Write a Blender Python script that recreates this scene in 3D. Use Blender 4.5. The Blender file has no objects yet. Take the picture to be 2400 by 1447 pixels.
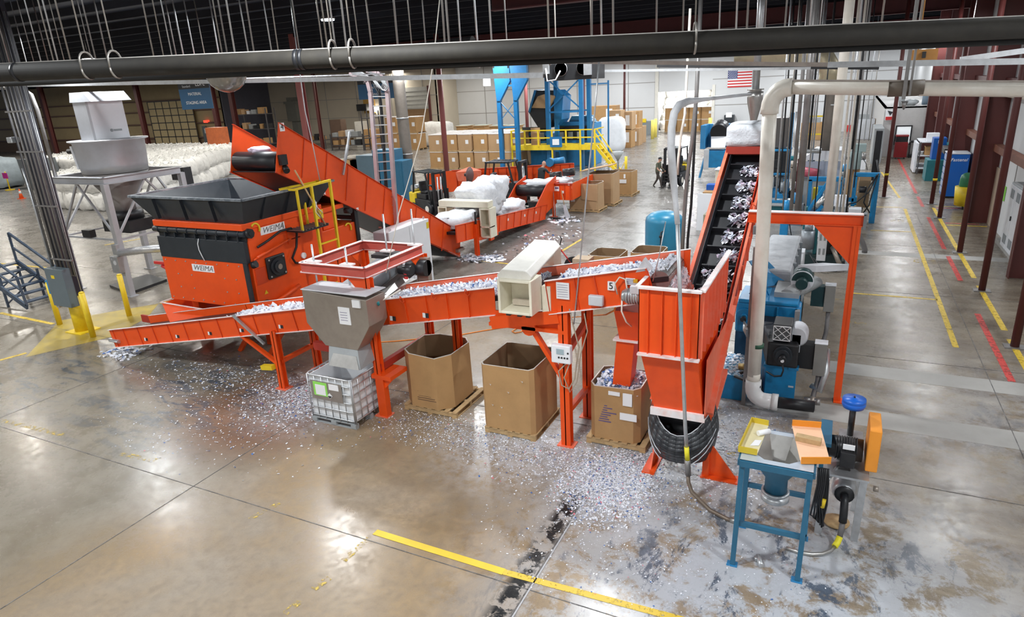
import bpy, bmesh, math, random
from mathutils import Vector, Matrix
random.seed(7)
SC = bpy.context.scene
COL = SC.collection
PI = math.pi
# ---------------------------------------------------------------- camera
F, CX, CY, CZ = 1538.925, 1200.0, 723.5, 6.0
YAW, PIT, ROL = 0.4701142, 0.32727297, -0.0541702
_f0 = Vector((-math.sin(YAW), math.cos(YAW), 0)); _r0 = Vector((math.cos(YAW), math.sin(YAW), 0)); _z = Vector((0, 0, 1))
FW = math.cos(PIT)*_f0 - math.sin(PIT)*_z
_u = math.sin(PIT)*_f0 + math.cos(PIT)*_z
RT = math.cos(ROL)*_r0 + math.sin(ROL)*_u
UP = -math.sin(ROL)*_r0 + math.cos(ROL)*_u
cd = bpy.data.cameras.new('camera'); cam = bpy.data.objects.new('camera', cd); COL.objects.link(cam)
cd.sensor_width = 36; cd.lens = F/2400*36; cd.clip_end = 400; cd.clip_start = 0.05
M = Matrix((RT, UP, -FW)).transposed().to_4x4(); M.translation = (0, 0, CZ); cam.matrix_world = M
SC.camera = cam
# ---------------------------------------------------------------- light
SC.view_settings.view_transform = 'Standard'; SC.view_settings.look = 'None'
SC.view_settings.gamma = 1; SC.view_settings.exposure = 0.12
w = bpy.data.worlds.new('world'); SC.world = w; w.use_nodes = True
w.node_tree.nodes['Background'].inputs[0].default_value = (0.62, 0.74, 1, 1)
w.node_tree.nodes['Background'].inputs[1].default_value = 0.25
LAMPZ = 8.15
LAMPS = []
for ix in range(7):
    for iy in range(9):
        LAMPS.append((4.5-ix*9.0, -5+iy*9.3))  # first row lies behind the camera, added to light the front faces
for ix in range(5):
    for iy in range(3): LAMPS.append((-58.5-ix*11.0, 16+iy*17))  # extra lamps added to brighten the left walls, no fixtures modelled
for i, (lx, ly) in enumerate(LAMPS):
    if lx < -42 and ly < 4: continue
    l = bpy.data.lights.new('high_bay_and_fill', 'AREA'); l.shape = 'DISK'; l.size = 0.6
    l.energy = (230 if ly > 8 else 380) if lx > 0 else (430 if ly < 38 else 560) if lx > -30 else 420 if lx < -50 else 300
    l.color = (0.95, 0.98, 1.0) if lx > -30 else (1.0, 0.95, 0.86)
    o = bpy.data.objects.new('high_bay_and_fill', l); COL.objects.link(o); o.location = (lx, ly, LAMPZ)
# ---------------------------------------------------------------- pixel to point, on a level, or on an upright plane that is known
def _ray(x, y): return FW + RT*((x-CX)/F) - UP*((y-CY)/F)
def fl(x, y, z=0.0):
    d = _ray(x, y); return Vector((0, 0, CZ)) + d*((z-CZ)/d.z)
def wy(x, y, Y):
    d = _ray(x, y); return Vector((0, 0, CZ)) + d*(Y/d.y)
def wx(x, y, X):
    d = _ray(x, y); return Vector((0, 0, CZ)) + d*(X/d.x)
# ---------------------------------------------------------------- materials
MT = {}
def mat(name, col, rough=0.5, metal=0.0, dirt=0.25, dcol=None, dscale=3.0, bump=0.0, bscale=40.0, emit=0, coat=0.0, alpha=1.0, trans=0.0, wear=None):
    if name in MT: return MT[name]
    m = bpy.data.materials.new(name); m.use_nodes = True; n = m.node_tree.nodes; k = m.node_tree.links
    b = n['Principled BSDF']
    b.inputs['Roughness'].default_value = rough; b.inputs['Metallic'].default_value = metal
    b.inputs['Base Color'].default_value = (*col, 1)
    if coat: b.inputs['Coat Weight'].default_value = coat
    if trans: b.inputs['Transmission Weight'].default_value = trans
    tc = n.new('ShaderNodeTexCoord')
    if dirt:
        t = n.new('ShaderNodeTexNoise'); t.inputs['Scale'].default_value = dscale; t.inputs['Detail'].default_value = 6; t.inputs['Roughness'].default_value = 0.65
        k.new(tc.outputs['Object'], t.inputs['Vector'])
        r = n.new('ShaderNodeMapRange'); r.inputs[1].default_value = 0.42; r.inputs[2].default_value = 0.75; r.inputs[4].default_value = dirt
        k.new(t.outputs['Fac'], r.inputs[0])
        x = n.new('ShaderNodeMix'); x.data_type = 'RGBA'; x.inputs[6].default_value = (*col, 1)
        dc = dcol or tuple(c*0.45 for c in col); x.inputs[7].default_value = (*dc, 1)
        k.new(r.outputs[0], x.inputs[0]); k.new(x.outputs[2], b.inputs['Base Color'])
    if bump:
        t2 = n.new('ShaderNodeTexNoise'); t2.inputs['Scale'].default_value = bscale; t2.inputs['Detail'].default_value = 5
        k.new(tc.outputs['Object'], t2.inputs['Vector'])
        bp = n.new('ShaderNodeBump'); bp.inputs['Strength'].default_value = bump; bp.inputs['Distance'].default_value = 0.02
        k.new(t2.outputs['Fac'], bp.inputs['Height']); k.new(bp.outputs[0], b.inputs['Normal'])
    if emit:
        b.inputs['Emission Color'].default_value = (*col, 1); b.inputs['Emission Strength'].default_value = emit
    if wear is not None:   # worn paint: bare where the noise is low
        t3 = n.new('ShaderNodeTexNoise'); t3.inputs['Scale'].default_value = 9; t3.inputs['Detail'].default_value = 8; t3.inputs['Roughness'].default_value = 0.8
        k.new(tc.outputs['Object'], t3.inputs['Vector'])
        r3 = n.new('ShaderNodeMapRange'); r3.inputs[1].default_value = wear; r3.inputs[2].default_value = wear+0.07
        k.new(t3.outputs['Fac'], r3.inputs[0]); k.new(r3.outputs[0], b.inputs['Alpha'])
    elif alpha < 1: b.inputs['Alpha'].default_value = alpha
    MT[name] = m
    return m
OR = mat('orange_paint', (0.84, 0.085, 0.006), 0.42, dirt=0.22, dcol=(0.42, 0.035, 0.006), dscale=2.2)
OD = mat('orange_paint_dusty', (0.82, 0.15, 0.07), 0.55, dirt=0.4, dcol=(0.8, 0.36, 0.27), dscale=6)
OR2 = mat('rib_paint', (0.62, 0.055, 0.008), 0.5, dirt=0.2)
ODK = mat('dark_red_primer', (0.42, 0.035, 0.02), 0.5, dirt=0.3)  # darker red for shrouds, cross beams and side windows
DUST = mat('dusty_edge', (0.85, 0.80, 0.80), 0.8, dirt=0.5, dcol=(0.8, 0.35, 0.25), dscale=7)
CHAR = mat('charcoal_paint', (0.017, 0.023, 0.030), 0.42, dirt=0.3, dcol=(0.05, 0.058, 0.066), dscale=4)
BLK = mat('black_rubber', (0.010, 0.011, 0.014), 0.45, dirt=0.2, dcol=(0.05, 0.05, 0.055))
BLKM = mat('black_metal', (0.02, 0.021, 0.024), 0.4, metal=0.2, dirt=0.25, dcol=(0.08, 0.075, 0.07))
YEL = mat('yellow_paint', (0.80, 0.58, 0.02), 0.45, dirt=0.35, dcol=(0.45, 0.3, 0.02), dscale=5)
CRM = mat('cream_enamel', (0.80, 0.76, 0.62), 0.4, dirt=0.4, dcol=(0.55, 0.48, 0.36), dscale=4)
WHT = mat('white_enamel', (0.82, 0.84, 0.88), 0.4, dirt=0.15, dcol=(0.6, 0.62, 0.66))
LIL = mat('pale_grey_enamel', (0.62, 0.64, 0.68), 0.45, dirt=0.3)
GRY = mat('grey_enamel', (0.20, 0.225, 0.245), 0.45, dirt=0.3)
GRM = mat('mid_grey_enamel', (0.33, 0.35, 0.36), 0.45, dirt=0.3)
STL = mat('brushed_steel', (0.50, 0.49, 0.47), 0.34, metal=0.85, dirt=0.4, dcol=(0.28, 0.26, 0.24), dscale=5)
STW = mat('stained_steel', (0.38, 0.335, 0.29), 0.42, metal=0.55, dirt=0.5, dcol=(0.24, 0.2, 0.17), dscale=3)
GAL = mat('galvanised_steel', (0.58, 0.60, 0.62), 0.35, metal=0.7, dirt=0.45, dcol=(0.3, 0.31, 0.32), dscale=8)
GALD = mat('dull_conduit', (0.30, 0.29, 0.285), 0.4, metal=0.6, dirt=0.4, dscale=6)
BLU = mat('machine_blue', (0.010, 0.23, 0.50), 0.38, dirt=0.4, dcol=(0.01, 0.06, 0.14), dscale=4)
BLT = mat('teal_blue_paint', (0.025, 0.135, 0.235), 0.42, dirt=0.3, dscale=4)
BLM = mat('mid_blue_paint', (0.03, 0.22, 0.46), 0.45, dirt=0.35, dscale=3)
TEAL = mat('teal_paint', (0.015, 0.17, 0.20), 0.45, dirt=0.4, dscale=4)
MAR = mat('maroon_primer', (0.095, 0.020, 0.017), 0.5, dirt=0.4, dcol=(0.08, 0.02, 0.02), dscale=2)
MARP = mat('faded_red_primer', (0.24, 0.065, 0.06), 0.55, dirt=0.4, dcol=(0.2, 0.06, 0.06), dscale=2)
CARD = mat('brown_cardboard', (0.46, 0.27, 0.115), 0.8, dirt=0.35, dcol=(0.27, 0.155, 0.065), dscale=2.5, bump=0.08, bscale=14)
CARD2 = mat('pale_cardboard', (0.47, 0.30, 0.16), 0.8, dirt=0.35, dcol=(0.32, 0.19, 0.09), dscale=1.4)
CARDI = mat('cardboard_inside', (0.30, 0.19, 0.10), 0.85, dirt=0.3)
CUT = mat('cut_cardboard_edge', (0.72, 0.68, 0.62), 0.9, dirt=0.4)
WOOD = mat('pallet_wood', (0.50, 0.34, 0.17), 0.8, dirt=0.6, dcol=(0.25, 0.15, 0.07), dscale=9)
PLA = mat('white_plastic_sheet', (0.80, 0.82, 0.86), 0.35, dirt=0.5, dcol=(0.42, 0.45, 0.52), dscale=8, bump=0.9, bscale=9)
PLB = mat('bulk_bag_fabric', (0.88, 0.88, 0.86), 0.6, dirt=0.55, dcol=(0.48, 0.48, 0.46), dscale=3, bump=1.0, bscale=5)
FLW = mat('shredded_film_white', (0.84, 0.86, 0.92), 0.4, dirt=0)
FLG = mat('shredded_film_grey', (0.55, 0.60, 0.70), 0.4, dirt=0)
FLB = mat('shredded_film_blue', (0.05, 0.15, 0.45), 0.4, dirt=0)
FLR = mat('shredded_film_pink', (0.75, 0.2, 0.25), 0.4, dirt=0)
FLC = mat('shredded_heap', (0.74, 0.76, 0.84), 0.55, dirt=0.6, dcol=(0.38, 0.42, 0.55), dscale=22, bump=1.0, bscale=30)
PAP = mat('white_paper', (0.85, 0.86, 0.88), 0.7, dirt=0)
INK = mat('black_ink', (0.02, 0.02, 0.025), 0.6, dirt=0)
INB = mat('violet_ink', (0.12, 0.09, 0.22), 0.7, dirt=0)
CRB = mat('printed_brown', (0.16, 0.09, 0.05), 0.8, dirt=0)
PVC = mat('white_pvc', (0.80, 0.76, 0.68), 0.35, dirt=0.35, dcol=(0.55, 0.47, 0.36), dscale=4)
PVD = mat('dusty_pvc', (0.42, 0.37, 0.33), 0.7, dirt=0.6, dcol=(0.22, 0.18, 0.16), dscale=6)
HOS = mat('grey_ribbed_hose', (0.16, 0.15, 0.15), 0.5, dirt=0.3)
SKIN = mat('skin', (0.55, 0.30, 0.21), 0.55, dirt=0.1)
RED = mat('red_paint', (0.60, 0.03, 0.03), 0.4, dirt=0.2)
GRN = mat('green_plastic', (0.03, 0.19, 0.09), 0.4, dirt=0.2)
LGR = mat('lime_label', (0.30, 0.75, 0.12), 0.6, dirt=0)
LBO = mat('light_orange_paint', (0.85, 0.36, 0.06), 0.5, dirt=0.15)
BRG = mat('bright_blue_plastic', (0.01, 0.12, 0.55), 0.35, dirt=0.1)
IBC = mat('milky_plastic', (0.82, 0.84, 0.86), 0.45, dirt=0.15)
GLS = mat('clear_acrylic', (0.85, 0.9, 0.95), 0.05, dirt=0, trans=0.92)
# ---------------------------------------------------------------- mesh building
class MB:
    def __init__(s): s.b = bmesh.new(); s.mi = 0
    def _f(s, vs, sm=False):
        try: f = s.b.faces.new(vs)
        except ValueError: return
        f.material_index = s.mi; f.smooth = sm
    def hull8(s, p):   # 4 bottom, 4 top
        v = [s.b.verts.new(q) for q in p]
        for a in ((3,2,1,0),(4,5,6,7),(0,1,5,4),(1,2,6,5),(2,3,7,6),(3,0,4,7)): s._f([v[i] for i in a])
        return s
    def box(s, x0, y0, z0, x1, y1, z1):
        if x0 > x1: x0, x1 = x1, x0
        if y0 > y1: y0, y1 = y1, y0
        if z0 > z1: z0, z1 = z1, z0
        return s.hull8([(x0,y0,z0),(x1,y0,z0),(x1,y1,z0),(x0,y1,z0),(x0,y0,z1),(x1,y0,z1),(x1,y1,z1),(x0,y1,z1)])
    def bar(s, a, b, w, h=None, up=(0,0,1)):
        a = Vector(a); b = Vector(b); h = h or w; d = (b-a).normalized(); up = Vector(up)
        if abs(d.dot(up)) > 0.98: up = Vector((0, 1, 0))
        r = d.cross(up).normalized(); u = r.cross(d)
        r *= w/2; u *= h/2
        return s.hull8([a-r-u, a+r-u, b+r-u, b-r-u, a-r+u, a+r+u, b+r+u, b-r+u])
    def cyl(s, a, b, r, r2=None, n=14, cap=True, sm=True):
        a = Vector(a); b = Vector(b); r2 = r if r2 is None else r2; d = (b-a).normalized()
        x = d.cross(Vector((0,0,1)) if abs(d.z) < 0.9 else Vector((1,0,0))).normalized(); y = d.cross(x)
        A = []; B = []
        for i in range(n):
            t = 2*PI*i/n; o = x*math.cos(t)+y*math.sin(t); A.append(s.b.verts.new(a+o*r)); B.append(s.b.verts.new(b+o*r2))
        for i in range(n): s._f([A[i], B[i], B[(i+1)%n], A[(i+1)%n]], sm)
        if cap: s._f(A); s._f(B[::-1])
        return s
    def tube(s, pts, r, n=8, rf=None):
        P = [Vector(p) for p in pts]; pr = None; ref = None
        for i, p in enumerate(P):
            d = (P[min(i+1, len(P)-1)] - P[max(i-1, 0)]).normalized()
            if ref is None: ref = d.cross(Vector((0,0,1)) if abs(d.z) < 0.9 else Vector((1,0,0))).normalized()
            ref = (ref - d*ref.dot(d)).normalized(); y = d.cross(ref)
            rr = rf(i) if rf else r
            ring = [s.b.verts.new(p+(ref*math.cos(2*PI*j/n)+y*math.sin(2*PI*j/n))*rr) for j in range(n)]
            if pr:
                for j in range(n): s._f([pr[j], pr[(j+1)%n], ring[(j+1)%n], ring[j]], True)
            else: s._f(ring[::-1])
            pr = ring
        s._f(pr); return s
    def prism(s, pts, vec):
        vec = Vector(vec); A = [s.b.verts.new(Vector(p)) for p in pts]; B = [s.b.verts.new(Vector(p)+vec) for p in pts]; n = len(pts)
        s._f(A); s._f(B[::-1])
        for i in range(n): s._f([A[i], B[i], B[(i+1)%n], A[(i+1)%n]])
        return s
    def quad(s, *p): s._f([s.b.verts.new(q) for q in p]); return s
    def lathe(s, prof, c, n=24, ax='z', sm=True, open_=False):
        c = Vector(c); pr = None
        for (r, h) in prof:
            ring = []
            for j in range(n):
                a, b = r*math.cos(2*PI*j/n), r*math.sin(2*PI*j/n)
                o = {'z': (a, b, h), 'x': (h, a, b), 'y': (b, h, a)}[ax]
                ring.append(s.b.verts.new(c+Vector(o)))
            if pr:
                for j in range(n): s._f([pr[j], pr[(j+1)%n], ring[(j+1)%n], ring[j]], sm)
            elif r > 1e-4 and not open_: s._f(ring[::-1])
            pr = ring
        if prof[-1][0] > 1e-4: s._f(pr)
        return s
    def ibeam(s, a, b, w, h, t=0.015, up=(0,0,1)):
        a = Vector(a); b = Vector(b); d = (b-a).normalized(); up = Vector(up)
        if abs(d.dot(up)) > 0.98: up = Vector((0,1,0))
        r = d.cross(up).normalized(); u = r.cross(d)
        s.bar(a, b, t, h, up); s.bar(a+u*(h/2-t/2), b+u*(h/2-t/2), w, t, up); s.bar(a-u*(h/2-t/2), b-u*(h/2-t/2), w, t, up)
        return s
    def blob(s, c, r, nz=(8, 12), amp=0.12, fr=2.0, sq=1.0, seed=0):   # lumpy closed shape, sq>1 squares it off
        from mathutils import noise
        c = Vector(c); R = Vector(r); nv, nh = nz; rings = []
        for i in range(nv+1):
            th = PI*i/nv; ring = []
            for j in range(nh):
                ph = 2*PI*j/nh
                d = Vector((math.sin(th)*math.cos(ph), math.sin(th)*math.sin(ph), math.cos(th)))
                m = (abs(d.x)**(2*sq)+abs(d.y)**(2*sq)+abs(d.z)**(2*sq))**(-1/(2*sq))
                q = d*m*(1+amp*noise.noise(d*fr+Vector((seed, seed*1.7, 0))))
                ring.append(s.b.verts.new(c+Vector((q.x*R.x, q.y*R.y, q.z*R.z))))
                if i in (0, nv): break
            rings.append(ring)
        for i in range(nv):
            A, B = rings[i], rings[i+1]
            for j in range(nh):
                j2 = (j+1) % nh
                if len(A) == 1: s._f([A[0], B[j], B[j2]], True)
                elif len(B) == 1: s._f([A[j], B[0], A[j2]], True)
                else: s._f([A[j], B[j], B[j2], A[j2]], True)
        return s
    def heap(s, x0, y0, x1, y1, zf, nx, ny, amp=0.04, fr=6.0, zb=None):
        from mathutils import noise
        g = []
        for i in range(nx+1):
            row = []
            for j in range(ny+1):
                x = x0+(x1-x0)*i/nx; y = y0+(y1-y0)*j/ny
                e = min(i, nx-i, j, ny-j) > 0
                z = zf(x, y) + (amp*noise.noise(Vector((x*fr, y*fr, 1.3))) + amp*0.6*noise.noise(Vector((x*fr*3, y*fr*3, 4))) if e else 0)
                row.append(s.b.verts.new((x, y, z)))
            g.append(row)
        for i in range(nx):
            for j in range(ny): s._f([g[i][j], g[i+1][j], g[i+1][j+1], g[i][j+1]], False)
        return s
    def build(s, name, m, parent=None, local=False, bevel=0):
        if parent is not None and not local:
            p = parent
            while p.parent: p = p.parent
            s.b.transform(Matrix.LocRotScale(p.location, p.rotation_euler, None).inverted())
        bmesh.ops.recalc_face_normals(s.b, faces=s.b.faces)
        me = bpy.data.meshes.new(name); s.b.to_mesh(me); s.b.free()
        for q in (m if isinstance(m, (list, tuple)) else [m]): me.materials.append(q)
        o = bpy.data.objects.new(name, me); COL.objects.link(o)
        if parent is not None: o.parent = parent
        if bevel:
            bv = o.modifiers.new('bevel', 'BEVEL'); bv.width = bevel; bv.segments = 2; bv.limit_method = 'ANGLE'
        return o
LBL = {}
def tag(o, label=None, cat=None, group=None, kind=None):
    if label: o['label'] = label
    if cat: o['category'] = cat
    if group: o['group'] = group
    if kind: o['kind'] = kind
    return o
def thing(name, label, cat, loc=(0,0,0), rz=0, group=None):
    o = bpy.data.objects.new(name, None); COL.objects.link(o); o.location = loc; o.rotation_euler = (0, 0, rz)
    o.empty_display_size = 0.1
    return tag(o, label, cat, group)
def dup(root, loc, rz=None, label=None, group=None):
    r = root.copy(); COL.objects.link(r); r.location = loc
    if rz is not None: r.rotation_euler = (0, 0, rz)
    if label: r['label'] = label
    if group: r['group'] = group
    for ch in list(root.children):
        c = ch.copy(); COL.objects.link(c); c.parent = r
        for g in list(ch.children):
            d = g.copy(); COL.objects.link(d); d.parent = c
    return r
def text(name, s, size, m, origin, right, up, parent=None, shear=0, ext=0.002, align='CENTER', sx=1.0):
    cu = bpy.data.curves.new(name, 'FONT'); cu.body = s; cu.size = size; cu.extrude = ext; cu.shear = shear
    cu.align_x = align; cu.align_y = 'CENTER'
    tmp = bpy.data.objects.new('tmp', cu); COL.objects.link(tmp)
    dg = bpy.context.evaluated_depsgraph_get(); me = bpy.data.meshes.new_from_object(tmp.evaluated_get(dg))
    bpy.data.objects.remove(tmp)
    right = Vector(right).normalized(); up = Vector(up); up = (up-right*up.dot(right)).normalized(); nn = right.cross(up)
    T = Matrix((right*sx, up, nn)).transposed().to_4x4(); T.translation = Vector(origin)
    if parent is not None:
        p = parent
        while p.parent: p = p.parent
        T = Matrix.LocRotScale(p.location, p.rotation_euler, None).inverted() @ T
    me.transform(T); me.materials.clear(); me.materials.append(m)
    o = bpy.data.objects.new(name, me); COL.objects.link(o)
    if parent is not None: o.parent = parent
    return o
def flakes(mb, n, pos, smin, smax, tilt=1.0, weights=(0.72, 0.2, 0.06, 0.02)):
    for _ in range(n):
        p = Vector(pos()); s = random.uniform(smin, smax); a = random.uniform(0, 2*PI)
        u = Vector((math.cos(a), math.sin(a), random.uniform(-tilt, tilt))).normalized()
        v = Vector((-math.sin(a), math.cos(a), random.uniform(-tilt, tilt))).normalized()
        r = random.random(); k = 0
        while k < 3 and r > weights[k]: r -= weights[k]; k += 1
        mb.mi = k; l = s*random.uniform(0.5, 1.6)
        mb.quad(p-u*s/2-v*l/2, p+u*s/2-v*l/2, p+u*s/3+v*l/2, p-u*s/2+v*l/2)
FLS = [FLW, FLG, FLB, FLR]
def wear_line(name, pts, width, m, parent, z=0.003):
    mb = MB()
    for a, b in zip(pts[:-1], pts[1:]):
        a = Vector((a[0], a[1], z)); b = Vector((b[0], b[1], z)); mb.bar(a, b, width, 0.002)
    return mb.build(name, m, parent)
# ================================================================ SETTING
def floor_mat():
    m = bpy.data.materials.new('worn_concrete'); m.use_nodes = True; n = m.node_tree.nodes; k = m.node_tree.links; b = n['Principled BSDF']
    tc = n.new('ShaderNodeTexCoord'); P = tc.outputs['Object']
    def noise(sc, det=6, ro=0.6, dist=0.0, stretch=None):
        t = n.new('ShaderNodeTexNoise'); t.inputs['Scale'].default_value = sc; t.inputs['Detail'].default_value = det
        t.inputs['Roughness'].default_value = ro; t.inputs['Distortion'].default_value = dist
        if stretch:
            mp = n.new('ShaderNodeMapping'); mp.inputs['Scale'].default_value = stretch[:3]; mp.inputs['Rotation'].default_value = (0, 0, stretch[3])
            k.new(P, mp.inputs[0]); k.new(mp.outputs[0], t.inputs['Vector'])
        else: k.new(P, t.inputs['Vector'])
        return t.outputs['Fac']
    def rng(v, a, c, lo=0.0, hi=1.0):
        r = n.new('ShaderNodeMapRange'); r.inputs[1].default_value = a; r.inputs[2].default_value = c; r.inputs[3].default_value = lo; r.inputs[4].default_value = hi
        k.new(v, r.inputs[0]); return r.outputs[0]
    def mth(op, a, c):
        r = n.new('ShaderNodeMath'); r.operation = op
        for i, v in enumerate((a, c)):
            if isinstance(v, (int, float)): r.inputs[i].default_value = v
            else: k.new(v, r.inputs[i])
        return r.outputs[0]
    def disc(x, y, r0, r1):
        d = n.new('ShaderNodeVectorMath'); d.operation = 'DISTANCE'; d.inputs[1].default_value = (x, y, 0); k.new(P, d.inputs[0])
        return rng(d.outputs['Value'], r0, r1, 1, 0)
    def mix(f, a, c):
        x = n.new('ShaderNodeMix'); x.data_type = 'RGBA'; k.new(f, x.inputs[0])
        for i, v in ((6, a), (7, c)):
            if isinstance(v, tuple): x.inputs[i].default_value = (*v, 1)
            else: k.new(v, x.inputs[i])
        return x.outputs[2]
    big = noise(0.28, 5, 0.55, 0.6); mid = noise(0.9, 9, 0.72, 0.25); fine = noise(7, 8, 0.75)
    c = mix(rng(mid, 0.33, 0.68), (0.37, 0.265, 0.155), (0.235, 0.17, 0.105))
    c = mix(rng(big, 0.42, 0.62, 0, 0.75), c, (0.33, 0.285, 0.235))
    sx = n.new('ShaderNodeSeparateXYZ'); k.new(P, sx.inputs[0])
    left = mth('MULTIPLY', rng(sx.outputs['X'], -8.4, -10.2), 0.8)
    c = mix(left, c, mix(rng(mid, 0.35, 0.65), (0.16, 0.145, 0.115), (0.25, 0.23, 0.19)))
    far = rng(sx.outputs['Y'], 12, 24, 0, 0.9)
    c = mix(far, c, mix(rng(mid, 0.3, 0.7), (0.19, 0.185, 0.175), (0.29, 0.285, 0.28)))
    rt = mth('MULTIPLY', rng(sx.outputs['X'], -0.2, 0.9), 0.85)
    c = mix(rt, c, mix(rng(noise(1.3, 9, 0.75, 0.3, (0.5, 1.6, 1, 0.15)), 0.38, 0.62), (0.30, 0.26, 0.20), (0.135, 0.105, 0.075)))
    # rust brown stain below the first conveyor
    c = mix(mth('MULTIPLY', disc(-10.0, 8.5, 1.2, 2.3), rng(mid, 0.3, 0.6, 0.6, 0.95)), c, (0.20, 0.10, 0.055))
    # fine mottling
    c = mix(rng(fine, 0.42, 0.75, 0, 0.6), c, (0.13, 0.10, 0.075))
    b.inputs['Specular IOR Level'].default_value = 0.36
    # pale blue-grey paint residue
    reg = mth('MAXIMUM', disc(-0.4, 6.9, 1.0, 4.2), mth('MULTIPLY', disc(-1.9, 10.5, 0.8, 3.2), 0.9))
    reg = mth('MAXIMUM', reg, mth('MULTIPLY', disc(3.5, 12.5, 1.0, 4.5), 0.3))
    patch = noise(1.7, 10, 0.78, 0.3)
    c = mix(mth('MULTIPLY', reg, rng(patch, 0.42, 0.50, 0, 0.9)), c, (0.46, 0.49, 0.54))
    patch2 = noise(1.9, 10, 0.78, 0.4, (1, 0.5, 1, 0.5))
    c = mix(mth('MULTIPLY', reg, rng(patch2, 0.53, 0.58, 0, 0.9)), c, (0.05, 0.075, 0.115))
    dust = mth('MAXIMUM', disc(-2.7, 8.5, 0.2, 1.5), mth('MULTIPLY', mth('MAXIMUM', disc(-4.6, 9.2, 0.4, 2.0), mth('MAXIMUM', disc(-9.4, 9.3, 0.3, 1.9), disc(-1.4, 10.2, 0.3, 2.0))), 0.8))
    c = mix(mth('MULTIPLY', dust, rng(noise(5.5, 10, 0.85, 0.3), 0.40, 0.56, 0, 0.95)), c, (0.62, 0.64, 0.70))
    # dark scuffs, left and along the joint
    regl = mth('MAXIMUM', disc(-12.4, 8.6, 0.6, 3.4), disc(-16.5, 8.2, 0.5, 3.0))
    sc2 = noise(2.2, 9, 0.75, 1.0, (0.5, 1.4, 1, 0.3))
    c = mix(mth('MULTIPLY', regl, rng(sc2, 0.50, 0.57, 0, 0.9)), c, (0.055, 0.075, 0.10))
    sc3 = noise(4.5, 6, 0.7, 0.5)
    gx = mth('ABSOLUTE', mth('SUBTRACT', sx.outputs['X'], -3.17), 0)
    jn = mth('MULTIPLY', rng(gx, 0.08, 0.22, 1, 0), rng(sx.outputs['Y'], 8.3, 7.9))
    c = mix(mth('MULTIPLY', jn, rng(sc3, 0.47, 0.52)), c, (0.02, 0.021, 0.022))
    # scattered black marks everywhere
    sc4 = noise(1.7, 10, 0.8, 0.5, (0.7, 1.2, 1, -0.4))
    c = mix(rng(sc4, 0.68, 0.80, 0, 0.4), c, (0.08, 0.08, 0.08))
    k.new(c, b.inputs['Base Color'])
    ro = mth('ADD', rng(mid, 0.3, 0.7, 0.14, 0.34), rng(fine, 0.4, 0.7, 0, 0.12))
    k.new(ro, b.inputs['Roughness'])
    bp = n.new('ShaderNodeBump'); bp.inputs['Strength'].default_value = 0.06; bp.inputs['Distance'].default_value = 0.02
    k.new(noise(2.4, 5, 0.6), bp.inputs['Height']); k.new(bp.outputs[0], b.inputs['Normal'])
    return m
FLM = floor_mat()
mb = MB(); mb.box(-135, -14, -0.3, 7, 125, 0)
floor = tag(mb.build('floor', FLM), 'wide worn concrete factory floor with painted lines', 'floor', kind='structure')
STRIP = mat('pale_concrete_patch', (0.37, 0.36, 0.34), 0.55, dirt=0.6, dcol=(0.26, 0.25, 0.23), dscale=2)
YLP = mat('worn_yellow_line', (0.72, 0.50, 0.05), 0.5, dirt=0.3, dcol=(0.5, 0.38, 0.1), dscale=9, wear=0.40)
YLT = mat('very_worn_yellow_line', (0.66, 0.48, 0.10), 0.5, dirt=0.3, wear=0.52)
RLP = mat('worn_red_line', (0.60, 0.06, 0.05), 0.5, dirt=0.3, wear=0.42)
JNT = mat('dark_floor_joint', (0.09, 0.085, 0.085), 0.8, dirt=0.9, dcol=(0.3, 0.29, 0.28), dscale=5, wear=0.36)
JNL = mat('pale_joint_edge', (0.42, 0.42, 0.44), 0.7, dirt=0)
def fline(name, a, b, w_, m, z=0.003):
    return wear_line(name, [a, b], w_, m, floor, z)
# cast strips across the aisle
for (a, b, c, d) in (((1918, 943), (2600, 1045), (2054, 1005), (2600, 1085)), ((1989, 850), (2600, 925), (1985, 872), (2600, 960)), ((2031, 588), (2330, 604), (2031, 596), (2352, 616))):
    p = [fl(*q) for q in (a, b)]; q = [fl(*q) for q in (c, d)]
    y1 = sum(v.y for v in p)/2; y0 = sum(v.y for v in q)/2
    mb = MB(); mb.box(-1.2 if y0 < 13 else -0.2, y0, 0.0, 5.1, y1, 0.002); mb.build('concrete_strip', STRIP, floor)
# joints
for x in (-15.2, -9.1, -3.02, 3.05): fline('floor_joint', (x, -6), (x, 60), 0.014, JNT)
fline('floor_joint', (-2.995, 5), (-2.995, 8.6), 0.02, JNL, 0.004)
for y in (5.95, 10.15, 15.2, 20.2, 26, 32, 38, 46): fline('floor_joint', (-60, y), (5, y), 0.013, JNT)
a = fl(879, 1248); b = fl(1182, 1340); fline('yellow_line', (a.x, a.y), (b.x, a.y-0.02), 0.115, mat('fresh_yellow_line', (0.80, 0.56, 0.05), 0.5, dirt=0.3, wear=0.28), 0.005)
c = fl(1600, 1450); fline('yellow_line', (b.x, a.y-0.02), (c.x+0.6, c.y), 0.1, YLP, 0.004)
for q in (((0, 985), (155, 1022)), ((283, 1065), (365, 1080))):
    p = [fl(*v) for v in q]; fline('yellow_line', p[0].xy, p[1].xy, 0.11, YLT, 0.004)
for q in (((805, 1315), (865, 1262)), ((735, 1382), (772, 1355)), ((668, 1440), (705, 1408)), ((585, 1218), (655, 1180))):
    p = [fl(*v) for v in q]; fline('yellow_line', p[0].xy, p[1].xy, 0.10, YLT, 0.004)
for q in (((2121, 490), (2252, 816)),): p = [fl(*v) for v in q]; fline('yellow_line', (p[0].x, p[0].y), (p[0].x-0.02, p[1].y), 0.12, YLP)
X1 = 3.8
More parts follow.
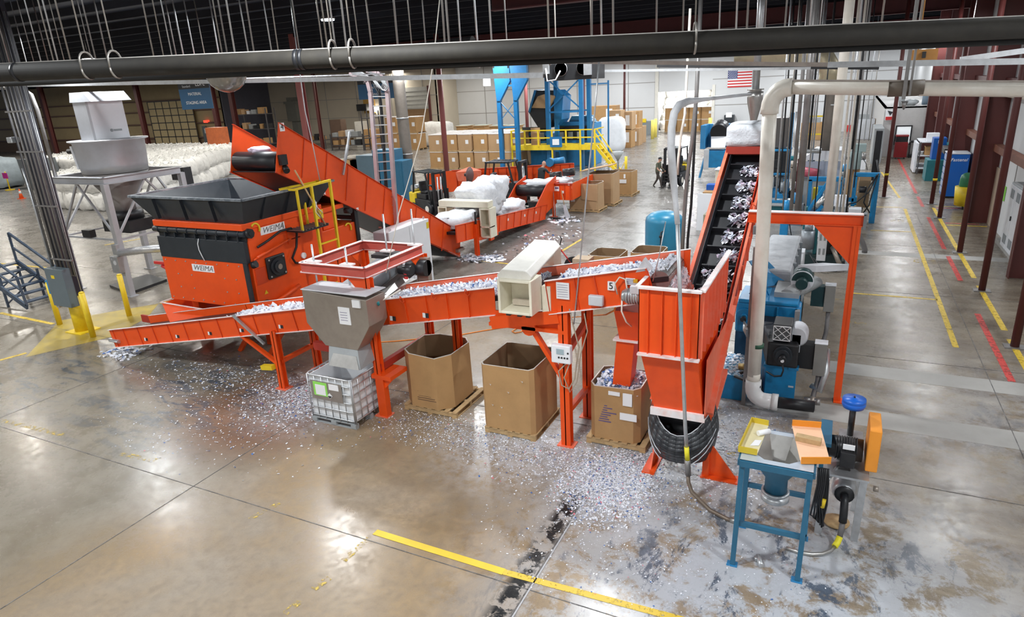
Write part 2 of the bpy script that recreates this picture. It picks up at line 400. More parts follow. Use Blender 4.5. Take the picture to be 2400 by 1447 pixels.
for (y0, y1) in ((33.6, 22.3), (21.5, 17.8), (17.2, 14.2)):
    fline('yellow_line', (X1, y0), (X1, y1), 0.13, YLP)
for (y0, y1) in ((52, 37.4), (36.5, 33.8), (31.4, 25.8), (24.8, 21.9), (18.9, 14.7)):
    fline('red_line', (3.42, y0), (3.42, y1), 0.13, RLP)
for px, py, qx in ((2000, 702, 2209), (2041, 542, 2138), (1930, 485, 2121)):
    p = fl(px, py); q = fl(qx, py+2); fline('yellow_line', (p.x, q.y), (2.66, q.y), 0.09, YLP)
fline('yellow_line', (2.2, 45), (2.65, 36), 0.1, YLP)
fline('red_line', (3.9, 33.6), (5.0, 33.6), 0.1, RLP); fline('yellow_line', (3.9, 34.0), (5.2, 34.0), 0.1, YLP)
fline('red_line', (3.9, 30.3), (5.0, 30.3), 0.1, RLP); fline('yellow_line', (3.9, 29.9), (5.2, 29.9), 0.12, YLP)
for q in (((1705, 1062), (1800, 1085)), ((1925, 702), (2000, 702)), ((1960, 750), (2030, 760))):
    p = [fl(*v) for v in q]; fline('yellow_line', p[0].xy, p[1].xy, 0.1, YLT, 0.004)
text('floor_number', '201', 0.5, YLT, fl(2110, 518)+Vector((0, 0, 0.004)), (1, 0, 0), (0, 1, 0), floor)
text('floor_number', '203', 0.5, YLT, fl(2168, 613)+Vector((0, 0, 0.004)), (-1, 0, 0), (0, -1, 0), floor)
# yellow island round the column, lines to the left
p = [fl(*v) for v in ((60, 838), (140, 752), (372, 712), (345, 745), (262, 790))]
mb = MB(); mb.prism([(v.x, v.y, 0.001) for v in p], (0, 0, 0.002)); mb.build('yellow_island', mat('island_yellow', (0.42, 0.31, 0.05), 0.4, dirt=0.7, dcol=(0.25, 0.2, 0.08), dscale=3), floor)
for q in (((0, 734), (125, 760)), ((0, 845), (62, 828)), ((375, 712), (420, 700)), ((0, 618), (110, 628)), ((245, 575), (330, 560)), ((1110, 610), (1220, 622)), ((1315, 590), (1365, 560)), ((1380, 470), (1420, 478))):
    p = [fl(*v) for v in q]; fline('yellow_line', p[0].xy, p[1].xy, 0.12, YLP, 0.004)
# walls
WW = mat('painted_block_wall', (0.60, 0.61, 0.62), 0.7, dirt=0.2, dcol=(0.5, 0.5, 0.5), dscale=0.6)
WC = mat('cream_panel_wall', (0.56, 0.50, 0.40), 0.7, dirt=0.3, dcol=(0.42, 0.37, 0.30), dscale=0.5)
WT = mat('tan_metal_siding', (0.36, 0.28, 0.15), 0.6, dirt=0.4, dcol=(0.25, 0.19, 0.10), dscale=0.7)
WG = mat('wall_seam', (0.30, 0.29, 0.28), 0.7, dirt=0)
CEIL = mat('dark_roof_deck', (0.014, 0.022, 0.045), 0.6, dirt=0.3)
YB = 74.5; XO0, XO1 = -18.6, -12.9      # back wall and its opening
wall_back = None
mb = MB()
mb.box(-44, YB, 0, XO0, YB+0.4, 9.4); mb.box(XO1, YB, 0, 7, YB+0.4, 9.4); mb.box(XO0, YB, 4.5, XO1, YB+0.4, 9.4)
wall_back = tag(mb.build('wall_back', WW), 'tall white back wall with a wide opening', 'wall', kind='structure')
mb = MB()
for x in (-40, -34, -28, -22, -5, 1): mb.box(x, YB-0.03, 0, x+0.08, YB, 9)
for z in (5.5, 2.9): mb.box(-44, YB-0.02, z, XO0, YB, z+0.07); mb.box(XO1, YB-0.02, z, 5, YB, z+0.07)
mb.build('wall_seam', WG, wall_back)
mb = MB(); mb.box(-22.8, YB-0.04, 0, XO0, YB, 1.5); mb.build('grey_dado', mat('grey_dado', (0.22, 0.25, 0.26), 0.6), wall_back)
mb = MB(); mb.box(XO0-0.35, YB-0.1, 0, XO0, YB+0.1, 9); mb.box(XO1, YB-0.1, 0, XO1+0.3, YB+0.1, 5); mb.build('opening_jamb', mat('jamb_white', (0.7, 0.68, 0.62), 0.6), wall_back)
# room beyond the opening
mb = MB(); mb.box(-34, 112, 0, 4, 112.4, 9.4); mb.box(-34, YB+0.4, 0, -33.6, 112, 9.4); mb.box(3.6, YB+0.4, 0, 4, 112, 9.4)
tag(mb.build('wall_beyond', WW), 'far white wall of the room beyond the opening', 'wall', kind='structure')
# middle-left bright wall, set back, and the dark corner
YM = 70.0
mb = MB(); mb.box(-71, YM, 0, -44, YM+0.4, 9.6)
wall_mid = tag(mb.build('wall_left_back', WC), 'cream painted wall behind the boxes and the workshop corner', 'wall', kind='structure')
mb = MB()
for x in (-66, -61, -56, -50.7, -46): mb.box(x, YM-0.03, 0, x+0.07, YM, 9)
for z in (3.1, 5.4): mb.box(-71, YM-0.02, z, -44, YM, z+0.06)
mb.build('wall_seam', WG, wall_mid)
# opening with shutter in that wall (boxes and bags behind)
dr = thing('door_1', 'half open roller shutter in the cream wall over stored white bags', 'door', (-47.3, YM, 0)); dr['kind'] = 'structure'
mb = MB(); mb.box(-49.8, YM-0.12, 3.9, -45.2, YM-0.02, 6.4); mb.build('shutter', mat('shutter_grey', (0.50, 0.50, 0.46), 0.5), dr)
mb = MB()
for z in (4.0, 4.4, 4.9, 5.4, 5.9): mb.box(-49.8, YM-0.15, z, -45.2, YM-0.12, z+0.06)
mb.build('slat_line', WG, dr)
mb = MB(); mb.box(-49.9, YM-0.06, 0, -45.1, YM-0.01, 3.85); mb.build('dark_opening', mat('deep_opening', (0.30, 0.18, 0.09), 0.8), dr)
mb = MB(); mb.box(-50.0, YM-0.2, 0, -49.75, YM, 6.5); mb.box(-45.25, YM-0.2, 0, -45.0, YM, 6.5); mb.build('frame', MAR, dr)
# side return of the back wall and the tan wall on the far left
mb = MB(); mb.box(-44.2, YM, 0, -43.9, YB+0.4, 9.4); tag(mb.build('wall_return', WC), 'short cream return wall joining the two back walls', 'wall', kind='structure')
YT = 62.0
mb = MB(); mb.box(-135, YT, 0, -71, YT+0.3, 9.6)
wall_tan = tag(mb.build('wall_left', WT), 'tan metal sided wall with dark horizontal girts on the far left', 'wall', kind='structure')
mb = MB()
for z in (1.6, 3.4, 5.0, 6.4): mb.box(-135, YT-0.25, z, -71, YT-0.05, z+0.16)
mb.build('girt', mat('dark_girt', (0.13, 0.07, 0.05), 0.6), wall_tan)
mb = MB(); mb.box(-135, YT-0.02, 0, -71, YT, 1.6); mb.build('lower_panel', mat('dull_brown_panel', (0.20, 0.13, 0.08), 0.7), wall_tan)
mb = MB(); mb.box(-71.2, YT, 0, -70.8, YM, 9.4); tag(mb.build('wall_corner', mat('dark_corner', (0.10, 0.10, 0.13), 0.7)), 'dark side wall at the corner of the workshop bay', 'wall', kind='structure')
# gridded overhead door in the tan wall
d2 = thing('door_2', 'large tan overhead door with a dark square grid in the left wall', 'door', (-84, YT, 0)); d2['kind'] = 'structure'
p0 = wy(345, 240, YT-0.3); p1 = wy(470, 345, YT-0.3)
mb = MB(); mb.box(p0.x, YT-0.33, 0, p1.x, YT-0.26, p0.z); mb.build('panel', mat('door_tan', (0.50, 0.40, 0.22), 0.6), d2)
mb = MB(); nx = 6
for i in range(nx+1):
    x = p0.x+(p1.x-p0.x)*i/nx; mb.box(x-0.05, YT-0.37, 0, x+0.05, YT-0.33, p0.z)
for i in range(8):
    z = p0.z*i/7; mb.box(p0.x, YT-0.37, z-0.05, p1.x, YT-0.33, z+0.05)
mb.build('grid_bar', BLKM, d2)
d3 = thing('door_3', 'narrow grey personnel door under a small red exit sign', 'door', (-80, YT, 0)); d3['kind'] = 'structure'
p0 = wy(473, 296, YT-0.3); p1 = wy(492, 345, YT-0.3)
mb = MB(); mb.box(p0.x, YT-0.35, 0, p1.x, YT-0.26, p0.z); mb.build('door_leaf', mat('door_dark', (0.10, 0.12, 0.13), 0.5), d3)
mb = MB(); mb.box(p0.x+0.4, YT-0.37, p0.z-0.9, p0.x+0.8, YT-0.35, p0.z-0.3); mb.build('pane', LIL, d3)
p0 = wy(481, 285, YT-0.4); mb = MB(); mb.box(p0.x-0.3, YT-0.42, p0.z-0.15, p0.x+0.3, YT, p0.z+0.15)
tag(mb.build('exit_sign', mat('exit_red', (0.9, 0.06, 0.03), 0.5, emit=1.5, dirt=0)), 'small glowing red exit sign above the narrow grey door', 'sign')
# right wall
XR = 5.35
mb = MB(); mb.box(XR, -14, 0, XR+0.3, 53, 9.4)
wall_r = tag(mb.build('wall_right', WW), 'white side wall behind the dark red frame columns', 'wall', kind='structure')
mb = MB(); mb.box(XR-0.28, 12, 2.75, XR-0.02, 53, 3.0); mb.build('girt', mat('brown_girt', (0.20, 0.075, 0.045), 0.6, dirt=0.4), wall_r)
mb = MB(); mb.box(XR-0.28, 12, 5.1, XR-0.02, 53, 5.35); mb.build('girt', MAR, wall_r)
mb = MB(); mb.box(XR-0.3, 8, 0, XR, 27.3, 0.14); mb.build('kerb', STRIP, wall_r)
for (y0, y1) in ((24.5, 29.7),):
    mb = MB()
    for y in (24.3, 27.6, 31.2, 35): mb.box(XR-0.02, y, 0, XR, y+0.03, 2.75)
    mb.build('wall_seam', WG, wall_r)
mb = MB(); mb.box(XR-0.06, 29.5, 0, XR-0.01, 31.3, 2.15)
d4 = tag(mb.build('door_4', mat('tan_door', (0.42, 0.33, 0.25), 0.6)), 'tan recessed doorway in the white side wall', 'door', kind='structure')
# partition across the end of the aisle
mb = MB(); mb.box(2.3, 53, 0, 5.35, 53.2, 3.3); mb.box(2.3, 53.2, 0, 2.45, 74, 3.3); mb.box(2.3, 53, 3.2, 5.35, 74, 3.3)
par = tag(mb.build('wall_partition', mat('grey_partition', (0.52, 0.51, 0.50), 0.7, dirt=0.2)), 'low grey partition office wall at the end of the right aisle', 'wall', kind='structure')
p0 = wy(2103, 297, 52.95); p1 = wy(2131, 330, 52.95)
wn = thing('window_1', 'bright framed window in the grey partition above the red tool chest', 'window', (p0.x, 53, p1.z)); wn['kind'] = 'structure'
mb = MB(); mb.box(p0.x, 52.9, 0.9, p1.x, 52.98, p0.z); mb.build('pane', mat('lit_pane', (0.85, 0.9, 0.92), 0.4, emit=0.35, dirt=0), wn)
mb = MB(); mb.box(p0.x-0.08, 52.88, p0.z, p1.x+0.08, 52.96, p0.z+0.08); mb.box(p0.x-0.08, 52.88, 0.8, p0.x, 52.96, p0.z); mb.box(p1.x, 52.88, 0.8, p1.x+0.08, 52.96, p0.z); mb.build('window_frame', BLKM, wn)
mb = MB(); mb.box(5.35, 53, 3.3, 5.5, 75, 9); tag(mb.build('wall_right_far', WW), 'far upper part of the white side wall', 'wall', kind='structure')
# ceiling: dark deck, purlins, deep maroon frame girders
mb = MB(); mb.box(-135, -14, 9.4, 7, 125, 9.6); ceiling = tag(mb.build('ceiling', CEIL), 'dark blue-black metal roof deck', 'ceiling', kind='structure')
mb = MB()
for y in range(6, 75, 2): mb.box(-135, y, 9.15, 6, y+0.09, 9.4)
mb.build('purlin', mat('roof_purlin', (0.012, 0.014, 0.022), 0.9), ceiling)
for i, (y, z0) in enumerate(((17.5, 7.95), (40, 8.35), (60, 8.5))):
    mb = MB(); mb.ibeam((-9 if i == 0 else -60, y, (z0+9.15)/2), (6, y, (z0+9.15)/2), 0.3, 9.15-z0, 0.03)
    tag(mb.build('roof_girder', mat('dark_maroon_girder', (0.075, 0.012, 0.014), 0.6, dirt=0.3)), ('deep maroon roof girder nearest the dark pipe', 'deep maroon roof girder over the middle of the hall', 'deep maroon roof girder far down the hall')[i], 'beam', kind='structure')
# wall behind the camera and left end so that light bounces
mb = MB(); mb.box(-135, -14.3, 0, 7, -14, 9.4); tag(mb.build('wall_front', WW), 'wall behind the viewpoint', 'wall', kind='structure')
# ---------------------------------------------------------------- columns
def column_i(x, y, top, label, m=MAR, w_=0.22, d=0.22, group=None):
    t = thing('steel_column', label, 'column', (x, y, 0), 0, group)
    mb = MB(); mb.ibeam((x, y, 0.02), (x, y, top), w_, d, 0.02, up=(0, 1, 0)); mb.build('shaft', m, t)
    mb = MB(); mb.box(x-0.2, y-0.2, 0, x+0.2, y+0.2, 0.025); mb.build('base_plate', m, t); return t
def column_p(x, y, top, label, m=MAR, r=0.085, group=None):
    t = thing('pipe_column', label, 'column', (x, y, 0), 0, group)
    mb = MB(); mb.cyl((x, y, 0.03), (x, y, top), r, n=16); mb.build('shaft', m, t)
    mb = MB(); mb.box(x-0.2, y-0.14, 0, x+0.2, y+0.14, 0.03)
    mb.build('base_plate', GALD, t)
    return t
for y, l in ((16.7, 'nearest dark red pipe column beside the right aisle'), (21.0, 'second nearest dark red pipe column of the right aisle'), (25.4, 'third dark red pipe column of the right aisle, on the pale cast strip'),
             (31.3, 'dark red pipe column where the red and yellow crossing lines start'), (34.5, 'dark red pipe column with a yellow band behind the crossing lines')):
    t = column_p(3.8, y, 9.3, l)
    if y > 34: mb = MB(); mb.cyl((3.8, y, 1.05), (3.8, y, 1.15), 0.09, n=16); mb.build('yellow_band', YEL, t)
p = fl(2071, 463); t = column_p(p.x, p.y, 9.3, 'dark red pipe column standing left of the aisle by the blue frames')
mb = MB(); mb.cyl((p.x, p.y, 1.05), (p.x, p.y, 1.15), 0.09, n=16); mb.build('yellow_band', YEL, t)
for y, l in ((22.6, 'broad maroon frame column on the side wall beside the grey cabinets'), (30.6, 'broad maroon frame column on the side wall nearest the tan doorway'), (37.6, 'broad maroon frame column on the side wall behind the yellow tub'), (45.5, 'broad maroon frame column on the side wall behind the blue lockers'), (51.5, 'broad maroon frame column in the corner by the partition')):
    t = thing('frame_column', l, 'column', (5.0, y, 0))
    mb = MB(); mb.ibeam((5.0, y, 0), (5.0, y, 9.4), 0.3, 0.75, 0.025, up=(1, 0, 0)); mb.build('shaft', MAR, t)
for px, py, yy, l, r in ((1050, 430, 38, 'faded red column beside the near forklift', 0.17), (1463, 345, None, 'thin maroon column in front of the white back wall', 0.11), (1236, 300, 52, 'faded red column behind the tilted blue bin', 0.14), (1369, 300, 58, 'faded red column right of the blue lift tower', 0.14)):
    p = fl(px, py) if yy is None else None
    if p is None:
        q = wy(px, py, yy); p = Vector((q.x, yy, 0))
    column_p(p.x, p.y, 9.3, l, MARP if 'faded' in l else MAR, r)
for px, yy, l in ((712, 30, 'faded red wide column behind the orange incline conveyor'), (745, 58, 'slim dark column before the cream wall')):
    q = wy(px, 260, yy); column_i(q.x, yy, 9.3, l, MARP if 'wide' in l else MAR, 0.35 if 'wide' in l else 0.25, 0.35)
for px, yy, l in ((107, 50, 'leftmost dark maroon column against the tan wall'), (330, 55, 'dark maroon column left of the gridded door'), (505, 55, 'dark maroon column right of the gridded door'), (548, 57, 'slim dark column beside the storage racks')):
    q = wy(px, 260, yy); column_i(q.x, yy, 9.3, l, MAR, 0.5, 0.5)
# ================================================================ SHREDDER
T = thing('industrial_shredder', 'large orange shredder with a black flared feed hopper and charcoal front panel', 'machine', (-14.0, 12.5, 0))
X0, X1, Y0, Y1 = -15.58, -12.5, 10.83, 13.5
mb = MB()
mb.prism([(X1, Y0+0.12, 3.22), (X1, Y1, 3.22), (X1, Y1, 2.5), (X1, 15.0, 2.5), (X1, 15.0, 0.9), (X1, 12.4, 0.98), (X1, Y0+0.1, 1.1)], (X0-X1, 0, 0))
mb.build('body', OR, T, bevel=0.02)
mb = MB(); mb.box(X0-0.03, Y0-0.03, 3.08, X1+0.03, Y1+0.05, 3.24); mb.build('top_collar', OR, T, bevel=0.015)
mb = MB(); mb.box(X0, Y0+0.06, 2.80, X1, Y0+0.1, 3.08); mb.build('roller_recess', BLK, T)
mb = MB(); mb.cyl((X0-0.08, Y0+0.02, 3.0), (X1+0.06, Y0+0.02, 3.0), 0.075, n=18)
for i in range(9):
    x = X0+0.12+i*(X1-X0-0.24)/8; mb.cyl((x-0.02, Y0+0.02, 3.0), (x+0.02, Y0+0.02, 3.0), 0.09, n=18)
mb.build('hinge_roller', CHAR, T)
for i in range(8):
    x = X0+0.3+i*(X1-X0-0.5)/7
    mb = MB(); mb.prism([(x, Y0-0.02, 2.8), (x, Y0-0.02, 2.96), (x, Y0+0.09, 3.02), (x, Y0+0.09, 2.8)], (0.035, 0, 0)); mb.build('hinge_web', CHAR, T)
mb = MB(); mb.box(X0, Y0-0.02, 2.28, X1-0.02, Y0+0.1, 2.82); mb.build('charcoal_panel', CHAR, T, bevel=0.01)
mb = MB(); mb.box(X0, Y0, 1.12, X1-0.16, Y0+0.1, 2.28); fp = mb.build('front_door', OR, T, bevel=0.008)
for x, z in [(X0+0.12+i*(X1-X0-0.45)/7, z) for i in range(8) for z in (1.2, 2.2)]+[(x, z) for z in (1.5, 1.85) for x in (X0+0.5, X0+1.0, X1-0.9, X1-0.5)]:
    mb = MB(); mb.cyl((x, Y0-0.015, z), (x, Y0, z), 0.018, n=8); mb.build('bolt', GAL, fp)
mb = MB(); mb.box(X1-0.17, Y0-0.02, 1.12, X1-0.03, Y0+0.02, 2.28); mb.build('door_edge_strip', CHAR, T)
mb = MB(); mb.box(-14.5, Y0-0.012, 1.97, -13.72, Y0, 2.15); lp = mb.build('name_plate', PAP, T)
text('lettering', 'WEIMA', 0.19, GALD, (-14.11, Y0-0.015, 2.06), (1, 0, 0), (0, 0, 1), lp, shear=0.35, sx=1.15)
mb = MB(); mb.box(X1, 11.36, 2.86, X1+0.012, 12.16, 3.05); lp = mb.build('name_plate', PAP, T)
text('lettering', 'WEIMA', 0.2, GALD, (X1+0.015, 11.76, 2.955), (0, 1, 0), (0, 0, 1), lp, shear=0.35, sx=1.1)
# cable hanging over the front
mb = MB(); mb.tube([(-14.02, Y0-0.03, 2.83), (-14.05, Y0-0.06, 2.7), (-14.06, Y0-0.05, 2.55), (-14.0, Y0-0.05, 2.4), (-13.95, Y0-0.04, 2.27)], 0.012, 6); mb.build('white_cable', PAP, T)
# side plates, motor flange, cylinders
mb = MB(); mb.box(X1, 11.33, 1.74, X1+0.07, 11.95, 2.3); mb.build('flange_plate', BLKM, T, bevel=0.03)
mb = MB(); mb.cyl((X1+0.07, 11.64, 2.02), (X1+0.12, 11.64, 2.02), 0.22, n=24); mb.cyl((X1+0.12, 11.64, 2.02), (X1+0.17, 11.64, 2.02), 0.15, n=20); mb.build('bearing_cap', CHAR, T)
mb = MB(); mb.cyl((X1+0.17, 11.64, 2.02), (X1+0.18, 11.64, 2.02), 0.07, n=14); mb.build('bearing_centre', STW, T)
mb = MB()
for y, z in ((11.4, 1.81), (11.88, 1.81), (11.4, 2.23), (11.88, 2.23)): mb.cyl((X1+0.07, y, z), (X1+0.09, y, z), 0.025, n=8)
mb.build('bolt', GAL, T)
mb = MB(); mb.cyl((X1+0.08, 11.05, 2.38), (X1+0.1, 12.15, 2.6), 0.035); mb.cyl((X1+0.08, 10.95, 2.35), (X1+0.08, 11.1, 2.39), 0.02); mb.build('hydraulic_cylinder', OR, T)
mb = MB(); mb.cyl((X1+0.09, 11.25, 1.12), (X1+0.09, 12.25, 1.34), 0.055); mb.build('hydraulic_cylinder', OR, T)
mb = MB(); mb.box(X1, 10.95, 1.0, X1+0.2, 11.2, 1.28); mb.cyl((X1+0.1, 10.85, 1.12), (X1+0.1, 11.0, 1.12), 0.06); mb.build('pivot_block', BLKM, T, bevel=0.01)
mb = MB(); mb.cyl((X1, 10.95, 3.0), (X1+0.13, 10.95, 3.0), 0.12, n=8); mb.cyl((X1+0.13, 10.95, 3.0), (X1+0.15, 10.95, 3.0), 0.06, n=12); mb.build('roller_end_hub', BLKM, T)
mb = MB(); mb.cyl((X1, 10.95, 2.22), (X1+0.1, 10.98, 2.25), 0.09, n=10); mb.build('pivot_hub', BLKM, T)
mb = MB(); mb.tube([(X1+0.05, 11.15, 2.62), (X1+0.08, 11.5, 2.72), (X1+0.1, 11.9, 2.86), (X1+0.12, 12.25, 2.86), (X1+0.12, 12.42, 2.7), (X1+0.1, 12.35, 2.35), (X1+0.1, 12.15, 2.1), (X1+0.08, 12.25, 1.95), (X1+0.05, 12.45, 1.88)], 0.03, 8); mb.build('hydraulic_hose', BLK, T)
mb = MB(); mb.cyl((X1, 12.62, 2.05), (X1+0.06, 12.62, 2.05), 0.08, n=12); mb.build('white_cap', PAP, T)
mb = MB(); mb.box(X1, 10.98, 1.7, X1+0.02, 11.3, 2.1); mb.build('cover_plate', OR2, T)
mb = MB(); mb.box(X1, 12.18, 2.45, X1+0.02, 12.9, 2.95); mb.build('cover_plate', OR, T)
mb = MB(); mb.box(X1, 12.3, 2.55, X1+0.02, 12.62, 2.57); mb.build('seam_strip', OR2, T)
for y, z in ((11.2, 3.05), (13.2, 3.1), (14.5, 2.38)):
    mb = MB(); pts = [(X1+0.03, y+0.13*math.cos(a), z+0.14*math.sin(a)) for a in [PI*k/8-0.6 for k in range(9)]]; mb.tube(pts, 0.025, 8); mb.build('lifting_lug', YEL, T)
mb = MB(); mb.box(X1, 12.65, 2.62, X1+0.012, 12.87, 2.95); lb = mb.build('warning_label', PAP, T)
mb = MB(); mb.box(X1+0.012, 12.67, 2.86, X1+0.014, 12.85, 2.93); mb.build('red_band', RED, lb)
mb = MB()
for k in range(5): mb.box(X1+0.012, 12.69, 2.66+k*0.035, X1+0.014, 12.83, 2.67+k*0.035)
mb.build('print', INB, lb)
mb = MB(); mb.prism([(X1+0.005, 11.15, 1.42), (X1+0.005, 11.27, 1.42), (X1+0.005, 11.21, 1.52)], (0.008, 0, 0)); mb.build('hazard_triangle', YEL, T)
# hydraulics at the rear, seen right of the ladder
mb = MB(); mb.box(-13.4, 13.6, 2.5, -12.55, 14.2, 3.0); mb.build('rear_housing', OR, T, bevel=0.02)
mb = MB(); mb.box(-13.3, 13.3, 3.0, -12.45, 14.4, 3.12); mb.build('rear_beam', OR, T)
mb = MB(); mb.cyl((-12.45, 14.45, 2.9), (-12.25, 14.45, 2.9), 0.08); mb.build('rear_knob', BLKM, T)
# hopper
rb = [(X0-0.02, Y0+0.06, 3.24), (X1+0.02, Y0+0.06, 3.24), (X1+0.02, 13.35, 3.24), (X0-0.02, 13.35, 3.24)]
rt = [(-16.12, 10.68, 3.84), (-12.16, 10.68, 3.84), (-12.16, 13.80, 3.84), (-16.12, 13.80, 3.84)]
mb = MB(); t_ = 0.03
def inset(p, d, cx=-14.1, cy=12.2): return (p[0]+(d if p[0] < cx else -d), p[1]+(d if p[1] < cy else -d), p[2])
for i in range(4):
    j = (i+1) % 4
    mb.quad(rb[i], rb[j], rt[j], rt[i]); a, b_, c_, d_ = [inset(q, t_) for q in (rb[i], rb[j], rt[j], rt[i])]; mb.quad(b_, a, d_, c_)
hp = mb.build('feed_hopper', CHAR, T)
mb = MB()
for i in range(4):
    j = (i+1) % 4; mb.bar(rt[i], rt[j], 0.09, 0.05)
mb.build('hopper_rim', mat('worn_charcoal_rim', (0.10, 0.12, 0.14), 0.5, dirt=0.8, dcol=(0.4, 0.42, 0.44), dscale=5), hp)
for x in (-15.2, -14.2, -13.2):
    mb = MB(); mb.bar((x, Y0-0.09+0.0, 3.30), (x, Y0-0.17, 3.8), 0.02, 0.09, up=(0, 1, 0)); mb.build('stiffener', CHAR, hp)
for y in (11.4, 12.2, 13.0):
    mb = MB(); mb.bar((X1+0.06, y, 3.28), (-12.2, y, 3.8), 0.02, 0.09, up=(1, 0, 0)); mb.build('stiffener', CHAR, hp)
mb = MB(); mb.box(X0+0.05, 10.95, 3.1, X1-0.05, 13.3, 3.2); mb.build('hopper_floor', BLK, T)
# legs of shredder
for x in (-15.3, -12.75):
    for y in (11.4, 14.6):
        mb = MB(); mb.box(x-0.12, y-0.12, 0, x+0.12, y+0.12, 1.1); mb.build('leg', OR, T)
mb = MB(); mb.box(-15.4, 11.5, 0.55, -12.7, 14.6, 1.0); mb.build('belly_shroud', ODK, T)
mb = MB(); mb.tube([(-15.9, 11.0, 1.95), (-15.6, 11.0, 1.85)], 0.05, 8); mb.box(-16.15, 10.95, 2.0, -15.58, 11.02, 2.07); mb.build('clamp_arm', RED, T)
# yellow service ladder with platform
G = thing('service_platform', 'yellow tube ladder and guard with a small black grating step on the shredder side', 'ladder', (-12.1, 12.9, 0))
xg = -11.95
mb = MB(); mb.box(-12.45, 12.15, 2.78, -11.9, 13.1, 2.82); mb.build('grating', BLKM, G)
mb = MB()
for k in range(9): mb.box(-12.45, 12.15+k*0.118, 2.82, -11.9, 12.18+k*0.118, 2.84)
mb.build('grating_bar', GALD, G)
for y in (12.72, 13.42):
    mb = MB(); mb.bar((xg, y, 1.1), (xg, y, 3.88), 0.06, 0.06); mb.build('ladder_rail', YEL, G)
for z in (1.2, 1.55, 1.95, 2.35): mb = MB(); mb.bar((xg, 12.72, z), (xg, 13.42, z), 0.04); mb.build('rung', YEL, G)
mb = MB(); mb.bar((xg, 12.1, 3.86), (xg, 13.45, 3.9), 0.055); mb.bar((xg, 13.42, 3.88), (-12.45, 13.42, 3.88), 0.05); mb.bar((xg, 12.12, 3.86), (-12.4, 12.12, 3.86), 0.05); mb.bar((-12.42, 12.12, 3.86), (-12.42, 13.42, 3.86), 0.05); mb.build('guard_rail', YEL, G)
for q in ((xg, 12.2), (-12.42, 12.9)): mb = MB(); mb.bar((q[0], q[1], 2.8), (q[0], q[1], 3.86), 0.05); mb.build('guard_post', YEL, G)
mb = MB(); mb.box(-11.98, 12.74, 3.0, -11.94, 13.0, 3.22); mb.build('bracket_plate', YEL, G)
mb = MB(); mb.tube([(xg+0.02, 12.75, 3.5), (xg+0.03, 12.8, 3.3), (xg+0.04, 12.95, 3.15), (xg+0.03, 12.85, 3.05), (xg+0.03, 12.72, 3.2), (xg+0.02, 12.8, 3.45)], 0.012, 6); tag(mb.build('hose_coil', PLA), 'thin pale cord looped over the yellow guard', 'cord')
mb = MB(); a = Vector((-11.88, 12.95, 2.85)); b = Vector((-12.05, 12.35, 4.3)); mb.cyl(a, b, 0.02, n=8); tag(mb.build('wooden_pole', WOOD), 'bare wooden pole leaning on the yellow guard', 'pole')

# ================================================================ CONVEYORS
def conv_plate(pts, thick, ribs, rw, rd, T, m=OR, mr=OR2, fl_m=None, nm='side_plate', lab=None, fw=0.06):
    """side plate along pts pairs (top, bottom) from start to end; thick is outward vector"""
    th = Vector(thick)
    tops = [Vector(a) for a, b in pts]; bots = [Vector(b) for a, b in pts]
    mb = MB(); mb.prism(tops+bots[::-1], th*0.012)
    sp = mb.build(nm, m, T)
    if lab: sp['label'] = lab
    mb = MB()
    for L, s in ((tops, 1), (bots, -1)):
        for a, b in zip(L[:-1], L[1:]): mb.bar(a+th*fw/2, b+th*fw/2, fw, 0.012)
    mb.build('flange', fl_m or m, sp)
    tot = [(tops[0], tops[-1], bots[0], bots[-1])]
    n = len(tops)-1
    for s_ in ribs:
        mb = MB()
        f = s_*n; i = min(int(f), n-1); u = f-i
        a = tops[i].lerp(tops[i+1], u); b = bots[i].lerp(bots[i+1], u)
        mb.bar(a+th*rd/2, b+th*rd/2, rw, rd, up=th); mb.build('rib', mr, sp)
    return sp
S5 = lambda x: 0.68+0.1885*(x+16.19)       # top line of the long near conveyor
C = thing('belt_conveyor', 'long low orange conveyor rising from the yellow island past the shredder front', 'conveyor', (-13, 10, 0))
yn, yf = 9.42, 10.5
conv_plate([((-16.25, yn, S5(-16.25)), (-16.15, yn, S5(-16.15)-0.48)), ((-8.7, yn, S5(-8.7)), (-8.6, yn, S5(-8.6)-0.48))], (0, -1, 0), [0.02]+[i/13 for i in range(1, 13)], 0.015, 0.03, C, OR, OR2, DUST)
conv_plate([((-16.25, yf, S5(-16.25)), (-16.15, yf, S5(-16.15)-0.48)), ((-8.7, yf, S5(-8.7)), (-8.6, yf, S5(-8.6)-0.48))], (0, 1, 0), [0.5], 0.015, 0.03, C, OR, OR2, DUST)
mb = MB(); mb.prism([(-16.1, yn+0.02, S5(-16.1)-0.2), (-8.6, yn+0.02, S5(-8.6)-0.14), (-8.6, yn+0.02, S5(-8.6)-0.2), (-16.1, yn+0.02, S5(-16.1)-0.3)], (0, yf-yn-0.04, 0)); mb.build('belt', BLK, C)
mb = MB(); mb.box(-16.3, yn-0.06, 0.36, -15.9, yn, 0.44); mb.cyl((-16.2, yn-0.08, 0.4), (-15.9, yn-0.08, 0.4), 0.02); mb.build('take_up', GAL, C)
for x in (-12.55, -11.5, -10.3, -9.3, -13.7, -14.9):
    z = S5(x)-0.38; mb = MB(); mb.box(x, yn-0.02, z, x+0.05, yn-0.013, z+0.08); lb = mb.build('white_tag', PAP, C)
    mb = MB(); mb.box(x+0.05, yn-0.02, z+0.01, x+0.12, yn-0.013, z+0.08); mb.build('black_tag', INK, lb)
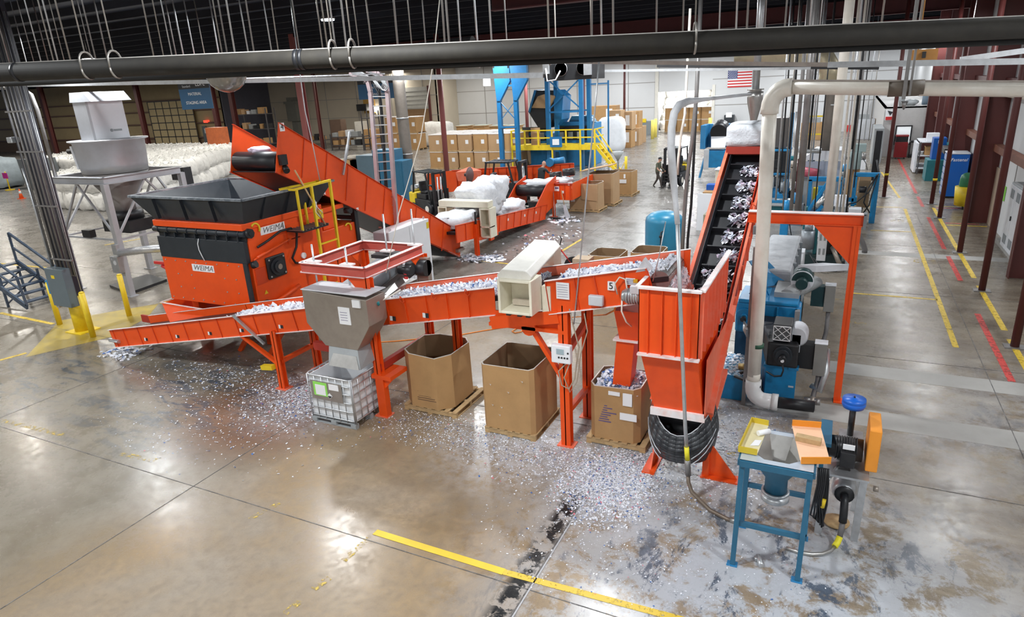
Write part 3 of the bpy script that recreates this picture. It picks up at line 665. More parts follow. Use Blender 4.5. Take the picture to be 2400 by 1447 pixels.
# chute trough from the shredder onto this conveyor
mb = MB()
mb.prism([(-15.85, 10.72, 1.02), (-12.9, 10.62, 1.02), (-12.9, 10.55, 0.9), (-14.9, 10.2, 0.62)], (0.0, -0.015, 0.0)); mb.prism([(-15.85, 10.72, 1.0), (-15.2, 10.5, 0.4), (-15.2, 12.3, 0.4), (-15.85, 12.3, 1.0)], (-0.012, 0, 0)); mb.build('chute_side', OR, C)
mb = MB(); mb.bar((-15.88, 10.7, 1.03), (-12.9, 10.58, 1.03), 0.05, 0.015); mb.bar((-15.88, 10.7, 1.03), (-15.88, 12.2, 1.03), 0.05, 0.015); mb.build('chute_edge', DUST, C)
mb = MB(); mb.box(-16.7, 10.6, 0.42, -15.75, 10.65, 0.62); mb.build('guide_plate', ODK, C)
def leg(T, x, y, top, w_=0.15, m=OR, nm='leg', foot=True):
    mb = MB(); mb.ibeam((x, y, 0.015), (x, y, top), w_, w_*0.9, 0.02, up=(0, 1, 0)); l = mb.build(nm, m, T)
    if foot: mb = MB(); mb.box(x-0.15, y-0.12, 0, x+0.15, y+0.12, 0.02); mb.build('foot_plate', OD, l)
    return l
leg(C, -10.45, yn-0.02, 1.35); leg(C, -10.45, yf, 1.4)
mb = MB(); mb.bar((-10.45, yn, 0.62), (-10.45, yf, 0.62), 0.1, 0.08); mb.build('cross_brace', OR, C)
mb = MB(); mb.bar((-11.5, yn, S5(-11.5)-0.46), (-10.5, yn, 0.55), 0.09, 0.06); mb.build('diagonal_brace', OR, C)
mb = MB(); mb.bar((-10.9, yn-0.1, 0.47), (-10.55, yn-0.12, 0.52), 0.12, 0.1); mb.build('striped_jack', YEL, C)
mb = MB(); mb.bar((-11.55, yn-0.07, S5(-11.55)+0.03), (-10.75, yn-0.08, 1.02), 0.05, 0.05); mb.build('steel_strap', GAL, C)
for xx in (-13.2, -12.2): mb = MB(); mb.bar((xx, 10.7, 0.0), (xx+0.9, 10.8, 1.2), 0.1); mb.build('support_strut', OR, C)
# upper run with the big hopper end
C2 = thing('belt_conveyor', 'orange conveyor numbered 5 carrying shredded film up into the ribbed orange hopper', 'conveyor', (-5, 10, 0))
x0, x1 = -7.75, -2.15
tp = lambda x: S5(x)-0.0
conv_plate([((x0, yn, tp(x0)), (x0+0.08, yn, tp(x0)-0.5)), ((-5.1, yn, tp(-5.1)), (-5.1, yn, tp(-5.1)-0.5))], (0, -1, 0), [0.12, 0.28, 0.46, 0.63, 0.8], 0.02, 0.04, C2, OR, OR, DUST)
conv_plate([((-4.12, yn-0.08, tp(-4.12)+0.03), (-4.05, yn-0.08, tp(-4.05)-0.54)), ((-2.45, yn-0.08, tp(-2.45)+0.06), (-2.3, yn-0.08, tp(-2.3)-0.48))], (0, -1, 0), [0.01, 0.3, 0.5, 0.78, 0.99], 0.02, 0.04, C2, OR, OR2, DUST)
conv_plate([((x0, yf, tp(x0)), (x0+0.08, yf, tp(x0)-0.5)), ((x1+0.1, yf, tp(x1)+0.02), (x1+0.1, yf, tp(x1)-0.45))], (0, 1, 0), [0.5], 0.02, 0.04, C2, OR, OR2, DUST)
mb = MB(); mb.prism([(x0, yf-0.013, tp(x0)-0.02), (x1, yf-0.013, tp(x1)), (x1, yf-0.013, tp(x1)-0.3), (x0, yf-0.013, tp(x0)-0.3)], (0, 0.006, 0)); mb.build('liner', OD, C2)
mb = MB(); mb.prism([(x0, yn+0.02, tp(x0)-0.2), (x1, yn+0.02, tp(x1)-0.14), (x1, yn+0.02, tp(x1)-0.22), (x0, yn+0.02, tp(x0)-0.3)], (0, yf-yn-0.04, 0)); mb.build('belt', BLK, C2)
mb = MB(); mb.box(-5.1, yn-0.02, tp(-5.1)-0.62, -3.85, yn+0.02, tp(-5.1)-0.42); mb.box(-5.2, yn-0.1, tp(-5.2)-0.66, -3.8, yn-0.02, tp(-5.2)-0.6); mb.build('lower_skirt', OR, C2)
# under rail beneath the metal detector
a = Vector((-5.15, yn-0.1, tp(-5.1)-0.62)); b = Vector((-3.9, yn-0.1, tp(-3.9)-0.60))
mb = MB(); mb.bar(a, b, 0.05, 0.22); mb.build('under_rail', OR, C2)
for x in (-7.0, -6.3, -5.6, -3.0): 
    mb = MB(); mb.tube([(x, yn-0.05, tp(x)-0.02), (x-0.05, yn-0.06, tp(x)+0.02), (x-0.06, yn-0.06, tp(x)-0.06), (x, yn-0.06, tp(x)-0.1), (x+0.04, yn-0.06, tp(x)-0.05)], 0.012, 6); mb.build('lifting_eye', OR, C2)
for x in (-7.35, -6.6):
    z = tp(x)-0.42; mb = MB(); mb.box(x, yn-0.045, z, x+0.06, yn-0.04, z+0.09); lb = mb.build('white_tag', PAP, C2); mb = MB(); mb.box(x+0.06, yn-0.045, z, x+0.13, yn-0.04, z+0.09); mb.build('black_tag', INK, lb)
yy = yn-0.13
p = wy(1432, 671, yy); mb = MB(); mb.box(p.x-0.055, yy, p.z-0.07, p.x+0.055, yy+0.03, p.z+0.07); lb = mb.build('number_plate', PAP, C2)
text('numeral', '5', 0.15, INK, (p.x, yy-0.004, p.z), (1, 0, 0), (0, 0, 1), lb)
for (a, b, nm, m) in (((1303, 662), (1334, 703), 'instruction_sheet', PAP), ((1466, 652), (1488, 669), 'warning_label', PAP)):
    p, q = wy(*a, yy), wy(*b, yy); mb = MB(); mb.box(p.x, yy, q.z, q.x, yy+0.02, p.z); lb = mb.build(nm, m, C2)
    mb = MB()
    for k in range(6): z = q.z+(p.z-q.z)*(k+1)/7; mb.box(p.x+0.02, yy-0.004, z, q.x-0.02, yy, z+0.004)
    mb.build('print', INB, lb)
p = wy(1484, 650, yy); mb = MB()
for k in range(2): mb.box(p.x, yy-0.003, p.z-0.1-0.1*k, p.x+0.07, yy+0.02, p.z-0.03-0.1*k)
mb.build('hazard_sticker', mat('amber', (0.75, 0.4, 0.02), 0.5), C2)
p = wy(1398, 703, yy); mb = MB(); mb.box(p.x-0.12, yy-0.06, p.z-0.09, p.x+0.12, yy+0.03, p.z+0.08); mb.build('junction_box', LIL, C2, bevel=0.02)
p = wy(1485, 695, yy-0.1); mb = MB(); mb.cyl((p.x-0.12, p.y, p.z), (p.x+0.2, p.y, p.z+0.04), 0.11, n=18); mb.cyl((p.x-0.17, p.y, p.z), (p.x-0.12, p.y, p.z), 0.085, n=18)
for k in range(7): mb.cyl((p.x-0.09+k*0.04, p.y, p.z), (p.x-0.075+k*0.04, p.y, p.z), 0.122, n=18)
mo = mb.build('drive_motor', GAL, C2)
mb = MB(); mb.box(p.x-0.02, p.y-0.14, p.z+0.08, p.x+0.16, p.y+0.05, p.z+0.2); mb.build('terminal_box', LIL, mo, bevel=0.01)
mb = MB(); mb.tube([wy(1447, 690, yy-0.03), wy(1441, 665, yy-0.06), wy(1452, 650, yy-0.06), wy(1466, 655, yy-0.06), wy(1470, 680, yy-0.04), wy(1465, 698, yy-0.03)], 0.012, 6); mb.tube([wy(1458, 700, yy), wy(1457, 730, yy-0.03), wy(1468, 755, yy-0.04), wy(1480, 765, yy+0.2)], 0.014, 6); mb.build('cable', PVC, C2)
# discharge drum
mb = MB(); mb.cyl((-2.28, yn+0.03, tp(-2.28)-0.2), (-2.28, yf-0.03, tp(-2.28)-0.2), 0.15, n=20); mb.build('head_drum', GALD, C2)
mb = MB(); mb.prism([(-2.62, yn-0.1, tp(-2.6)-0.0), (-2.38, yn-0.1, tp(-2.4)+0.02), (-2.5, yn-0.1, tp(-2.5)+0.2)], (0, 0.12, 0)); mb.build('bearing_cover', LIL, C2)
# legs
for y, top in ((yn-0.02, tp(-3.83)-0.42), (yf, tp(-3.83)-0.42)): leg(C2, -3.83, y, top, 0.17)
mb = MB(); mb.bar((-3.83, yn, 0.62), (-3.83, yf, 0.62), 0.09, 0.09); mb.build('cross_brace', OR, C2)
mb = MB(); mb.bar((-3.83, yn+0.05, 1.7), (-3.83, yf, 1.95), 0.1, 0.1); mb.build('cross_brace', OR, C2)
mb = MB(); mb.bar((-4.42, yn-0.02, 2.12), (-3.9, yn-0.02, 1.3), 0.1, 0.07); mb.cyl((-4.45, yn-0.1, 2.12), (-4.45, yn+0.05, 2.12), 0.13, n=12); mb.build('diagonal_brace', OR, C2)
leg(C2, -6.6, yf, tp(-6.6)-0.45, 0.15)
p = wy(1327, 835, yn-0.12); q = wy(1345, 850, yn-0.12)
cb = MB(); cb.box(-4.0, yn-0.22, 1.62, -3.66, yn-0.1, 1.94)
BX = tag(cb.build('control_box', WHT, bevel=0.02), 'white control box with a small display strapped to the tall orange conveyor leg', 'control box')
mb = MB(); mb.box(-3.9, yn-0.23, 1.79, -3.77, yn-0.218, 1.88); mb.build('display', mat('lcd', (0.35, 0.45, 0.5), 0.3, dirt=0), BX)
for x, z in ((-3.86, 1.73), (-3.81, 1.73), (-3.76, 1.73), (-3.71, 1.73), (-3.70, 1.82)): mb = MB(); mb.cyl((x, yn-0.23, z), (x, yn-0.218, z), 0.016, n=8); mb.build('button', BLKM, BX)
mb = MB(); mb.tube([(-3.75, yn-0.15, 1.62), (-3.9, yn-0.16, 1.45), (-3.85, yn-0.16, 1.2), (-3.72, yn-0.16, 1.15), (-3.62, yn-0.15, 1.35), (-3.6, yn-0.1, 1.6), (-3.55, yn-0.1, 1.9), (-3.65, yn-0.1, 2.3), (-3.7, yn-0.1, 2.55)], 0.012, 6)
mb.tube([(-3.7, yn-0.15, 1.62), (-3.8, yn-0.17, 1.35), (-3.7, yn-0.17, 1.1), (-3.58, yn-0.16, 1.3), (-3.52, yn-0.1, 1.8), (-3.4, yn-0.1, 2.2), (-3.45, yn-0.1, 2.5)], 0.01, 6); mb.build('cable', mat('tan_cable', (0.4, 0.33, 0.25), 0.6), BX)
# material riding on the belts
def heapf(x, y):
    e = min((y-yn), (yf-y)); return S5(x)-0.20+0.09*min(1, max(0, e)/0.2)
mb = MB(); mb.mi = 0; mb.heap(-7.6, yn+0.03, -5.0, yf-0.03, heapf, 60, 20, 0.05, 5); mb.heap(-4.1, yn+0.03, -2.2, yf-0.03, lambda x, y: heapf(x, y)+0.04, 46, 20, 0.05, 5)
for i in range(1): pass
mb2 = mb; mats_ = [FLC, FLW, FLG, FLB]
def pf():
    x = random.uniform(-7.6, -2.2)
    if -5.0 < x < -4.1: x = -4.5
    y = random.uniform(yn+0.05, yf-0.05); return (x, y, heapf(x, y)+random.uniform(0.0, 0.07))
for _ in range(3500):
    p = Vector(pf()); s = random.uniform(0.01, 0.035); a = random.uniform(0, 6.28); mb.mi = random.choice((1, 1, 1, 1, 2, 2, 3)) if random.random() < 0.3 else 1
    u = Vector((math.cos(a), math.sin(a), random.uniform(-1, 1)))*s; v = Vector((-math.sin(a), math.cos(a), random.uniform(-1, 1)))*s*0.6
    mb.quad(p-u-v, p+u-v, p+u*0.6+v, p-u+v)
tag(mb.build('shredded_film', mats_), 'loose shredded white film riding on the conveyor numbered 5', 'plastic shreds', kind='stuff')
mb = MB(); mb.heap(-12.3, yn+0.03, -8.9, yf-0.03, heapf, 60, 18, 0.05, 5)
for _ in range(600):
    x = random.uniform(-12.2, -9.0); y = random.uniform(yn+0.05, yf-0.05); p = Vector((x, y, heapf(x, y)+random.uniform(0, 0.06))); s = random.uniform(0.02, 0.06); a = random.uniform(0, 6.28); mb.mi = 1
    u = Vector((math.cos(a), math.sin(a), random.uniform(-1, 1)))*s; v = Vector((-math.sin(a), math.cos(a), random.uniform(-1, 1)))*s*0.6
    mb.quad(p-u-v, p+u-v, p+u*0.6+v, p-u+v)
tag(mb.build('shredded_film', mats_), 'loose shredded white film on the low conveyor just left of the steel chute', 'plastic shreds', kind='stuff')
# falling stream into the hopper
mb = MB(); mb.mi = 1; mb.heap(-2.3, yn+0.1, -1.95, yf-0.1, lambda x, y: 3.16-2.0*(x+2.3)**2*2.2, 8, 16, 0.04, 7)
for _ in range(2600):
    t_ = random.random(); x = -2.35+0.55*t_; y = random.uniform(yn+0.08, yf-0.08); p = Vector((x, y, 3.22-1.15*t_*t_+random.uniform(-0.06, 0.06))); s = random.uniform(0.015, 0.05); a = random.uniform(0, 6.28); mb.mi = 1
    u = Vector((math.cos(a)*0.4, math.sin(a)*0.4, random.uniform(-1, 1)))*s; v = Vector((-math.sin(a), math.cos(a), random.uniform(-1, 1)))*s*0.6
    mb.quad(p-u-v, p+u-v, p+u*0.6+v, p-u+v)
tag(mb.build('falling_film', mats_), 'stream of white shreds tumbling off the conveyor head into the ribbed hopper', 'plastic shreds', kind='stuff')
# ================================================================ METAL DETECTOR (cream)
D = thing('metal_detector', 'cream box-shaped detector arch straddling the conveyor numbered 5', 'detector', (-4.6, 10, 2.6))
za, zb = 2.9, 3.1
mb = MB()
bx0, bx1, by0, by1 = -4.78, -4.18, 8.92, 9.35   # open faced near leg
def openbox(mb, x0, y0, z0, x1, y1, z1, t=0.045):
    mb.box(x0, y0, z0, x0+t, y1, z1); mb.box(x1-t, y0, z0, x1, y1, z1); mb.box(x0+t, y0, z1-t, x1-t, y1, z1); mb.box(x0+t, y0, z0, x1-t, y1, z0+t); mb.box(x0+t, y1-0.02, z0+t, x1-t, y1, z1-t)
openbox(mb, bx0, by0, 2.50, bx1, by1, 3.08); mb.build('near_housing', CRM, D, bevel=0.012)
mb = MB(); mb.box(bx0+0.12, by0+0.3, 2.56, bx1-0.1, by0+0.36, 2.66); mb.build('inner_ledge', mat('dusty_cream', (0.6, 0.52, 0.42), 0.7, dirt=0.5), D)
mb = MB(); mb.prism([(-4.80, 9.0, 3.07), (-4.82, 9.0, 3.12), (-4.72, 9.0, 3.22), (-4.3, 9.0, 3.22), (-4.2, 9.0, 3.12), (-4.22, 9.0, 3.07)], (-0.35, 2.1, 0.0)); mb.build('top_cover', mat('clean_cream', (0.78, 0.76, 0.70), 0.4, dirt=0.3), D, bevel=0.015)
mb = MB(); mb.box(-5.05, 10.75, 2.5, -4.55, 11.1, 3.1); mb.build('far_housing', CRM, D)
mb = MB(); mb.box(-4.1, 10.52, 2.75, -3.8, 10.8, 3.05); mb.build('side_shelf', mat('brown_shelf', (0.45, 0.33, 0.22), 0.7), D)
mb = MB(); mb.box(-4.75, 9.42, 2.45, -4.2, 10.6, 2.5); mb.build('base_rail', BLKM, D)
mb = MB(); mb.box(-4.17, 9.3, 2.45, -4.02, 9.42, 2.9); mb.build('edge_block', CRM, D)
for x in (-4.65, -4.45, -4.3): mb = MB(); mb.box(x, 8.93, 2.47, x+0.07, 9.0, 2.51); mb.build('clamp', BLKM, D)
# ================================================================ MAGNET FRAME + CHUTE
K = thing('magnet_separator', 'red frame with hanging rods above a stained steel drop chute', 'separator', (-8.3, 9.9, 0))
fx0, fx1, fy0, fy1 = -9.12, -7.6, 9.12, 11.0
for z in (2.98, 2.80): pass
for a, b in (((fx0, fy0), (fx1, fy0)), ((fx1, fy0), (fx1, fy1)), ((fx1, fy1), (fx0, fy1)), ((fx0, fy1), (fx0, fy0))):
    mb = MB(); A = Vector((*a, 2.90)); B = Vector((*b, 2.90)); mb.ibeam(A, B, 0.1, 0.2, 0.014)
    be = mb.build('frame_beam', mat('dull_red_beam', (0.50, 0.07, 0.05), 0.5, dirt=0.4, dcol=(0.55, 0.2, 0.16)), K)
    mb = MB(); mb.bar(A+Vector((0, 0, 0.102)), B+Vector((0, 0, 0.102)), 0.1, 0.004); mb.bar(A+Vector((0, 0, -0.085)), B+Vector((0, 0, -0.085)), 0.102, 0.004); mb.build('dusty_top', DUST, be)
for x, y in ((fx1+0.02, fy0+0.04), (fx1, fy1), (fx0+0.0, fy0+1.1), (fx0, fy1)):
    leg(K, x, y, 2.8, 0.15)
for (x, y, sx, sy) in ((fx1, fy0, -1, 0), (fx1, fy1, 0, -1), (fx0, fy1, 0, -1)):
    mb = MB(); mb.prism([(x, y, 2.8), (x+sx*0.45, y+sy*0.45, 2.8), (x, y, 2.35)], (0.0 if sx else 0.02, 0.02 if sx else 0, 0)); mb.build('gusset', OR, K)
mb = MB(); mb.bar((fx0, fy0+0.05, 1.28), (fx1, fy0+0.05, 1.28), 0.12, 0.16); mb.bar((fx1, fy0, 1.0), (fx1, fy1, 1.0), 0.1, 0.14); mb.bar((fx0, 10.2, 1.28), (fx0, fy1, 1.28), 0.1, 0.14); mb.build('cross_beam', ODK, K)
mb = MB(); mb.box(-7.7, 9.05, 0.82, -7.25, 9.6, 0.9); mb.box(-7.62, 9.06, 0.0, -7.44, 9.2, 0.85); mb.prism([(-7.6, 9.1, 0.45), (-7.6, 9.1, 0.82), (-7.25, 9.1, 0.82)], (0, 0.02, 0)); mb.build('side_bracket', OR, K)
# rods with nuts
for x, y in ((-8.85, 9.2), (-8.05, 9.2), (-7.95, 10.3), (-7.7, 10.9)):
    mb = MB(); mb.cyl((x, y, 2.4), (x, y, 3.35 if y < 10 else 3.75), 0.018, n=8); r = mb.build('threaded_rod', GAL, K)
    mb = MB(); mb.box(x-0.13, y-0.07, 3.0, x+0.13, y+0.08, 3.03); mb.build('rod_plate', DUST, r)
mb = MB(); mb.box(-8.2, 10.1, 2.9, -7.7, 10.5, 2.97); mb.build('dark_plate', BLKM, K)
# magnet body (slanting)
mb = MB(); mb.prism([(-8.6, 9.3, 2.22), (-8.6, 9.3, 2.45), (-8.6, 10.85, 2.72), (-8.6, 10.85, 2.42)], (0.6, 0, 0)); mb.build('magnet_body', GRY, K, bevel=0.02)
mb = MB(); mb.box(-7.92, 9.3, 2.2, -7.72, 10.9, 2.28); mb.prism([(-7.9, 9.3, 2.25), (-7.7, 9.3, 2.15), (-7.7, 11.0, 2.45), (-7.9, 11.0, 2.6)], (0.02, 0, 0)); mb.build('side_tray', STL, K)
mb = MB(); mb.cyl((-7.85, 10.85, 2.55), (-7.4, 10.85, 2.55), 0.17, n=16); mb.cyl((-7.8, 10.45, 2.6), (-7.5, 10.45, 2.6), 0.1, n=12); mb.build('magnet_motor', BLKM, K)
mb = MB()
for k in range(3): mb.cyl((-7.66, 10.4, 2.45+0.09*k), (-7.6, 10.4, 2.45+0.09*k), 0.03, n=8)
mb.build('red_cap', RED, K)
mb = MB(); mb.box(-7.68, 10.85, 2.1, -7.4, 10.98, 2.75); mb.build('steel_guard', STW, K)
mb = MB(); mb.box(-7.72, 9.0, 1.95, -7.50, 9.1, 2.6); mb.build('steel_guard', STW, K)
mb = MB(); mb.tube([(-7.75, 9.05, 2.5), (-7.7, 8.95, 2.35), (-7.55, 8.9, 2.3), (-7.4, 9.0, 2.36), (-7.3, 9.3, 2.4), (-7.2, 9.6, 2.48)], 0.015, 6); mb.build('cable', PVC, K)
mb = MB(); mb.blob((-7.42, 9.05, 2.37), (0.14, 0.05, 0.06), amp=0.4, fr=3); mb.build('teal_rag', mat('teal_cloth', (0.02, 0.22, 0.24), 0.8), K)
# chute: near face, sloping shoulders
yf0 = 8.72
def P(px, py, y=yf0): return wy(px, py, y)
face = [P(712, 672), P(868, 690), P(872, 742), P(838, 808), P(745, 790), P(716, 742)]
face = [(-8.80, 2.60), (-7.32, 2.53), (-7.32, 2.03), (-7.66, 1.53), (-8.42, 1.53), (-8.80, 1.95)]
def fpt(x, z, y): return (x, y, z)
mb = MB(); mb.prism([fpt(x, z, yf0) for x, z in face], (0, 0.55, 0)); mb.build('chute_body', STW, K, bevel=0.01)
mb = MB(); mb.box(-8.82, yf0-0.01, 2.60, -7.3, yf0+0.57, 2.615)
bm_top = mb; bm_top.build('chute_lid', LIL, K)
mb = MB(); mb.hull8([(-8.3, yf0-0.12, 1.2), (-7.55, yf0-0.12, 1.2), (-7.6, yf0+0.4, 1.2), (-8.3, yf0+0.4, 1.2), (-8.35, yf0+0.02, 1.55), (-7.68, yf0+0.02, 1.55), (-7.68, yf0+0.5, 1.55), (-8.35, yf0+0.5, 1.55)]); mb.build('chute_spout', GRM, K)
mb = MB(); mb.prism([(-8.28, yf0-0.13, 1.2), (-7.57, yf0-0.13, 1.2), (-7.68, yf0-0.03, 1.42), (-8.22, yf0-0.03, 1.42)], (0, -0.01, 0)); mb.build('spout_lip', STL, K)
mb = MB(); mb.box(-7.98, yf0-0.012, 2.02, -7.72, yf0, 2.35); lb = mb.build('paper_notice', PAP, K)
mb = MB()
for k in range(4): mb.box(-7.94, yf0-0.015, 2.1+k*0.05, -7.78, yf0-0.012, 2.107+k*0.05)
mb.build('print', INB, lb)
mb = MB(); mb.box(-7.62, yf0-0.03, 2.38, -7.45, yf0, 2.52); mb.build('warning_label', PAP, K)
# blue edge
# ================================================================ IBC
B = thing('tote_container', 'open white plastic tote in a metal cage under the steel chute', 'container', (-8.24, 8.92, 0))
tx0, tx1, ty0, ty1 = -8.79, -7.72, 8.47, 9.42
mb = MB(); z0, z1 = 0.14, 0.98; t_ = 0.02
mb.box(tx0+0.03, ty0+0.03, z0, tx1-0.03, ty1-0.03, z0+0.02)
for q in ((tx0+0.03, ty0+0.03, tx1-0.03, ty0+0.05), (tx0+0.03, ty1-0.05, tx1-0.03, ty1-0.03), (tx0+0.03, ty0+0.05, tx0+0.05, ty1-0.05), (tx1-0.05, ty0+0.05, tx1-0.03, ty1-0.05)): mb.box(q[0], q[1], z0, q[2], q[3], z1)
mb.build('tank', IBC, B)
mb = MB()
for i in range(7):
    x = tx0+0.02+i*(tx1-tx0-0.04)/6
    for y in (ty0, ty1): mb.cyl((x, y, 0.1), (x, y, 1.0), 0.012, n=6)
for i in range(6):
    y = ty0+0.02+i*(ty1-ty0-0.04)/5
    for x in (tx0, tx1): mb.cyl((x, y, 0.1), (x, y, 1.0), 0.012, n=6)
for z in (0.16, 0.34, 0.52, 0.70, 0.86, 1.0):
    r = 0.08; pts = []
    for cx_, cy_, a0 in ((tx1-r, ty1-r, 0), (tx0+r, ty1-r, 90), (tx0+r, ty0+r, 180), (tx1-r, ty0+r, 270)):
        for k in range(4): a = math.radians(a0+30*k); pts.append((cx_+r*math.cos(a), cy_+r*math.sin(a), z))
    mb.tube(pts+[pts[0]], 0.014 if z < 1 else 0.018, 6)
mb.build('cage', GAL, B)
mb = MB(); mb.box(tx0+0.1, ty0-0.02, 0.52, tx1-0.22, ty0-0.012, 0.90); lb = mb.build('label_plate', STL, B)
mb = MB(); mb.box(tx0+0.17, ty0-0.026, 0.60, tx0+0.5, ty0-0.02, 0.88); mb.build('green_sticker', LGR, lb)
mb = MB(); mb.box(tx0+0.22, ty0-0.03, 0.62, tx0+0.46, ty0-0.026, 0.83); mb.box(tx0+0.55, ty0-0.026, 0.76, tx0+0.78, ty0-0.02, 0.88); mb.build('paper_sticker', PAP, lb)
mb = MB(); c_ = Vector((tx0+0.55, ty0-0.028, 0.63)); mb.prism([c_+Vector((0.06, 0, 0)), c_+Vector((0, 0, 0.06)), c_+Vector((-0.06, 0, 0)), c_+Vector((0, 0, -0.06))], (0, 0.003, 0)); mb.build('hazard_diamond', PAP, lb)
mb = MB(); c_.y -= 0.003; mb.prism([c_+Vector((0.05, 0, 0)), c_+Vector((-0.05, 0, 0)), c_+Vector((0, 0, -0.05))], (0, 0.002, 0)); mb.build('diamond_print', INK, lb)
mb = MB()
for y in (ty0+0.03, (ty0+ty1)/2, ty1-0.03):
    mb.box(tx0, y-0.04, 0.09, tx1, y+0.04, 0.11); mb.box(tx0, y-0.04, 0, tx1, y+0.04, 0.02)
for x in (tx0+0.06, (tx0+tx1)/2, tx1-0.06):
    for y in (ty0+0.03, (ty0+ty1)/2, ty1-0.03): mb.box(x-0.06, y-0.05, 0.02, x+0.06, y+0.05, 0.09)
mb.build('pallet_base', GRM, B)
mb = MB(); mb.heap(tx0+0.06, ty0+0.06, tx1-0.06, ty1-0.06, lambda x, y: 0.45+0.12*math.exp(-((x+8.0)**2+(y-9)**2)*8), 16, 16, 0.06, 6); tag(mb.build('grey_shreds', [mat('mixed_shreds', (0.4, 0.42, 0.47), 0.6, dirt=0.8, dcol=(0.1, 0.1, 0.12), dscale=30)]), 'small grey heap of shreds inside the caged white tote', 'plastic shreds', kind='stuff')
# ================================================================ GAYLORD BOXES ON PALLETS
def pallet(T, x0, y0, x1, y1, h=0.12, name='pallet', m=WOOD):
    mb = MB(); n = 7
    for i in range(3):
        y = y0+0.04+i*(y1-y0-0.08)/2; mb.box(x0, y-0.025, 0.018, x1, y+0.025, h-0.018)
    for i in range(n):
        x = x0+i*(x1-x0-0.1)/(n-1); mb.box(x, y0, h-0.018, x+0.1, y1, h)
    for i in (0, 3, 6): x = x0+i*(x1-x0-0.1)/(n-1); mb.box(x, y0, 0, x+0.1, y1, 0.018)
    return mb.build(name, m, T)
def gaylord(label, x0, y0, x1, y1, z0, z1, ch=0.12, m=CARD, group=None, lid=None, flare=0.0, wob=0.0):
    cx_, cy_ = (x0+x1)/2, (y0+y1)/2
    T = thing('cardboard_bin', label, 'box', (cx_, cy_, z0), 0, group)
    def ring(z, f, w=0):
        a, b, c, d = x0-f, x1+f, y0-f, y1+f
        R = [(a+ch, c), (b-ch, c), (b, c+ch), (b, d-ch), (b-ch, d), (a+ch, d), (a, d-ch), (a, c+ch)]
        return [(p[0]+random.uniform(-w, w), p[1]+random.uniform(-w, w), z+random.uniform(-w, w)) for p in R]
    lo, hi = ring(z0, 0), ring(z1, flare, wob); t = 0.018
    def ins(R): return [(p[0]+(t if p[0] < cx_ else -t), p[1]+(t if p[1] < cy_ else -t), p[2]) for p in R]
    li, hi2 = ins(lo), ins(hi)
    mb = MB()
    for i in range(8): j = (i+1) % 8; mb.quad(lo[i], lo[j], hi[j], hi[i])
    mb.mi = 1
    for i in range(8): j = (i+1) % 8; mb.quad(li[j], li[i], hi2[i], hi2[j])
    mb.prism([(p[0], p[1], z0+0.02) for p in li], (0, 0, 0.01))
    mb.build('walls', [m, CARDI], T)
    mb = MB()
    for i in range(8): j = (i+1) % 8; mb.hull8([(*lo_[:2], lo_[2]-0.002) for lo_ in (hi[i], hi[j], hi2[j], hi2[i])] + [(*h_[:2], h_[2]+0.006) for h_ in (hi[i], hi[j], hi2[j], hi2[i])])
    mb.build('cut_edge', CUT, T)
    return T
def printed(T, x0, z0, x1, z1, y, n, m=CRB):
    mb = MB()
    for k in range(n):
        z = z0+(z1-z0)*k/(n-1); mb.box(x0+random.uniform(0, 0.06), y-0.002, z, x1-random.uniform(0, 0.2), y+0.002, z+0.018)
    return mb.build('print', m, T)
G1 = gaylord('open tan cardboard bin between the caged tote and the larger bin, its pallet skewed', -7.38, 9.5, -6.3, 10.7, 0.12, 1.2, 0.24, wob=0.03)
pallet(G1, -7.35, 9.5, -6.15, 10.7)
printed(G1, -7.0, 0.28, -6.55, 0.5, 9.5, 6)
G2 = gaylord('largest open cardboard bin, left of the tall orange leg, with torn dents', -5.42, 9.28, -4.4, 10.4, 0.12, 1.36, 0.07, wob=0.015)
pallet(G2, -5.40, 9.26, -4.38, 10.42)
mb = MB()
for (x, z) in ((-5.25, 1.0), (-5.23, 0.6), (-5.05, 0.58), (-5.1, 0.42), (-4.9, 0.9), (-4.62, 1.15)):
    mb.prism([(x, 9.275, z), (x+0.04, 9.265, z-0.03), (x+0.05, 9.255, z+0.01), (x+0.02, 9.27, z-0.01)], (0, -0.004, 0))
mb.build('torn_dent', CUT, G2)
G3 = gaylord('taped cardboard bin filled with shreds beneath the orange chute', -3.5, 9.62, -2.62, 10.5, 0.12, 1.12, 0.1, wob=0.015)
pallet(G3, -3.55, 9.58, -2.5, 10.55)
printed(G3, -3.38, 0.45, -2.98, 0.75, 9.62, 8, INB)
mb = MB(); mb.box(-3.15, 9.605, 0.98, -2.95, 9.617, 1.05); mb.box(-2.9, 9.605, 0.82, -2.74, 9.617, 1.05); mb.box(-2.95, 9.605, 0.55, -2.66, 9.617, 0.68); mb.build('shipping_label', PAP, G3)
mb = MB(); mb.heap(-3.46, 9.66, -2.66, 10.46, lambda x, y: 0.95+0.25*math.exp(-((x+3)**2+(y-10.1)**2)*5), 20, 20, 0.06, 8); mb.mi = 0
for _ in range(500):
    x = random.uniform(-3.44, -2.68); y = random.uniform(9.68, 10.44); p = Vector((x, y, 0.99+0.25*math.exp(-((x+3)**2+(y-10.1)**2)*5))); s = random.uniform(0.01, 0.035); a = random.uniform(0, 6.28); mb.mi = random.choice((1, 1, 1, 2, 3))
    u = Vector((math.cos(a), math.sin(a), random.uniform(-1, 1)))*s; v = Vector((-math.sin(a), math.cos(a), random.uniform(-1, 1)))*s
    mb.quad(p-u-v, p+u-v, p+u+v, p-u+v)
tag(mb.build('shredded_film', mats_), 'white and blue shreds filling the taped cardboard bin', 'plastic shreds', kind='stuff')
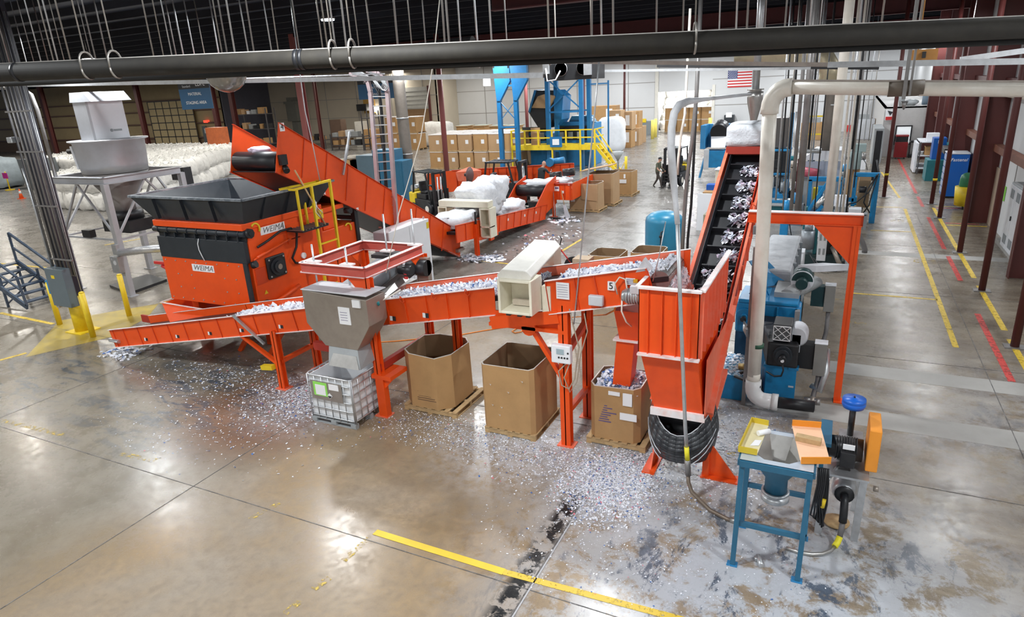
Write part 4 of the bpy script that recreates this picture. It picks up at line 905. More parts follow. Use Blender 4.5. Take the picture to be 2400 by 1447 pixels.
# reject chute over the third bin
R_ = thing('reject_chute', 'slim orange chute dropping into the taped cardboard bin', 'chute', (-2.9, 9.9, 1.1))
mb = MB(); mb.hull8([(-3.12, 9.75, 1.12), (-2.82, 9.75, 1.12), (-2.82, 10.05, 1.12), (-3.12, 10.05, 1.12), (-3.05, 9.75, 1.95), (-2.75, 9.75, 1.95), (-2.75, 10.1, 1.95), (-3.05, 10.1, 1.95)]); mb.build('lower_duct', OR, R_)
mb = MB(); mb.hull8([(-3.0, 9.75, 1.95), (-2.7, 9.75, 1.95), (-2.7, 10.1, 1.95), (-3.0, 10.1, 1.95), (-3.05, 9.6, 2.5), (-2.5, 9.6, 2.5), (-2.5, 10.3, 2.5), (-3.05, 10.3, 2.5)]); mb.build('upper_duct', OR, R_)
mb = MB(); mb.box(-3.1, 9.7, 1.93, -2.68, 10.15, 1.96); mb.build('flange', DUST, R_)
# ================================================================ RIBBED HOPPER AND INCLINE
Hh = thing('feed_bin', 'tall ribbed orange bin receiving the film, black rubber boot below', 'hopper', (-2.0, 9.9, 0))
hx0, hx1, hy0, hy1, hz0, hz1 = -2.42, -1.56, 8.78, 11.1, 2.18, 3.2
mb = MB()
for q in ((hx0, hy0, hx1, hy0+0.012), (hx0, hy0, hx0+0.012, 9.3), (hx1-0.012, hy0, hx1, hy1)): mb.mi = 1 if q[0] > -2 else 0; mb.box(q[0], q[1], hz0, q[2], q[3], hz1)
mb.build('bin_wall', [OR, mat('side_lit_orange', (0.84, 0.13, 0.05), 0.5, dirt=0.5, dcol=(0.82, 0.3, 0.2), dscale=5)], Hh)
mb = MB(); mb.bar((hx0, hy0-0.03, hz1), (hx1+0.03, hy0-0.03, hz1), 0.09, 0.03); mb.bar((hx1+0.03, hy0, hz1), (hx1+0.03, hy1, hz1), 0.08, 0.03); mb.bar((hx0, hy0-0.03, hz0), (hx1+0.03, hy0-0.03, hz0), 0.09, 0.03); mb.bar((hx0-0.02, hy0, hz1), (hx0-0.02, 9.3, hz1), 0.06, 0.02); mb.build('rim', DUST, Hh)
for i in range(4):
    x = hx0+0.14+i*0.2; mb = MB(); mb.box(x, hy0-0.04, hz0, x+0.012, hy0, hz1); mb.build('rib', OR, Hh)
for i in range(8):
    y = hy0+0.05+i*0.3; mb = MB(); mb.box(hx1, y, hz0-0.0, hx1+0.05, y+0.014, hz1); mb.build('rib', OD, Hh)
mb = MB(); mb.hull8([(-2.24, 9.05, 1.2), (-1.5, 9.05, 1.2), (-1.5, 9.8, 1.2), (-2.24, 9.8, 1.2), (hx0+0.03, hy0+0.02, hz0), (hx1, hy0+0.02, hz0), (hx1, 10.6, hz0), (hx0+0.03, 10.6, hz0)]); mb.build('taper_section', ODK if False else OR, Hh)
mb = MB(); mb.box(-2.28, 9.0, 1.08, -1.46, 9.05, 1.2); mb.build('lower_band', DUST, Hh)
# black rubber boot, hanging curved apron
mb = MB(); nn_ = 14; g = []
for i in range(nn_+1):
    a = PI*i/nn_; row = []
    for j in range(9):
        v = j/8; r = 0.46+0.08*math.sin(v*PI); zt = 1.22-0.45*math.sin(a)**1.5; z = zt*(1-v)+0.30*v; 
        row.append((-1.86-r*math.cos(a), 9.45-r*math.sin(a)*0.95, z))
    g.append(row)
for i in range(nn_):
    for j in range(8): mb.quad(g[i][j], g[i+1][j], g[i+1][j+1], g[i][j+1])
bt = mb.build('rubber_boot', mat('boot_rubber', (0.03, 0.033, 0.038), 0.35, dirt=0.5, dcol=(0.14, 0.15, 0.16), dscale=5), Hh); sd = bt.modifiers.new('s', 'SOLIDIFY'); sd.thickness = 0.015
for f_ in bt.data.polygons: f_.use_smooth = True
mb = MB(); mb.tube([g[i][0] for i in range(nn_+1)], 0.012, 6)
for dz in (0.22, 0.42): mb.tube([Vector(g[i][4])+Vector((0, -0.02, -dz*0.5-0.35*math.sin(PI*i/nn_)+0.3)) for i in (1, 2, 3, 4, 5)], 0.008, 6); mb.tube([Vector(g[i][4])+Vector((0, -0.02, -dz*0.5-0.35*math.sin(PI*i/nn_)+0.3)) for i in (9, 10, 11, 12, 13)], 0.008, 6)
mb.build('boot_edge', LIL, bt)
mb = MB(); mb.box(-2.28, 9.45, 0.35, -1.45, 9.47, 1.2); mb.cyl((-2.25, 9.6, 0.6), (-1.5, 9.6, 0.6), 0.2, n=16); mb.build('tail_drum', BLK, Hh)
# incline
SL = 0.5; it = lambda y: 4.38-SL*(15.7-y)
I_ = thing('incline_conveyor', 'steep orange cleated conveyor climbing away from the ribbed bin', 'conveyor', (-1.9, 12.5, 0))
ya, yb_ = 9.3, 15.95
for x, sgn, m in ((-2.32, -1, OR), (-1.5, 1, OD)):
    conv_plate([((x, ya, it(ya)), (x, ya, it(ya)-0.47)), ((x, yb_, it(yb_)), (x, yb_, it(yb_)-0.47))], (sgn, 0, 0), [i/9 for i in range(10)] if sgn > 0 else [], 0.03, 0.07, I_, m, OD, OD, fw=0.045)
for k in range(9):
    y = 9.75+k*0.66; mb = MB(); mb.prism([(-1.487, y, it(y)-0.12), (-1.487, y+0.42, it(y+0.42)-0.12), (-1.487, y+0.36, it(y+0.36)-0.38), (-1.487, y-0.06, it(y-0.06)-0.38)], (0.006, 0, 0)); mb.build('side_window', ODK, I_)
# rolled rail on the left plate and liner
mb = MB(); mb.bar((-2.32, 11.3, it(11.3)), (-2.32, yb_, it(yb_)), 0.05, 0.05); mb.build('left_rail', OD, I_)
mb = MB(); mb.prism([(-2.24, ya, it(ya)-0.02), (-2.24, yb_, it(yb_)-0.02), (-2.24, yb_, it(yb_)-0.26), (-2.24, ya, it(ya)-0.26)], (0.01, 0, 0)); mb.build('liner', CHAR, I_)
mb = MB(); mb.prism([(-2.23, ya, it(ya)-0.24), (-2.23, yb_, it(yb_)-0.24), (-2.23, yb_, it(yb_)-0.30), (-2.23, ya, it(ya)-0.30)], (0.68, 0, 0)); mb.build('belt', BLK, I_)
mb = MB(); mb.prism([(-1.56, ya, it(ya)-0.02), (-1.56, yb_, it(yb_)-0.02), (-1.56, yb_, it(yb_)-0.26), (-1.56, ya, it(ya)-0.26)], (0.01, 0, 0)); mb.build('liner', OR2, I_)
dd = Vector((0, 1, SL)).normalized(); nn = Vector((0, -SL, 1)).normalized()
for i in range(12):
    y = 9.9+i*0.5; p = Vector((-2.2, y, it(y)-0.24)); mb = MB(); mb.prism([p, p+nn*0.12, p+nn*0.12+dd*0.03, p+dd*0.06], (0.62, 0, 0)); mb.build('cleat', BLK, I_)
mb = MB()
for i in range(11):
    y0 = 9.95+i*0.5
    for _ in range(90):
        u_ = random.random(); y = y0+0.12+0.3*u_; x = random.uniform(-2.15 if i < 5 else -1.95, -1.6); p = Vector((x, y, it(y)-0.22+random.uniform(0, 0.10)))
        s = random.uniform(0.015, 0.06); a = random.uniform(0, 6.28); mb.mi = random.choice((0, 0, 0, 1, 1, 2))
        w1 = Vector((math.cos(a), math.sin(a), random.uniform(-1, 1)))*s; w2 = Vector((-math.sin(a), math.cos(a), random.uniform(-1, 1)))*s*0.5
        mb.quad(p-w1-w2, p+w1-w2, p+w1*0.5+w2, p-w1+w2)
tag(mb.build('carried_shreds', [FLW, FLG, mat('shred_mauve', (0.45, 0.35, 0.45), 0.5, dirt=0)]), 'clumps of white and mauve shreds riding between the black cleats of the steep conveyor', 'plastic shreds', kind='stuff')
mb = MB(); mb.box(-2.34, 15.55, 4.30, -1.48, 16.5, 4.46); mb.box(-2.34, 15.9, 3.7, -1.48, 16.5, 4.3); mb.build('head_box', mat('head_red', (0.36, 0.035, 0.02), 0.5), I_)
mb = MB(); mb.blob((-1.95, 16.3, 4.68), (0.42, 0.75, 0.25), (12, 24), amp=0.06, fr=4, sq=9); mb.build('wrapped_cover', mat('grey_sheet_wrap', (0.62, 0.65, 0.69), 0.5, dirt=0.4, dcol=(0.45, 0.48, 0.52), bump=1.0, bscale=12), I_)
mb = MB(); mb.tube([(-1.52, 13.7, it(13.7)+0.02), (-1.5, 13.7, it(13.7)+0.1), (-1.5, 13.85, it(13.7)+0.15), (-1.52, 13.9, it(13.9)+0.02)], 0.014, 6); mb.build('lifting_eye', OR, I_)
# side frame of the incline and its feet
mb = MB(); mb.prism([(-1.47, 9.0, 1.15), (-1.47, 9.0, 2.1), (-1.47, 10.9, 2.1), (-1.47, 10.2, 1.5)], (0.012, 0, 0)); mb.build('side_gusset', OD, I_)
for a, b in (((-1.45, 9.3, 0.02), (-1.45, 9.3, 1.15)), ((-1.43, 9.25, 1.1), (-1.43, 11.2, 2.2)), ((-1.43, 9.3, 0.95), (-1.43, 10.6, 1.25))):
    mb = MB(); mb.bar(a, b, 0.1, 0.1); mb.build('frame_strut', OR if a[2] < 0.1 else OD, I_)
mb = MB(); mb.prism([(-1.42, 9.3, 0.03), (-0.98, 9.3, 0.03), (-1.42, 9.3, 0.62)], (0, 0.02, 0)); mb.box(-1.52, 9.2, 0, -0.95, 9.42, 0.025); mb.build('foot', OR, I_)
mb = MB(); mb.prism([(-2.3, 9.1, 0.03), (-2.3, 9.55, 0.03), (-2.3, 9.45, 0.45)], (0.025, 0, 0)); mb.box(-2.4, 9.0, 0, -2.2, 9.6, 0.03); mb.bar((-2.29, 9.45, 0.02), (-2.29, 9.45, 1.2), 0.08); mb.build('foot', OR, I_)
# overhead gantry that carries the head
W_ = thing('support_gantry', 'orange beam on a slender leg with a triangular gusset right of the steep conveyor', 'frame', (0.37, 12.75, 0))
mb = MB(); mb.ibeam((-1.45, 12.75, 3.47), (0.47, 12.75, 3.47), 0.14, 0.2, 0.02); mb.build('beam', OR, W_)
mb = MB(); mb.box(-1.45, 12.66, 3.57, 0.47, 12.84, 3.585); mb.build('dusty_top', DUST, W_)
mb = MB(); mb.box(0.44, 12.66, 3.33, 0.49, 12.84, 3.6); mb.build('end_plate', GRY, W_)
mb = MB(); mb.prism([(-0.35, 12.74, 3.37), (0.3, 12.74, 3.37), (0.3, 12.74, 2.68)], (0, 0.02, 0)); mb.build('gusset', OR, W_)
mb = MB(); mb.ibeam((0.36, 12.75, 0.02), (0.36, 12.75, 3.37), 0.12, 0.12, 0.015, up=(0, 1, 0)); mb.box(0.3, 12.6, 0, 0.52, 12.82, 0.02); mb.build('leg', OR, W_)
# ================================================================ BLUE HOPPER TABLE (near right)
S = thing('hopper_stand', 'dark blue steel stand with a funnel hopper and pale top, nearest the camera', 'stand', (-0.35, 7.83, 0))
sx0, sx1, sy0, sy1, sz = -0.76, 0.06, 7.40, 8.25, 1.55
for x, y, ox, oy in ((sx0+0.03, sy0+0.03, -0.03, -0.05), (sx1-0.03, sy0+0.03, -0.02, -0.05), (sx1-0.03, sy1-0.03, -0.0, 0.03), (sx0+0.03, sy1-0.03, -0.03, 0.0)):
    mb = MB(); mb.bar((x+ox, y+oy, 0.01), (x, y, sz-0.05), 0.06, 0.06); l = mb.build('leg', BLT, S)
    mb = MB(); mb.box(x+ox-0.07, y+oy-0.05, 0, x+ox+0.06, y+oy+0.05, 0.012); mb.build('foot_plate', BLM, l)
for a, b in (((sx0, sy0+0.02, 0.62), (sx1, sy0+0.02, 0.62)), ((sx0, sy1-0.02, 0.68), (sx1, sy1-0.02, 0.68)), ((sx0, sy1-0.02, 1.12), (sx1, sy1-0.02, 1.12)), ((sx1-0.02, sy0, 0.62), (sx1-0.02, sy1, 0.62))):
    mb = MB(); mb.bar(a, b, 0.05, 0.06); mb.build('stretcher', BLT, S)
for a, b in (((sx0, sy0, sz-0.05), (sx1, sy0, sz-0.05)), ((sx1, sy0, sz-0.05), (sx1, sy1, sz-0.05)), ((sx0, sy1, sz-0.05), (sx1, sy1, sz-0.05)), ((sx0, sy0, sz-0.05), (sx0, sy1, sz-0.05))):
    mb = MB(); mb.bar(a, b, 0.05, 0.08); mb.build('top_frame', BLT, S)
cx_, cy_ = (sx0+sx1)/2, (sy0+sy1)/2
o8 = [(cx_+0.36*math.cos(PI/8+i*PI/4)*1.03, cy_+0.36*math.sin(PI/8+i*PI/4)) for i in range(8)]
mb = MB(); sq = [(sx1, cy_+0.15), (sx1-0.15, sy1), (sx0+0.15, sy1), (sx0, cy_+0.15), (sx0, cy_-0.15), (sx0+0.15, sy0), (sx1-0.15, sy0), (sx1, cy_-0.15)]
cr = {0: (sx1, sy1), 2: (sx0, sy1), 4: (sx0, sy0), 6: (sx1, sy0)}
for i in range(8):
    j = (i+1) % 8; mb.quad((*o8[i], sz), (*o8[j], sz), (*sq[j], sz), (*sq[i], sz))
    if i in cr: mb.quad((*sq[i], sz), (*cr[i], sz), (*sq[j], sz), (*sq[j], sz-0.001))
mb.build('top_sheet', mat('pale_blue_steel', (0.55, 0.63, 0.72), 0.35, metal=0.3, dirt=0.3), S)
mb = MB(); c8 = [(cx_+0.11*math.cos(PI/8+i*PI/4), cy_+0.11*math.sin(PI/8+i*PI/4)) for i in range(8)]
for i in range(8): j = (i+1) % 8; mb.quad((*o8[i], sz), (*o8[j], sz), (*c8[j], 1.12), (*c8[i], 1.12))
mb.build('cone_lining', STL, S)
mb = MB(); mb.lathe([(0.38, 1.49), (0.135, 1.13), (0.135, 0.94)], (cx_, cy_, 0), 24, open_=True); mb.build('cone', BLM if False else BLT, S)
mb = MB(); mb.lathe([(0.17, 0.92), (0.17, 0.945), (0.135, 0.945), (0.135, 0.89), (0.17, 0.89), (0.17, 0.82), (0.15, 0.80), (0.13, 0.80)], (cx_, cy_, 0), 24); mb.build('coupling', GAL, S)
# trays on top
def tray(name, label, pts, z, h, m_in, m_rim, ends):
    T_ = thing(name, label, 'tray', (pts[0][0], pts[0][1], z))
    p = [Vector((x, y, z+0.004)) for x, y in pts]
    mb = MB(); mb.prism(p, (0, 0, 0.006)); mb.build('tray_floor', m_in, T_)
    for k in ends:
        a, b = p[k], p[(k+1) % 4]; mb = MB(); mb.bar(a+Vector((0, 0, h/2)), b+Vector((0, 0, h/2)), 0.012, h); mb.build('tray_end', m_rim, T_)
    return T_
q = [fl(1731, 1050, 1.62), fl(1775, 1058, 1.62), fl(1802, 990, 1.62), fl(1762, 982, 1.62)]
tray('yellow_tray', 'yellow-ended tray with a paper in it on the left edge of the blue stand', [(v.x, v.y) for v in q], 1.56, 0.08, mat('pale_yellow', (0.75, 0.68, 0.42), 0.6), mat('mustard', (0.62, 0.46, 0.03), 0.6), (0, 2, 3))
a = fl(1790, 1005, 1.66); mb = MB(); mb.cyl((a.x-0.06, a.y-0.06, 1.61), (a.x+0.07, a.y+0.05, 1.61), 0.035, n=12); tag(mb.build('glove_roll', PAP), 'small rolled pale rag with dark specks in the yellow-ended tray', 'rag')
a = fl(1770, 1035, 1.6); mb = MB(); mb.prism([(a.x-0.05, a.y-0.09, 1.575), (a.x+0.05, a.y-0.05, 1.575), (a.x+0.07, a.y+0.09, 1.575), (a.x-0.01, a.y+0.07, 1.575)], (0, 0, 0.006)); tag(mb.build('paper_sheet', PAP), 'white sheet of paper in the yellow-ended tray', 'paper')
q = [fl(1878, 1078, 1.62), fl(1948, 1078, 1.62), fl(1925, 995, 1.62), fl(1857, 990, 1.62)]
tray('orange_tray', 'orange-ended tray holding a wood block on the right edge of the blue stand', [(v.x, v.y) for v in q], 1.56, 0.09, mat('peach', (0.85, 0.52, 0.33), 0.6), mat('strong_orange', (0.78, 0.27, 0.02), 0.5), (0, 2))
a = fl(1866, 1015, 1.66); b = fl(1926, 1028, 1.66); mb = MB(); mb.bar((a.x, a.y, 1.605), (b.x, b.y, 1.605), 0.1, 0.07); tag(mb.build('wood_block', WOOD, bevel=0.005), 'sawn wood block lying in the orange-ended tray', 'block')
# cable bundle
mb = MB()
for k in range(5):
    x = sx1+0.05+k*0.02; mb.tube([(x, 7.75, 1.42), (x+0.01, 7.74, 1.2), (x-0.01, 7.76, 0.95), (x-0.03+k*0.02, 7.8, 0.7-0.03*k), (x+0.03, 7.82, 0.66-0.03*k), (x+0.06, 7.8, 0.9), (x+0.05, 7.78, 1.2), (x+0.03, 7.76, 1.42)], 0.012, 6)
pc = tag(mb.build('power_cable', BLK), 'coiled black power cable hanging beside the blue stand', 'cable')
mb = MB(); mb.cyl((sx1+0.14, 7.78, 0.86), (sx1+0.15, 7.78, 0.98), 0.028, n=10); mb.build('yellow_plug', YEL, pc)
# ================================================================ BLOWER
V = thing('transfer_blower', 'blower skid with a black motor, orange belt guard and blue round air filter', 'blower', (0.5, 8.6, 0))
yb = 8.5
def Q(px, py, y=yb): return wy(px, py, y)
mb = MB()
for x in (0.22, 0.66): mb.bar((x-0.02, 8.45, 0.0), (x, 8.45, 0.95), 0.09, 0.025); mb.bar((x-0.02, 9.15, 0.0), (x, 9.15, 0.95), 0.09, 0.025)
mb.box(0.18, 8.42, 0.93, 0.72, 9.2, 0.96); mb.build('skid_frame', GAL, V)
mb = MB(); mb.box(0.12, 8.3, 0.5, 0.17, 8.42, 1.42); mb.box(0.1, 8.42, 1.35, 0.24, 9.1, 1.4); mb.build('blue_panel', BLT, V)
mb = MB(); mb.cyl((0.22, 8.75, 1.2), (0.62, 8.75, 1.2), 0.15, n=24); mb.cyl((0.15, 8.75, 1.2), (0.22, 8.75, 1.2), 0.13, n=24)
for k in range(9): mb.cyl((0.3+k*0.03, 8.75, 1.2), (0.312+k*0.03, 8.75, 1.2), 0.16, n=24)
mo = mb.build('motor', BLKM, V)
mb = MB(); mb.box(0.36, 8.54, 1.02, 0.54, 8.64, 1.24); mb.build('terminal_box', BLKM, mo, bevel=0.01)
mb = MB(); mb.box(0.38, 8.585, 1.27, 0.52, 8.60, 1.34); mb.build('name_label', PAP, mo)
mb = MB(); mb.box(0.66, 8.55, 1.02, 0.80, 9.1, 1.62); mb.build('belt_guard', mat('guard_orange', (0.82, 0.30, 0.03), 0.5, dirt=0.15), V, bevel=0.015)
mb = MB(); mb.cyl((0.46, 8.95, 1.3), (0.46, 8.95, 1.75), 0.04, n=14); mb.build('filter_pipe', BLKM, V)
mb = MB(); mb.lathe([(0.05, 1.70), (0.13, 1.72), (0.145, 1.76), (0.145, 1.79), (0.135, 1.80), (0.145, 1.81), (0.14, 1.85), (0.0, 1.86)], (0.46, 8.95, 0), 28); mb.build('air_filter', BRG, V)
mb = MB(); mb.cyl((0.46, 8.95, 1.86), (0.46, 8.95, 1.88), 0.012, n=8); mb.build('filter_nut', BLKM, V)
mb = MB(); mb.lathe([(0.10, 0), (0.14, 0.03), (0.16, 0.12), (0.14, 0.3), (0.1, 0.34)], (0.46, 8.5, 0.66), 18, 'y'); mb.box(0.33, 8.85, 0.96, 0.62, 9.1, 1.3); mb.build('lobe_casing', GAL, V)
mb = MB(); mb.lathe([(0.05, 0), (0.12, 0), (0.12, 0.02), (0.05, 0.02)], (0.46, 8.47, 0.66), 18, 'y'); mb.build('flange', BLKM, V)
mb = MB(); mb.lathe([(0.0, 0), (0.16, 0), (0.17, 0.03), (0.0, 0.04)], (0.42, 8.75, 0.02), 20); mb.build('round_base', WOOD, V)
mb = MB(); mb.tube([(0.35, 8.6, 1.0), (0.22, 8.4, 0.8), (0.12, 8.3, 0.5), (0.1, 8.25, 0.42)], 0.02, 8); mb.build('grey_cable', GAL, V)
mb = MB(); mb.cyl((0.8, 8.7, 0.7), (0.86, 8.7, 0.7), 0.04, n=8); mb.build('drain_fitting', STW, V)
# hose from the blower
hs = thing('vacuum_hose', 'bent pipe and rubber hose with a yellow cuff curving down from the blower', 'hose', (0.4, 8.1, 0))
mb = MB(); mb.tube([(0.46, 8.47, 0.66), (0.47, 8.40, 0.6), (0.475, 8.34, 0.45), (0.475, 8.32, 0.34)], 0.05, 12); mb.build('rubber_sleeve', BLK, hs)
mb = MB(); pts = [(0.475, 8.32, 0.34), (0.47, 8.3, 0.24), (0.46, 8.26, 0.15)]; mb.tube(pts, 0.036, 10); mb.build('flexible_hose', HOS, hs)
mb = MB(); mb.tube([(0.46, 8.26, 0.15), (0.44, 8.21, 0.09), (0.41, 8.15, 0.06)], 0.04, 10); mb.build('yellow_cuff', mat('bright_yellow', (0.85, 0.75, 0.03), 0.5, dirt=0), hs)
mb = MB(); mb.tube([(0.41, 8.15, 0.06), (0.36, 8.07, 0.035), (0.27, 7.98, 0.03), (0.15, 7.92, 0.03), (0.0, 7.9, 0.03), (-0.16, 7.93, 0.03)], 0.026, 12); mb.build('steel_bend', STL, hs)
mb = MB(); mb.cyl((-0.55, 7.74, 0.03), (-0.49, 7.56, 0.03), 0.035, n=12); mb.cyl((-0.58, 7.70, 0.04), (-0.56, 7.64, 0.04), 0.02, n=8); f_ = mb.build('pipe_coupling', GAL)
p = fl(1780, 1320); f_.location = (p.x+0.52, p.y-7.65, 0); tag(f_, 'loose steel pipe coupling lying on the floor under the blue stand', 'coupling')
# ================================================================ THIN STEEL CONVEYING LINE (pole in front)
L_ = thing('conveying_pipe', 'thin vertical steel conveying tube with a yellow band in front of the ribbed bin', 'pipe', (-1.6, 8.7, 0))
yl = 8.55
P0 = [wy(x, y, yl) for x, y in ((1588, 520), (1594, 700), (1600, 850), (1606, 1000), (1609, 1050))]
mb = MB(); mb.tube(P0, 0.028, 12); mb.build('steel_tube', GAL, L_)
mb = MB(); mb.tube([wy(1609, 1048, yl), wy(1611, 1078, yl)], 0.036, 12); mb.build('yellow_band', mat('bright_yellow', (0.85, 0.75, 0.03), 0.5), L_)
mb = MB(); mb.tube([wy(1611, 1078, yl), wy(1612, 1098, yl), wy(1613, 1114, yl)], 0.045, 12); mb.build('clamp', GALD, L_)
e = wy(1613, 1112, yl); mb = MB(); g = fl(1722, 1222, 0.03); g2 = fl(1850, 1245, 0.03)
mb.tube([e, e+Vector((0.01, -0.02, -0.12)), e+Vector((0.08, -0.1, max(-0.22, 0.04-e.z))), ((e.x+g.x)/2, (e.y+g.y)/2-0.05, 0.05), (g.x-0.1, g.y, 0.035), (g.x, g.y, 0.03)], 0.03, 12); mb.build('lower_hose', mat('brown_hose', (0.22, 0.17, 0.13), 0.4, metal=0.4), L_)
mb = MB(); mb.cyl(g, (g2.x, g2.y, 0.03), 0.03, n=12); mb.cyl(g+Vector((-0.06, 0.01, 0)), g+Vector((0.12, -0.005, 0)), 0.042, n=12); mb.build('floor_pipe', STL, L_)
# white sleeve: upper dusty flexible part that bends to the right
P1 = [wy(x, y, yl if x < 1600 else yl+(x-1600)*0.064) for x, y in ((1588, 525), (1583, 470), (1578, 420), (1573, 350), (1574, 300), (1580, 265), (1592, 246), (1612, 238), (1650, 233), (1700, 227), (1758, 221))]
mb = MB(); mb.tube(P1, 0.05, 12, rf=lambda i: 0.036 if i < 2 else 0.05 if i < 8 else 0.036); mb.build('white_sleeve', mat('frosted_sleeve', (0.70, 0.72, 0.76), 0.4, dirt=0.6, dcol=(0.5, 0.5, 0.52), dscale=9), L_)
# second parallel hanging ribbons / pipes
for k, (a, b, r, lab) in enumerate((((1640, 120, 1612, 470, 17.5), None, 0.035, ''), )): pass
def vtube(name, label, cat, pts, Y, r, m, n=10, group=None):
    mb = MB(); mb.tube([wy(x, y, Y) for x, y in pts], r, n); return tag(mb.build(name, m), label, cat, group)
vtube('hanging_pipe', 'grey vertical drop pipe behind the frosted conveying tube', 'pipe', ((1646, -75), (1632, 230), (1622, 330), (1610, 420), (1604, 500), (1596, 640)), 17, 0.05, GALD)
vtube('hanging_pipe', 'thin dusty ribbed pipe beside the frosted conveying tube', 'pipe', ((1618, 20), (1605, 270), (1597, 310), (1590, 370), (1588, 410)), 16, 0.03, PVC)
vtube('hanging_pipe', 'dark slender pipe standing left of the steep conveyor', 'pipe', ((1648, -75), (1624, 410), (1620, 480), (1612, 560), (1606, 700)), 17.6, 0.035, BLKM)
# cyclone
Z_ = thing('cyclone', 'small steel cyclone cone at the end of the frosted tube', 'cyclone', (0, 0, 0))
YC = 19.0; c = wy(1769, 240, YC); Z_.location = (c.x, YC, 0); zb = wy(1766, 284, YC).z; zt = wy(1769, 203, YC).z; zh = zt-zb
mb = MB(); mb.lathe([(0.08, zb-0.2), (0.08, zb), (0.19, zb+zh*0.55), (0.2, zb+zh*0.7), (0.2, zb+zh*0.85), (0.15, zb+zh*0.86), (0.15, zb+zh*0.9), (0.21, zb+zh*0.9), (0.21, zb+zh*0.93), (0.0, zb+zh*0.93)], (c.x, YC, 0), 20); mb.build('cone', STL, Z_)
mb = MB(); mb.cyl((c.x, YC, zb+zh*0.9), (c.x, YC, 9.3), 0.09, n=14); mb.build('outlet', GAL, Z_)
# ================================================================ WHITE PVC PIPE
W = thing('pvc_pipe', 'thick white plastic pipe with two elbows dropping to the blue extruder', 'pipe', (-1.08, 11.8, 0))
yp = 11.8
mb = MB(); mb.tube([wy(1804, 255, yp), wy(1797, 380, yp), wy(1785, 600, yp), wy(1775, 750, yp), wy(1767, 880, yp)], 0.115, 20); mb.build('riser', PVC, W)
e1 = wy(1804, 255, yp); h1 = wy(1850, 205, yp)
pts = []
for k in range(7):
    a = PI/2*k/6; pts.append(Vector((e1.x+(h1.x-e1.x)*(1-math.cos(a)), yp, e1.z+(h1.z-e1.z)*math.sin(a))))
mb = MB(); mb.tube([e1-Vector((0, 0, 0.08))]+pts+[h1+Vector((0.04, 0, 0))], 0.14, 20); el = mb.build('upper_elbow', PVC, W)
mb = MB(); mb.cyl(h1, wy(2700, 212, yp), 0.105, n=20); mb.build('horizontal_run', PVC, W)
hx = wy(2700, 212, yp)
mb = MB(); mb.bar(h1+Vector((0.05, 0.02, 0.1)), hx+Vector((0, 0.02, 0.1)), 0.14, 0.03); mb.build('dust_layer', PVD, W)
c = wy(2123, 207, yp); mb = MB(); mb.cyl((c.x-0.23, yp, c.z), (c.x+0.23, yp, c.z), 0.115, n=20); mb.build('coupling', mat('brown_coupling', (0.16, 0.13, 0.10), 0.6), W)
mb = MB(); mb.bar((c.x+0.0, yp-0.12, 8.9), (c.x-0.02, yp-0.12, c.z-0.15), 0.05, 0.03); mb.bar((c.x+0.07, yp-0.12, 8.9), (c.x+0.05, yp-0.12, c.z-0.1), 0.03, 0.03); mb.cyl((c.x, yp-0.12, c.z-0.18), (c.x, yp-0.12, c.z-0.3), 0.05, 0.01, n=8); mb.build('hanger', GALD, W)
b0 = wy(1767, 880, yp); b1 = Vector((b0.x, yp, 0.2)); pts = []
for k in range(7):
    a = PI/2*k/6; pts.append(Vector((b0.x+0.22*(1-math.cos(a)), yp, 0.45-0.22*math.sin(a))))
mb = MB(); mb.tube([Vector((b0.x, yp, 0.62))]+pts+[Vector((b0.x+0.42, yp, 0.23))], 0.14, 20); mb.cyl((b0.x+0.34, yp, 0.23), (b0.x+0.45, yp, 0.23), 0.155, n=20); mb.build('lower_elbow', mat('clean_pvc', (0.78, 0.78, 0.78), 0.3, dirt=0.2), W)
mb = MB(); mb.cyl((b0.x, yp, 0.6), (b0.x, yp, b0.z+0.05), 0.115, n=20); mb.build('riser', PVC, W)
mb = MB(); mb.cyl((b0.x+0.44, yp, 0.23), (b0.x+1.05, yp+0.1, 0.2), 0.105, n=18); mb.build('black_hose', BLK, W)
c = wy(1773, 816, yp-0.1); mb = MB(); mb.cyl((c.x, yp, c.z-0.02), (c.x, yp, c.z+0.05), 0.118, n=20); mb.build('green_sticker_band', mat('dark_green_label', (0.03, 0.12, 0.07), 0.6), W)
# strut post beside the pipe
mb = MB(); a = wy(1768, 580, 11.95); b = Vector((b0.x-0.17, 11.95, 0)); mb.bar(b, (b.x+0.03, 11.95, a.z), 0.07, 0.06); pt = mb.build('strut_post', GALD); tag(pt, 'grey metal strut post standing left against the white plastic pipe', 'post')
for z in (1.45, 3.35): mb = MB(); mb.box(b.x-0.02, 11.8, z, b.x+0.14, 11.92, z+0.14); mb.build('clamp_block', GRY, pt)
# ================================================================ EXTRUDER (blue)
E_ = thing('extruder', 'large blue gearbox and extruder drive with black motor and mesh filter', 'machine', (-0.9, 13, 0))
